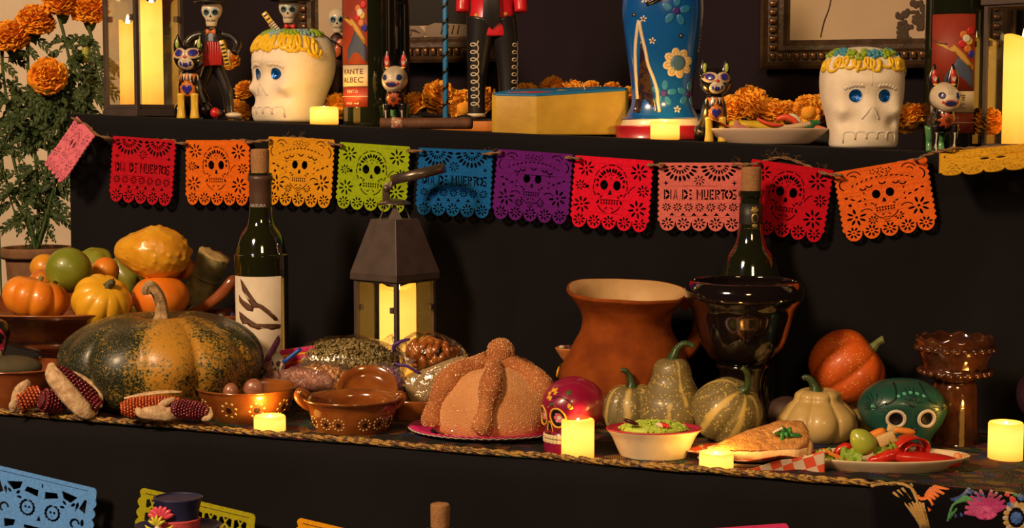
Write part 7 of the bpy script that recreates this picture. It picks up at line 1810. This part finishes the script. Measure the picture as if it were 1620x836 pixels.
sharp(obj('painted_lid', hexa(64, 69, .985), mat('lid_blue', (.015, .16, .40), .45), t), 50)
tl3 = bvh(([(-120, -60, 69.3), (120, -60, 69.3), (120, 80, 69.3), (-120, 80, 69.3)], [(0, 1, 2, 3)]))
for pts, m_ in (([(-86, 2), (-40, -6), (-14, 4), (-30, 12), (-70, 10)], mat('lid_red', (.55, .05, .05), .45)), ([(-80, 4), (-52, 0), (-56, 6)], whitep), ([(-30, -2), (-20, 2), (-28, 6)], yelc), ([(14, 30), (60, 32), (40, 44)], mat('lid_slate', (.12, .16, .22), .5)), ([(-8, 14), (10, 20), (-2, 26)], goldl)):
    V = [(x, y, tz(x, y)+3.3) for x, y in pts]+[(x, y, tz(x, y)+2.2) for x, y in pts]; n_ = len(pts)
    obj('lid_painting', (V, [tuple(range(n_)), tuple(range(n_, 2*n_))[::-1]]+[(i, n_+i, n_+(i+1) % n_, (i+1) % n_) for i in range(n_)]), m_, t, False)
obj('wick', tube([(38, 20, 69), (37, 20, 76), (34, 20, 84)], .9, 8, 3), mat('wick_cotton', (.60, .40, .28), .9), t)
# ------------------------------------------------ blue robed figure
YV = yR(.2)+.135
l, u = spot(1052, YV, 'U')
t = thing('blue_robed_figure', 'tall glossy blue painted robed figure on a round red base', 'figurine', 1050, YV, 'U')
dbase = lathe([(0, 0), (72, 0), (76, 3), (76, 19), (72, 22), (0, 22)], 64, 2, sq=.62); obj('base', dbase, mat('red_base', (.38, .012, .025), .35, coat=.4), t)
sk = lathe([(66, 21), (68, 22), (67, 26), (64, 32), (60, 34), (0, 34)], 96, 3, sq=.62, ribs=0, fn=lambda x, y, z: (x, y, z-(3*abs(sin(math.atan2(y/.62, x)*13)) if z < 26 else 0))); obj('hem', sk, wcer, t)
blueg = mat('cobalt_glaze', (.004, .075, .36), .22, col2=(.006, .10, .42), sc=.02, coat=.8)
prb = [(0, 32), (61, 32), (58, 36), (50, 52), (48, 70), (50, 95), (54, 120), (58, 150), (62, 180), (64, 205), (60, 240), (44, 290), (22, 330), (0, 336)]
dv_ = lathe(prb, 90, 5, sq=.66, fn=lambda x, y, z: (x-3, y, z)); obj('robe', dv_, blueg, t); tr = bvh(dv_)
S = lambda L_: [(x-1052+2, 221-y) for x, y in L_]
obj('brown_slit', paint(tr, S([(1010, 62), (1016, 90), (1024, 120), (1030, 150), (1036, 178), (1008, 180), (1001, 178), (1006, 150), (1009, 110)]), 0, .5, 8, (1014-1050, 221-140)), mat('sequin_brown', (.02, .012, .03), .15, col2=(.06, .03, .012), sc=.12, mixw=(.45, .55), coat=1), t)
obj('white_scallop', line(tr, S([(1007, 158), (1005, 130), (1003, 100), (1003, 70), (1007, 36), (1010, 50), (1013, 64), (1018, 84), (1022, 104), (1030, 124), (1036, 144), (1038, 164), (1040, 178)]), 3.0), wcer, t)
def dflower(cx, cy, r, n, m1, m2, ring=None, rr=.38):
    x0, z0 = cx-1050, 221-cy
    for k in range(n):
        an = 2*PI*k/n+.2; px_, pz_ = x0+r*.66*cos(an), z0+r*.66*sin(an)
        obj('painted_petal', paint(tr, petal(x0, z0, an, r*.25, r, r*.30 if n > 6 else r*.24, 12), 0, .5), m1, t)
        if ring: obj('petal_mark', line(tr, petal(x0, z0, an, r*.45, r*.85, r*.13, 8), .6, closed=True), ring, t)
    obj('painted_centre', paint(tr, ell(x0, z0, r*rr, r*rr, 16), 0, 1.0), m2, t)
slate = mat('slate_blue_paint', (.06, .14, .24), .35); lblue = mat('sky_paint', (.02, .18, .42), .35, coat=.4); vio = mat('violet_paint', (.05, .02, .22), .35)
dflower(1068, 102, 24, 8, mat('cream_paint', (.58, .46, .26), .4), slate, blackp, .5)
for cx, cy, r in ((1064, 22, 24), (1047, 149, 21), (1087, 150, 20)): dflower(cx, cy, r, 5, lblue, vio, None, .24)
for cx, cy, r in ((1014, 34, 5.5), (1028, 68, 5.5), (1068, 174, 6), (1016, 4, 7)): dflower(cx, cy, r, 5, wcer, inkb, None, .25)
for cx, cy, r in ((1000, 27, 4), (1072, 60, 4.5), (1100, 121, 4)): dflower(cx, cy, r, 5, blackp, goldl, None, .3)
for k in range(8): obj('lace_scallop', line(tr, [(1112-1050-k*1.3, 221-40-k*6+4), (1112-1050-6-k*1.3, 221-40-k*6), (1112-1050-k*1.3, 221-40-k*6-4)], .9, 20), wcer, t)
obj('robe_sash', tube([hit(tr, x-1050, 221-y, 0, 1) or Vector((x-1050, -40, 221-y)) for x, y in ((1018, 12), (1034, 4), (1050, -4), (1068, -14))], [3, 5, 5, 4], 10, 3), blackp, t)
obj('collar', lathe([(40, 292), (44, 294), (24, 330), (10, 336), (0, 337)], 40, 3, sq=.7), wcer, t); skelhead(t, 0, -6, 332, 1.4)
# ================================================================ LIVING MARIGOLDS AT THE LEFT
YPt = 2.72
t = thing('potted_marigold', 'leafy marigold plant in a clay pot before the white wall at the left', 'plant', 62, YPt)
bp0 = ybase(62, YPt, 'M'); top = bp0-392
obj('pot', lathe([(0, 0), (34, 0), (40, 10), (48, top-20), (54, top-16), (55, top), (50, top), (46, top-8), (0, top-10)], 48, 3), mat('pot_clay', (.22, .11, .05), .8, col2=(.16, .07, .03), sc=.05, bump=.4, bsc=.2), t)
gstem = mat('plant_stem', (.035, .07, .012), .6); gleaf = mat('marigold_leaf', (.018, .045, .008), .6, col2=(.04, .065, .012), sc=.04); gbud = mat('bud_green', (.28, .32, .04), .5)
def H(px, py, dy=0): return ((px-62), dy, bp0-py)
stems = [[(62, 400), (50, 330), (30, 250), (22, 160), (17, 110), (17, 84)], [(62, 400), (66, 320), (62, 230), (56, 150), (55, 90), (56, 56)], [(62, 400), (80, 300), (84, 210), (88, 170), (86, 150), (80, 140)], [(62, 400), (92, 300), (112, 200), (124, 130), (116, 70), (104, 22)], [(62, 400), (100, 290), (140, 200), (160, 130), (158, 80), (150, 44)], [(62, 400), (40, 340), (20, 300), (-4, 240)]]
for i, s_ in enumerate(stems): obj('stem', tube([H(x, y, (i % 3)*6-6) for x, y in s_], [3, 2.8, 2.6, 2.4, 2.4, 3.2][:len(s_)], 10, 4), gstem, t)
rnd = random.Random(21)
def frond(p0, d, L_, n=6, w_=4.0):
    """compound leaf: a rib with paired narrow leaflets"""
    ds = []; p0 = Vector(p0); d = Vector(d).normalized(); sag = Vector((0, 0, -1)); ax = []
    for i in range(n+1): u_ = i/n; ax.append(p0+d*L_*u_+sag*L_*.55*u_*u_)
    ds.append(tube(ax, [.9]*len(ax), 4, 1, caps=False))
    side = d.cross(Vector((0, -1, .3))).normalized()
    for i in range(1, n+1):
        for sg in ((-1, 1) if i < n else (0,)):
            dd = (side*sg*.8+(ax[i]-ax[i-1]).normalized()*.8+sag*.25+Vector((0, rnd.uniform(-.5, .2), 0))).normalized(); LL = L_*.42*(1-.35*abs(i/n-.45)); s2 = dd.cross(Vector((rnd.uniform(-.3, .3), -1, rnd.uniform(-.2, .4)))).normalized(); b = ax[i]; ww = w_*rnd.uniform(.7, 1.1)
            V = [b, b+dd*LL*.35+s2*ww, b+dd*LL*.35-s2*ww, b+dd*LL*.7+s2*ww*.7+sag*LL*.08, b+dd*LL*.7-s2*ww*.7+sag*LL*.08, b+dd*LL+sag*LL*.2, b+dd*LL*.35+Vector((0, -1, 0)), b+dd*LL*.7+Vector((0, -1, 0))+sag*LL*.06]
            ds.append((V, [(0, 2, 6), (0, 6, 1), (1, 6, 7, 3), (6, 2, 4, 7), (3, 7, 5), (7, 4, 5)]))
    return join(*ds)
cnt = 0
spots = []
for s_ in stems:
    q = catmull([(float(x), float(y)) for x, y in s_], 6)
    for x, y in q:
        for k in range(2 if y > 130 else 1):
            if y < 62 or y > 350: continue
            spots.append((x+rnd.uniform(-3, 3), y))
for x, y in [(110, 150), (130, 170), (140, 130), (120, 110), (100, 180), (70, 180), (40, 170), (20, 170), (10, 200), (50, 200), (150, 160), (90, 200), (30, 190), (60, 160), (120, 60), (112, 90), (150, 110), (10, 140), (135, 90), (70, 260), (60, 290), (84, 280), (4, 260), (14, 300), (24, 150), (105, 130), (142, 60), (156, 140), (125, 140), (96, 165), (75, 165), (85, 185), (110, 200), (130, 190), (150, 185), (60, 210), (75, 225), (90, 150), (110, 165), (125, 160), (140, 155), (155, 125), (150, 90), (30, 210), (20, 230), (160, 105), (60, 185)]*3: spots.append((x+rnd.uniform(-10, 10), y+rnd.uniform(-10, 10)))
for x, y in spots:
    dens = 1 if 120 < y < 230 else .45
    if rnd.random() > dens: continue
    an = rnd.uniform(-.4, PI+.4); L_ = rnd.uniform(20, 38)
    obj('leaf', frond(H(x, y, rnd.uniform(-16, 10)), (cos(an), rnd.uniform(-.4, .2), sin(an)*.5-.25), L_, 5, 3.2), gleaf, t, False); cnt += 1
# trailing sprays down to the pot
for pts in ([(10, 220), (14, 270), (22, 310), (34, 350)], [(60, 270), (54, 310), (48, 340), (60, 372), (70, 400)], [(86, 300), (84, 340), (80, 370)], [(64, 290), (76, 300), (96, 312)]):
    obj('stem', tube([H(x, y, -4) for x, y in pts], 1.3, 6, 4), gstem, t)
    q = catmull([(float(x), float(y)) for x, y in pts], 5)
    for x, y in q: an = rnd.uniform(0, 2*PI); obj('leaf', frond(H(x, y, -4), (cos(an), -.3, sin(an)*.4-.4), rnd.uniform(10, 18), 3, 2.2), gleaf, t, False)
for x, y in ((147, 88), (112, 118)): obj('bud', xf(lathe([(0, -16), (5, -12), (6.5, 0), (5, 10), (2, 14), (0, 15)], 14, 3), H(x, y, -6)), gbud, t)
LB = [meshof(bloom_mesh(40+k, 30, 11, ruff=1.4), 'petals', mg) for k in range(3)]
core2 = meshof(ball(20, 14, 10), 'bloom_core', mg)
blooms = [(17, 60, 30, -14, 'at the far left edge, slightly darker'), (56, 34, 29, 0, 'second from the left, touching the leftmost one'), (98, 2, 30, -6, 'cut by the top border above the pink flag'), (142, 16, 29, 6, 'hugging the left side of the upper lantern'), (75, 121, 29, -34, 'lowest of the fresh ones, facing forward above the pink flag')]
for i, (px, py, r, dy, lb) in enumerate(blooms):
    t2 = thing_at('marigold_bloom', 'large fresh orange marigold '+lb, 'flower', px, py, YPt+dy*.0009, 0, 'fresh marigolds of the plant', [14, 12, 10, 14, 60][i], [-6, 10, 0, 4, 10][i])
    t2.scale = tuple(x*r/30*1.05 for x in t2.scale)
    for nm, me in (('petals', LB[i % 3]), ('bloom_core', core2)): o = bpy.data.objects.new(nm, me); C.objects.link(o); o.parent = t2
    obj('calyx', lathe([(0, -34), (4, -33), (9, -24), (13, -10), (12, -4), (0, -2)], 20, 3, ribs=8, depth=.1), gleaf, t2) if i != 4 else None
t = thing('red_flower', 'small red flower low at the left edge below the foliage', 'flower', 2, YPt+.02)
obj('stem', tube([(0, 0, 0), (2, 0, 80), (0, 0, bp0-262)], 1.5, 6, 4), gstem, t); obj('petals', xf(bloom_mesh(5, 9, 4), (0, 0, bp0-262)), mat('red_petal', (.5, .03, .02), .6), t)
# ================================================================ LOWEST TIER + RUNNER FLAP
Yh = 1.70; l, u = spot(290, Yh, 'L'); bh = ybase(290, Yh, 'L')
t = thing('top_hat_skeleton', 'skeleton figurine in a blue top hat with coral band and pink flower, bottom left', 'figurine', 290, Yh, 'L')
navy = mat('navy_hat', (.018, .022, .085), .5, col2=(.012, .014, .06), sc=.05); coral = mat('coral_band', (.55, .07, .08), .5, bump=.3, bsc=.1)
zT = bh-779
obj('top_hat', lathe([(0, zT-54), (30, zT-54), (30, zT-50), (33, zT-20), (37, zT-4), (38, zT), (35, zT), (33, zT-2), (0, zT-3)], 56, 3, sq=.9), navy, t)
obj('hat_band', lathe([(31, zT-54), (32.6, zT-52), (33.6, zT-44), (34.6, zT-36), (34.8, zT-34), (33, zT-33)], 56, 3, sq=.9), coral, t)
obj('hat_brim', lathe([(0, zT-58), (40, zT-57), (56, zT-54), (66, zT-46), (67, zT-44), (54, zT-51), (38, zT-54), (0, zT-54)], 60, 3, sq=.75), navy, t)
pinkf = mat('pink_flower_paint', (.65, .06, .12), .45, coat=.3); yf = mat('lime_yellow_paint', (.60, .55, .04), .45, coat=.3)
cx, cz = -22, zT-26
for k in range(7): an = PI/2+(k-3)*.42; obj('flower_petal', xf(ball(1, 14, 10), (cx+11*cos(an)+2, -33, cz+10*sin(an)), (0, 90-math.degrees(an), 0), (4.5, 3, 10)), pinkf, t)
for k in range(5): an = PI/2+(k-2)*.6; obj('flower_petal', tube([(cx-3, -36, cz-10), (cx-3+8*cos(an), -39, cz-8+8*sin(an)), (cx-3+14*cos(an), -38, cz-8+15*sin(an))], [3, 3, 1], 8, 3), yf, t)
for sg in (-1, 1): obj('flower_leaf', tube([(cx, -36, cz-16), (cx+sg*12, -37, cz-18), (cx+sg*22, -35, cz-10)], [2, 4, .6], 10, 3, flat=.6), yf, t)
obj('tiny_skull', xf(ball(1, 16, 12), (cx-2, -40, cz-16), sc=(5.2, 4, 6)), bonew, t)
for x in (-2, 2): obj('tiny_socket', ball(1.6, 8, 6, (cx-2+x, -43.6, cz-15)), blackp, t)
hz_ = zT-58-70
d = xf(skull_surf(CTm if False else [(0, 7, -10, 2), (4, 8, -11, 3), (10, 9, -11, 8), (16, 13, -12, 12), (24, 15, -12, 14), (32, 13, -9, 12), (37, 7, -4, 6), (38.5, 1, 0, 2)], [], 40, 5, .95), (0, 0, hz_), sc=(2, 2, 2)); 
skelhead(t, 0, 0, hz_, 1.95)
obj('tailcoat', tube([(0, 0, 20), (0, 0, 100), (0, 0, hz_-60), (0, 0, hz_-14), (0, 0, hz_+2)], [44, 38, 34, 40, 10], 32, 5, flat=.7), navy, t)
for sg in (-1, 1): obj('sleeve', tube([(sg*34, 0, hz_-16), (sg*52, 0, hz_-70), (sg*46, -14, hz_-120)], [12, 12, 10], 18, 5), navy, t)
obj('stand', lathe([(0, 0), (50, 0), (50, 8), (46, 12), (44, 24), (0, 24)], 40, 2), navy, t)
# companion with pink flower, tip visible
t = thing('flower_headdress_skeleton', 'skeleton lady figurine whose pink headdress just shows right of the top hat', 'figurine', 352, Yh+.02, 'L')
b3 = ybase(352, Yh+.02, 'L'); zz = b3-826
for k in range(5): an = k*2*PI/5+.3; obj('headdress_petal', xf(ball(1, 12, 8), (6*cos(an), -4+4*sin(an), zz-9), sc=(5.5, 5, 8)), pinkf, t)
skelhead(t, 0, 0, zz-64, 1.3); obj('gown', lathe([(0, 0), (40, 0), (38, 10), (22, 120), (16, zz-150), (22, zz-90), (8, zz-66), (0, zz-62)], 32, 4), coral, t)
# embroidered end of the runner hanging at the right front
flapc = mat('flap_black', (.0035, .003, .005), .95, spec=.08)
def yE(x): return yM(x)-.014
x0f, x1f = px2x(1372, 1.75, -.42), px2x(1640, 1.66, -.42)
def ffn(u, v):
    x = x0f+u*(x1f-x0f)+.03*v*(1-u)
    z = zM(x)+.004; s = v*.34
    y = yM(x)+.02-.034*min(1, s/.03)-.006*abs(noise.noise(Vector((x*14, s*3, 0))))-.01*u*(1-v)
    return (x, y+.004*sin(x*60+s*6)*min(1, s/.1), z-max(0, s-.02)*1.0+.003*max(0, 1-s/.02))
flap = obj('runner_flap', grid(ffn, 60, 60), flapc, bpy.data.objects['table_runner']); mm = flap.modifiers.new('t', 'SOLIDIFY'); mm.thickness = .0015
ftree = bvh(grid(ffn, 60, 60))
def fpt(px, py, off=.0015):
    """point on the hanging flap seen at pixel"""
    d = P(px, py, 1.0); h = ftree.ray_cast(Vector((0, 0, 0)), d.normalized())
    if h[0] is None: return None
    n = h[1]; n = n if n.dot(d) < 0 else -n; return h[0]+n*off
def stitch(pxs, w0, m_, nm='embroidery_thread'):
    pp = [fpt(x, y) for x, y in pxs]; pp = [p for p in pp if p is not None]
    if len(pp) < 2: return
    obj(nm, tube(pp, w0, 6, 3), m_, flap)
def em(n, c): return mat('thread_'+n, c, .5, bump=.5, bsc=400, sheen=.3)
to, tb, tm, tg, tgo, tr_, tw_ = em('orange', (.75, .17, .02)), em('blue', (.02, .10, .42)), em('magenta', (.36, .015, .16)), em('green', (.04, .22, .07)), em('gold', (.40, .24, .06)), em('red', (.6, .03, .03)), em('cream', (.42, .33, .22))
def petalpatch(cx, cy, an, L_, w_, m_):
    pp = []
    for k in range(3):
        o_ = (k-1)*w_; stitch([(cx+o_*-sin(an)*.4, cy+o_*cos(an)*.4), (cx+L_*.5*cos(an)-o_*sin(an), cy+L_*.5*sin(an)+o_*cos(an)), (cx+L_*cos(an), cy+L_*sin(an))], .0016, m_, 'embroidered_petal')
for k in range(11): an = R(-8+k*11); petalpatch(1455, 766, an, 42+6*sin(k), 2.4, to)
for k in range(12): an = R(180+k*15); petalpatch(1560, 812, an, 34, 3.4, tm)
for k in range(8): an = R(200+k*20); petalpatch(1560, 820, an, 18, 3, em('rose', (.5, .04, .22)))
for k in range(9): an = R(10+k*9); petalpatch(1505, 760, an, 60, 3.2, tb if k % 2 else em('navy', (.01, .04, .22)))
for k in range(6): an = R(-30+k*12); petalpatch(1560, 765, an, 30, 2.4, tb)
for k in range(5): stitch([(1500+k*3, 825-k*4), (1508+k*4, 800-k*3), (1524+k*4, 795)], .0016, tg, 'embroidered_leaf')
for k in range(6): stitch([(1448-k*7, 766+k*3), (1460-k*4, 796+k*2), (1470-k*2, 836)], .0017, tgo, 'gold_fringe')
for k in range(5): stitch([(1590, 770+k*3), (1605, 772+k*3), (1619, 768+k*3)], .0015, tw_ if k % 2 else tgo, 'embroidered_leaf')
for x, y, m_ in ((1596, 774, tg), (1604, 780, tg), (1590, 780, tr_), (1600, 790, tr_), (1612, 786, tb), (1596, 798, tb), (1590, 762, to), (1606, 760, to), (1616, 800, tgo)): petalpatch(x, y, 1.0, 10, 3, m_)
for k in range(16): an = 2*PI*k/16; petalpatch(1608+13*cos(an), 820+15*sin(an), an, 8, 2, tgo if k % 2 else tw_)
for k in range(8): an = 2*PI*k/8; petalpatch(1608, 820, an, 9, 2, tb)
# short gold fringe edge
stitch([(1378, 772), (1410, 768), (1436, 772), (1450, 790), (1458, 836)], .0022, tgo, 'gold_edge')
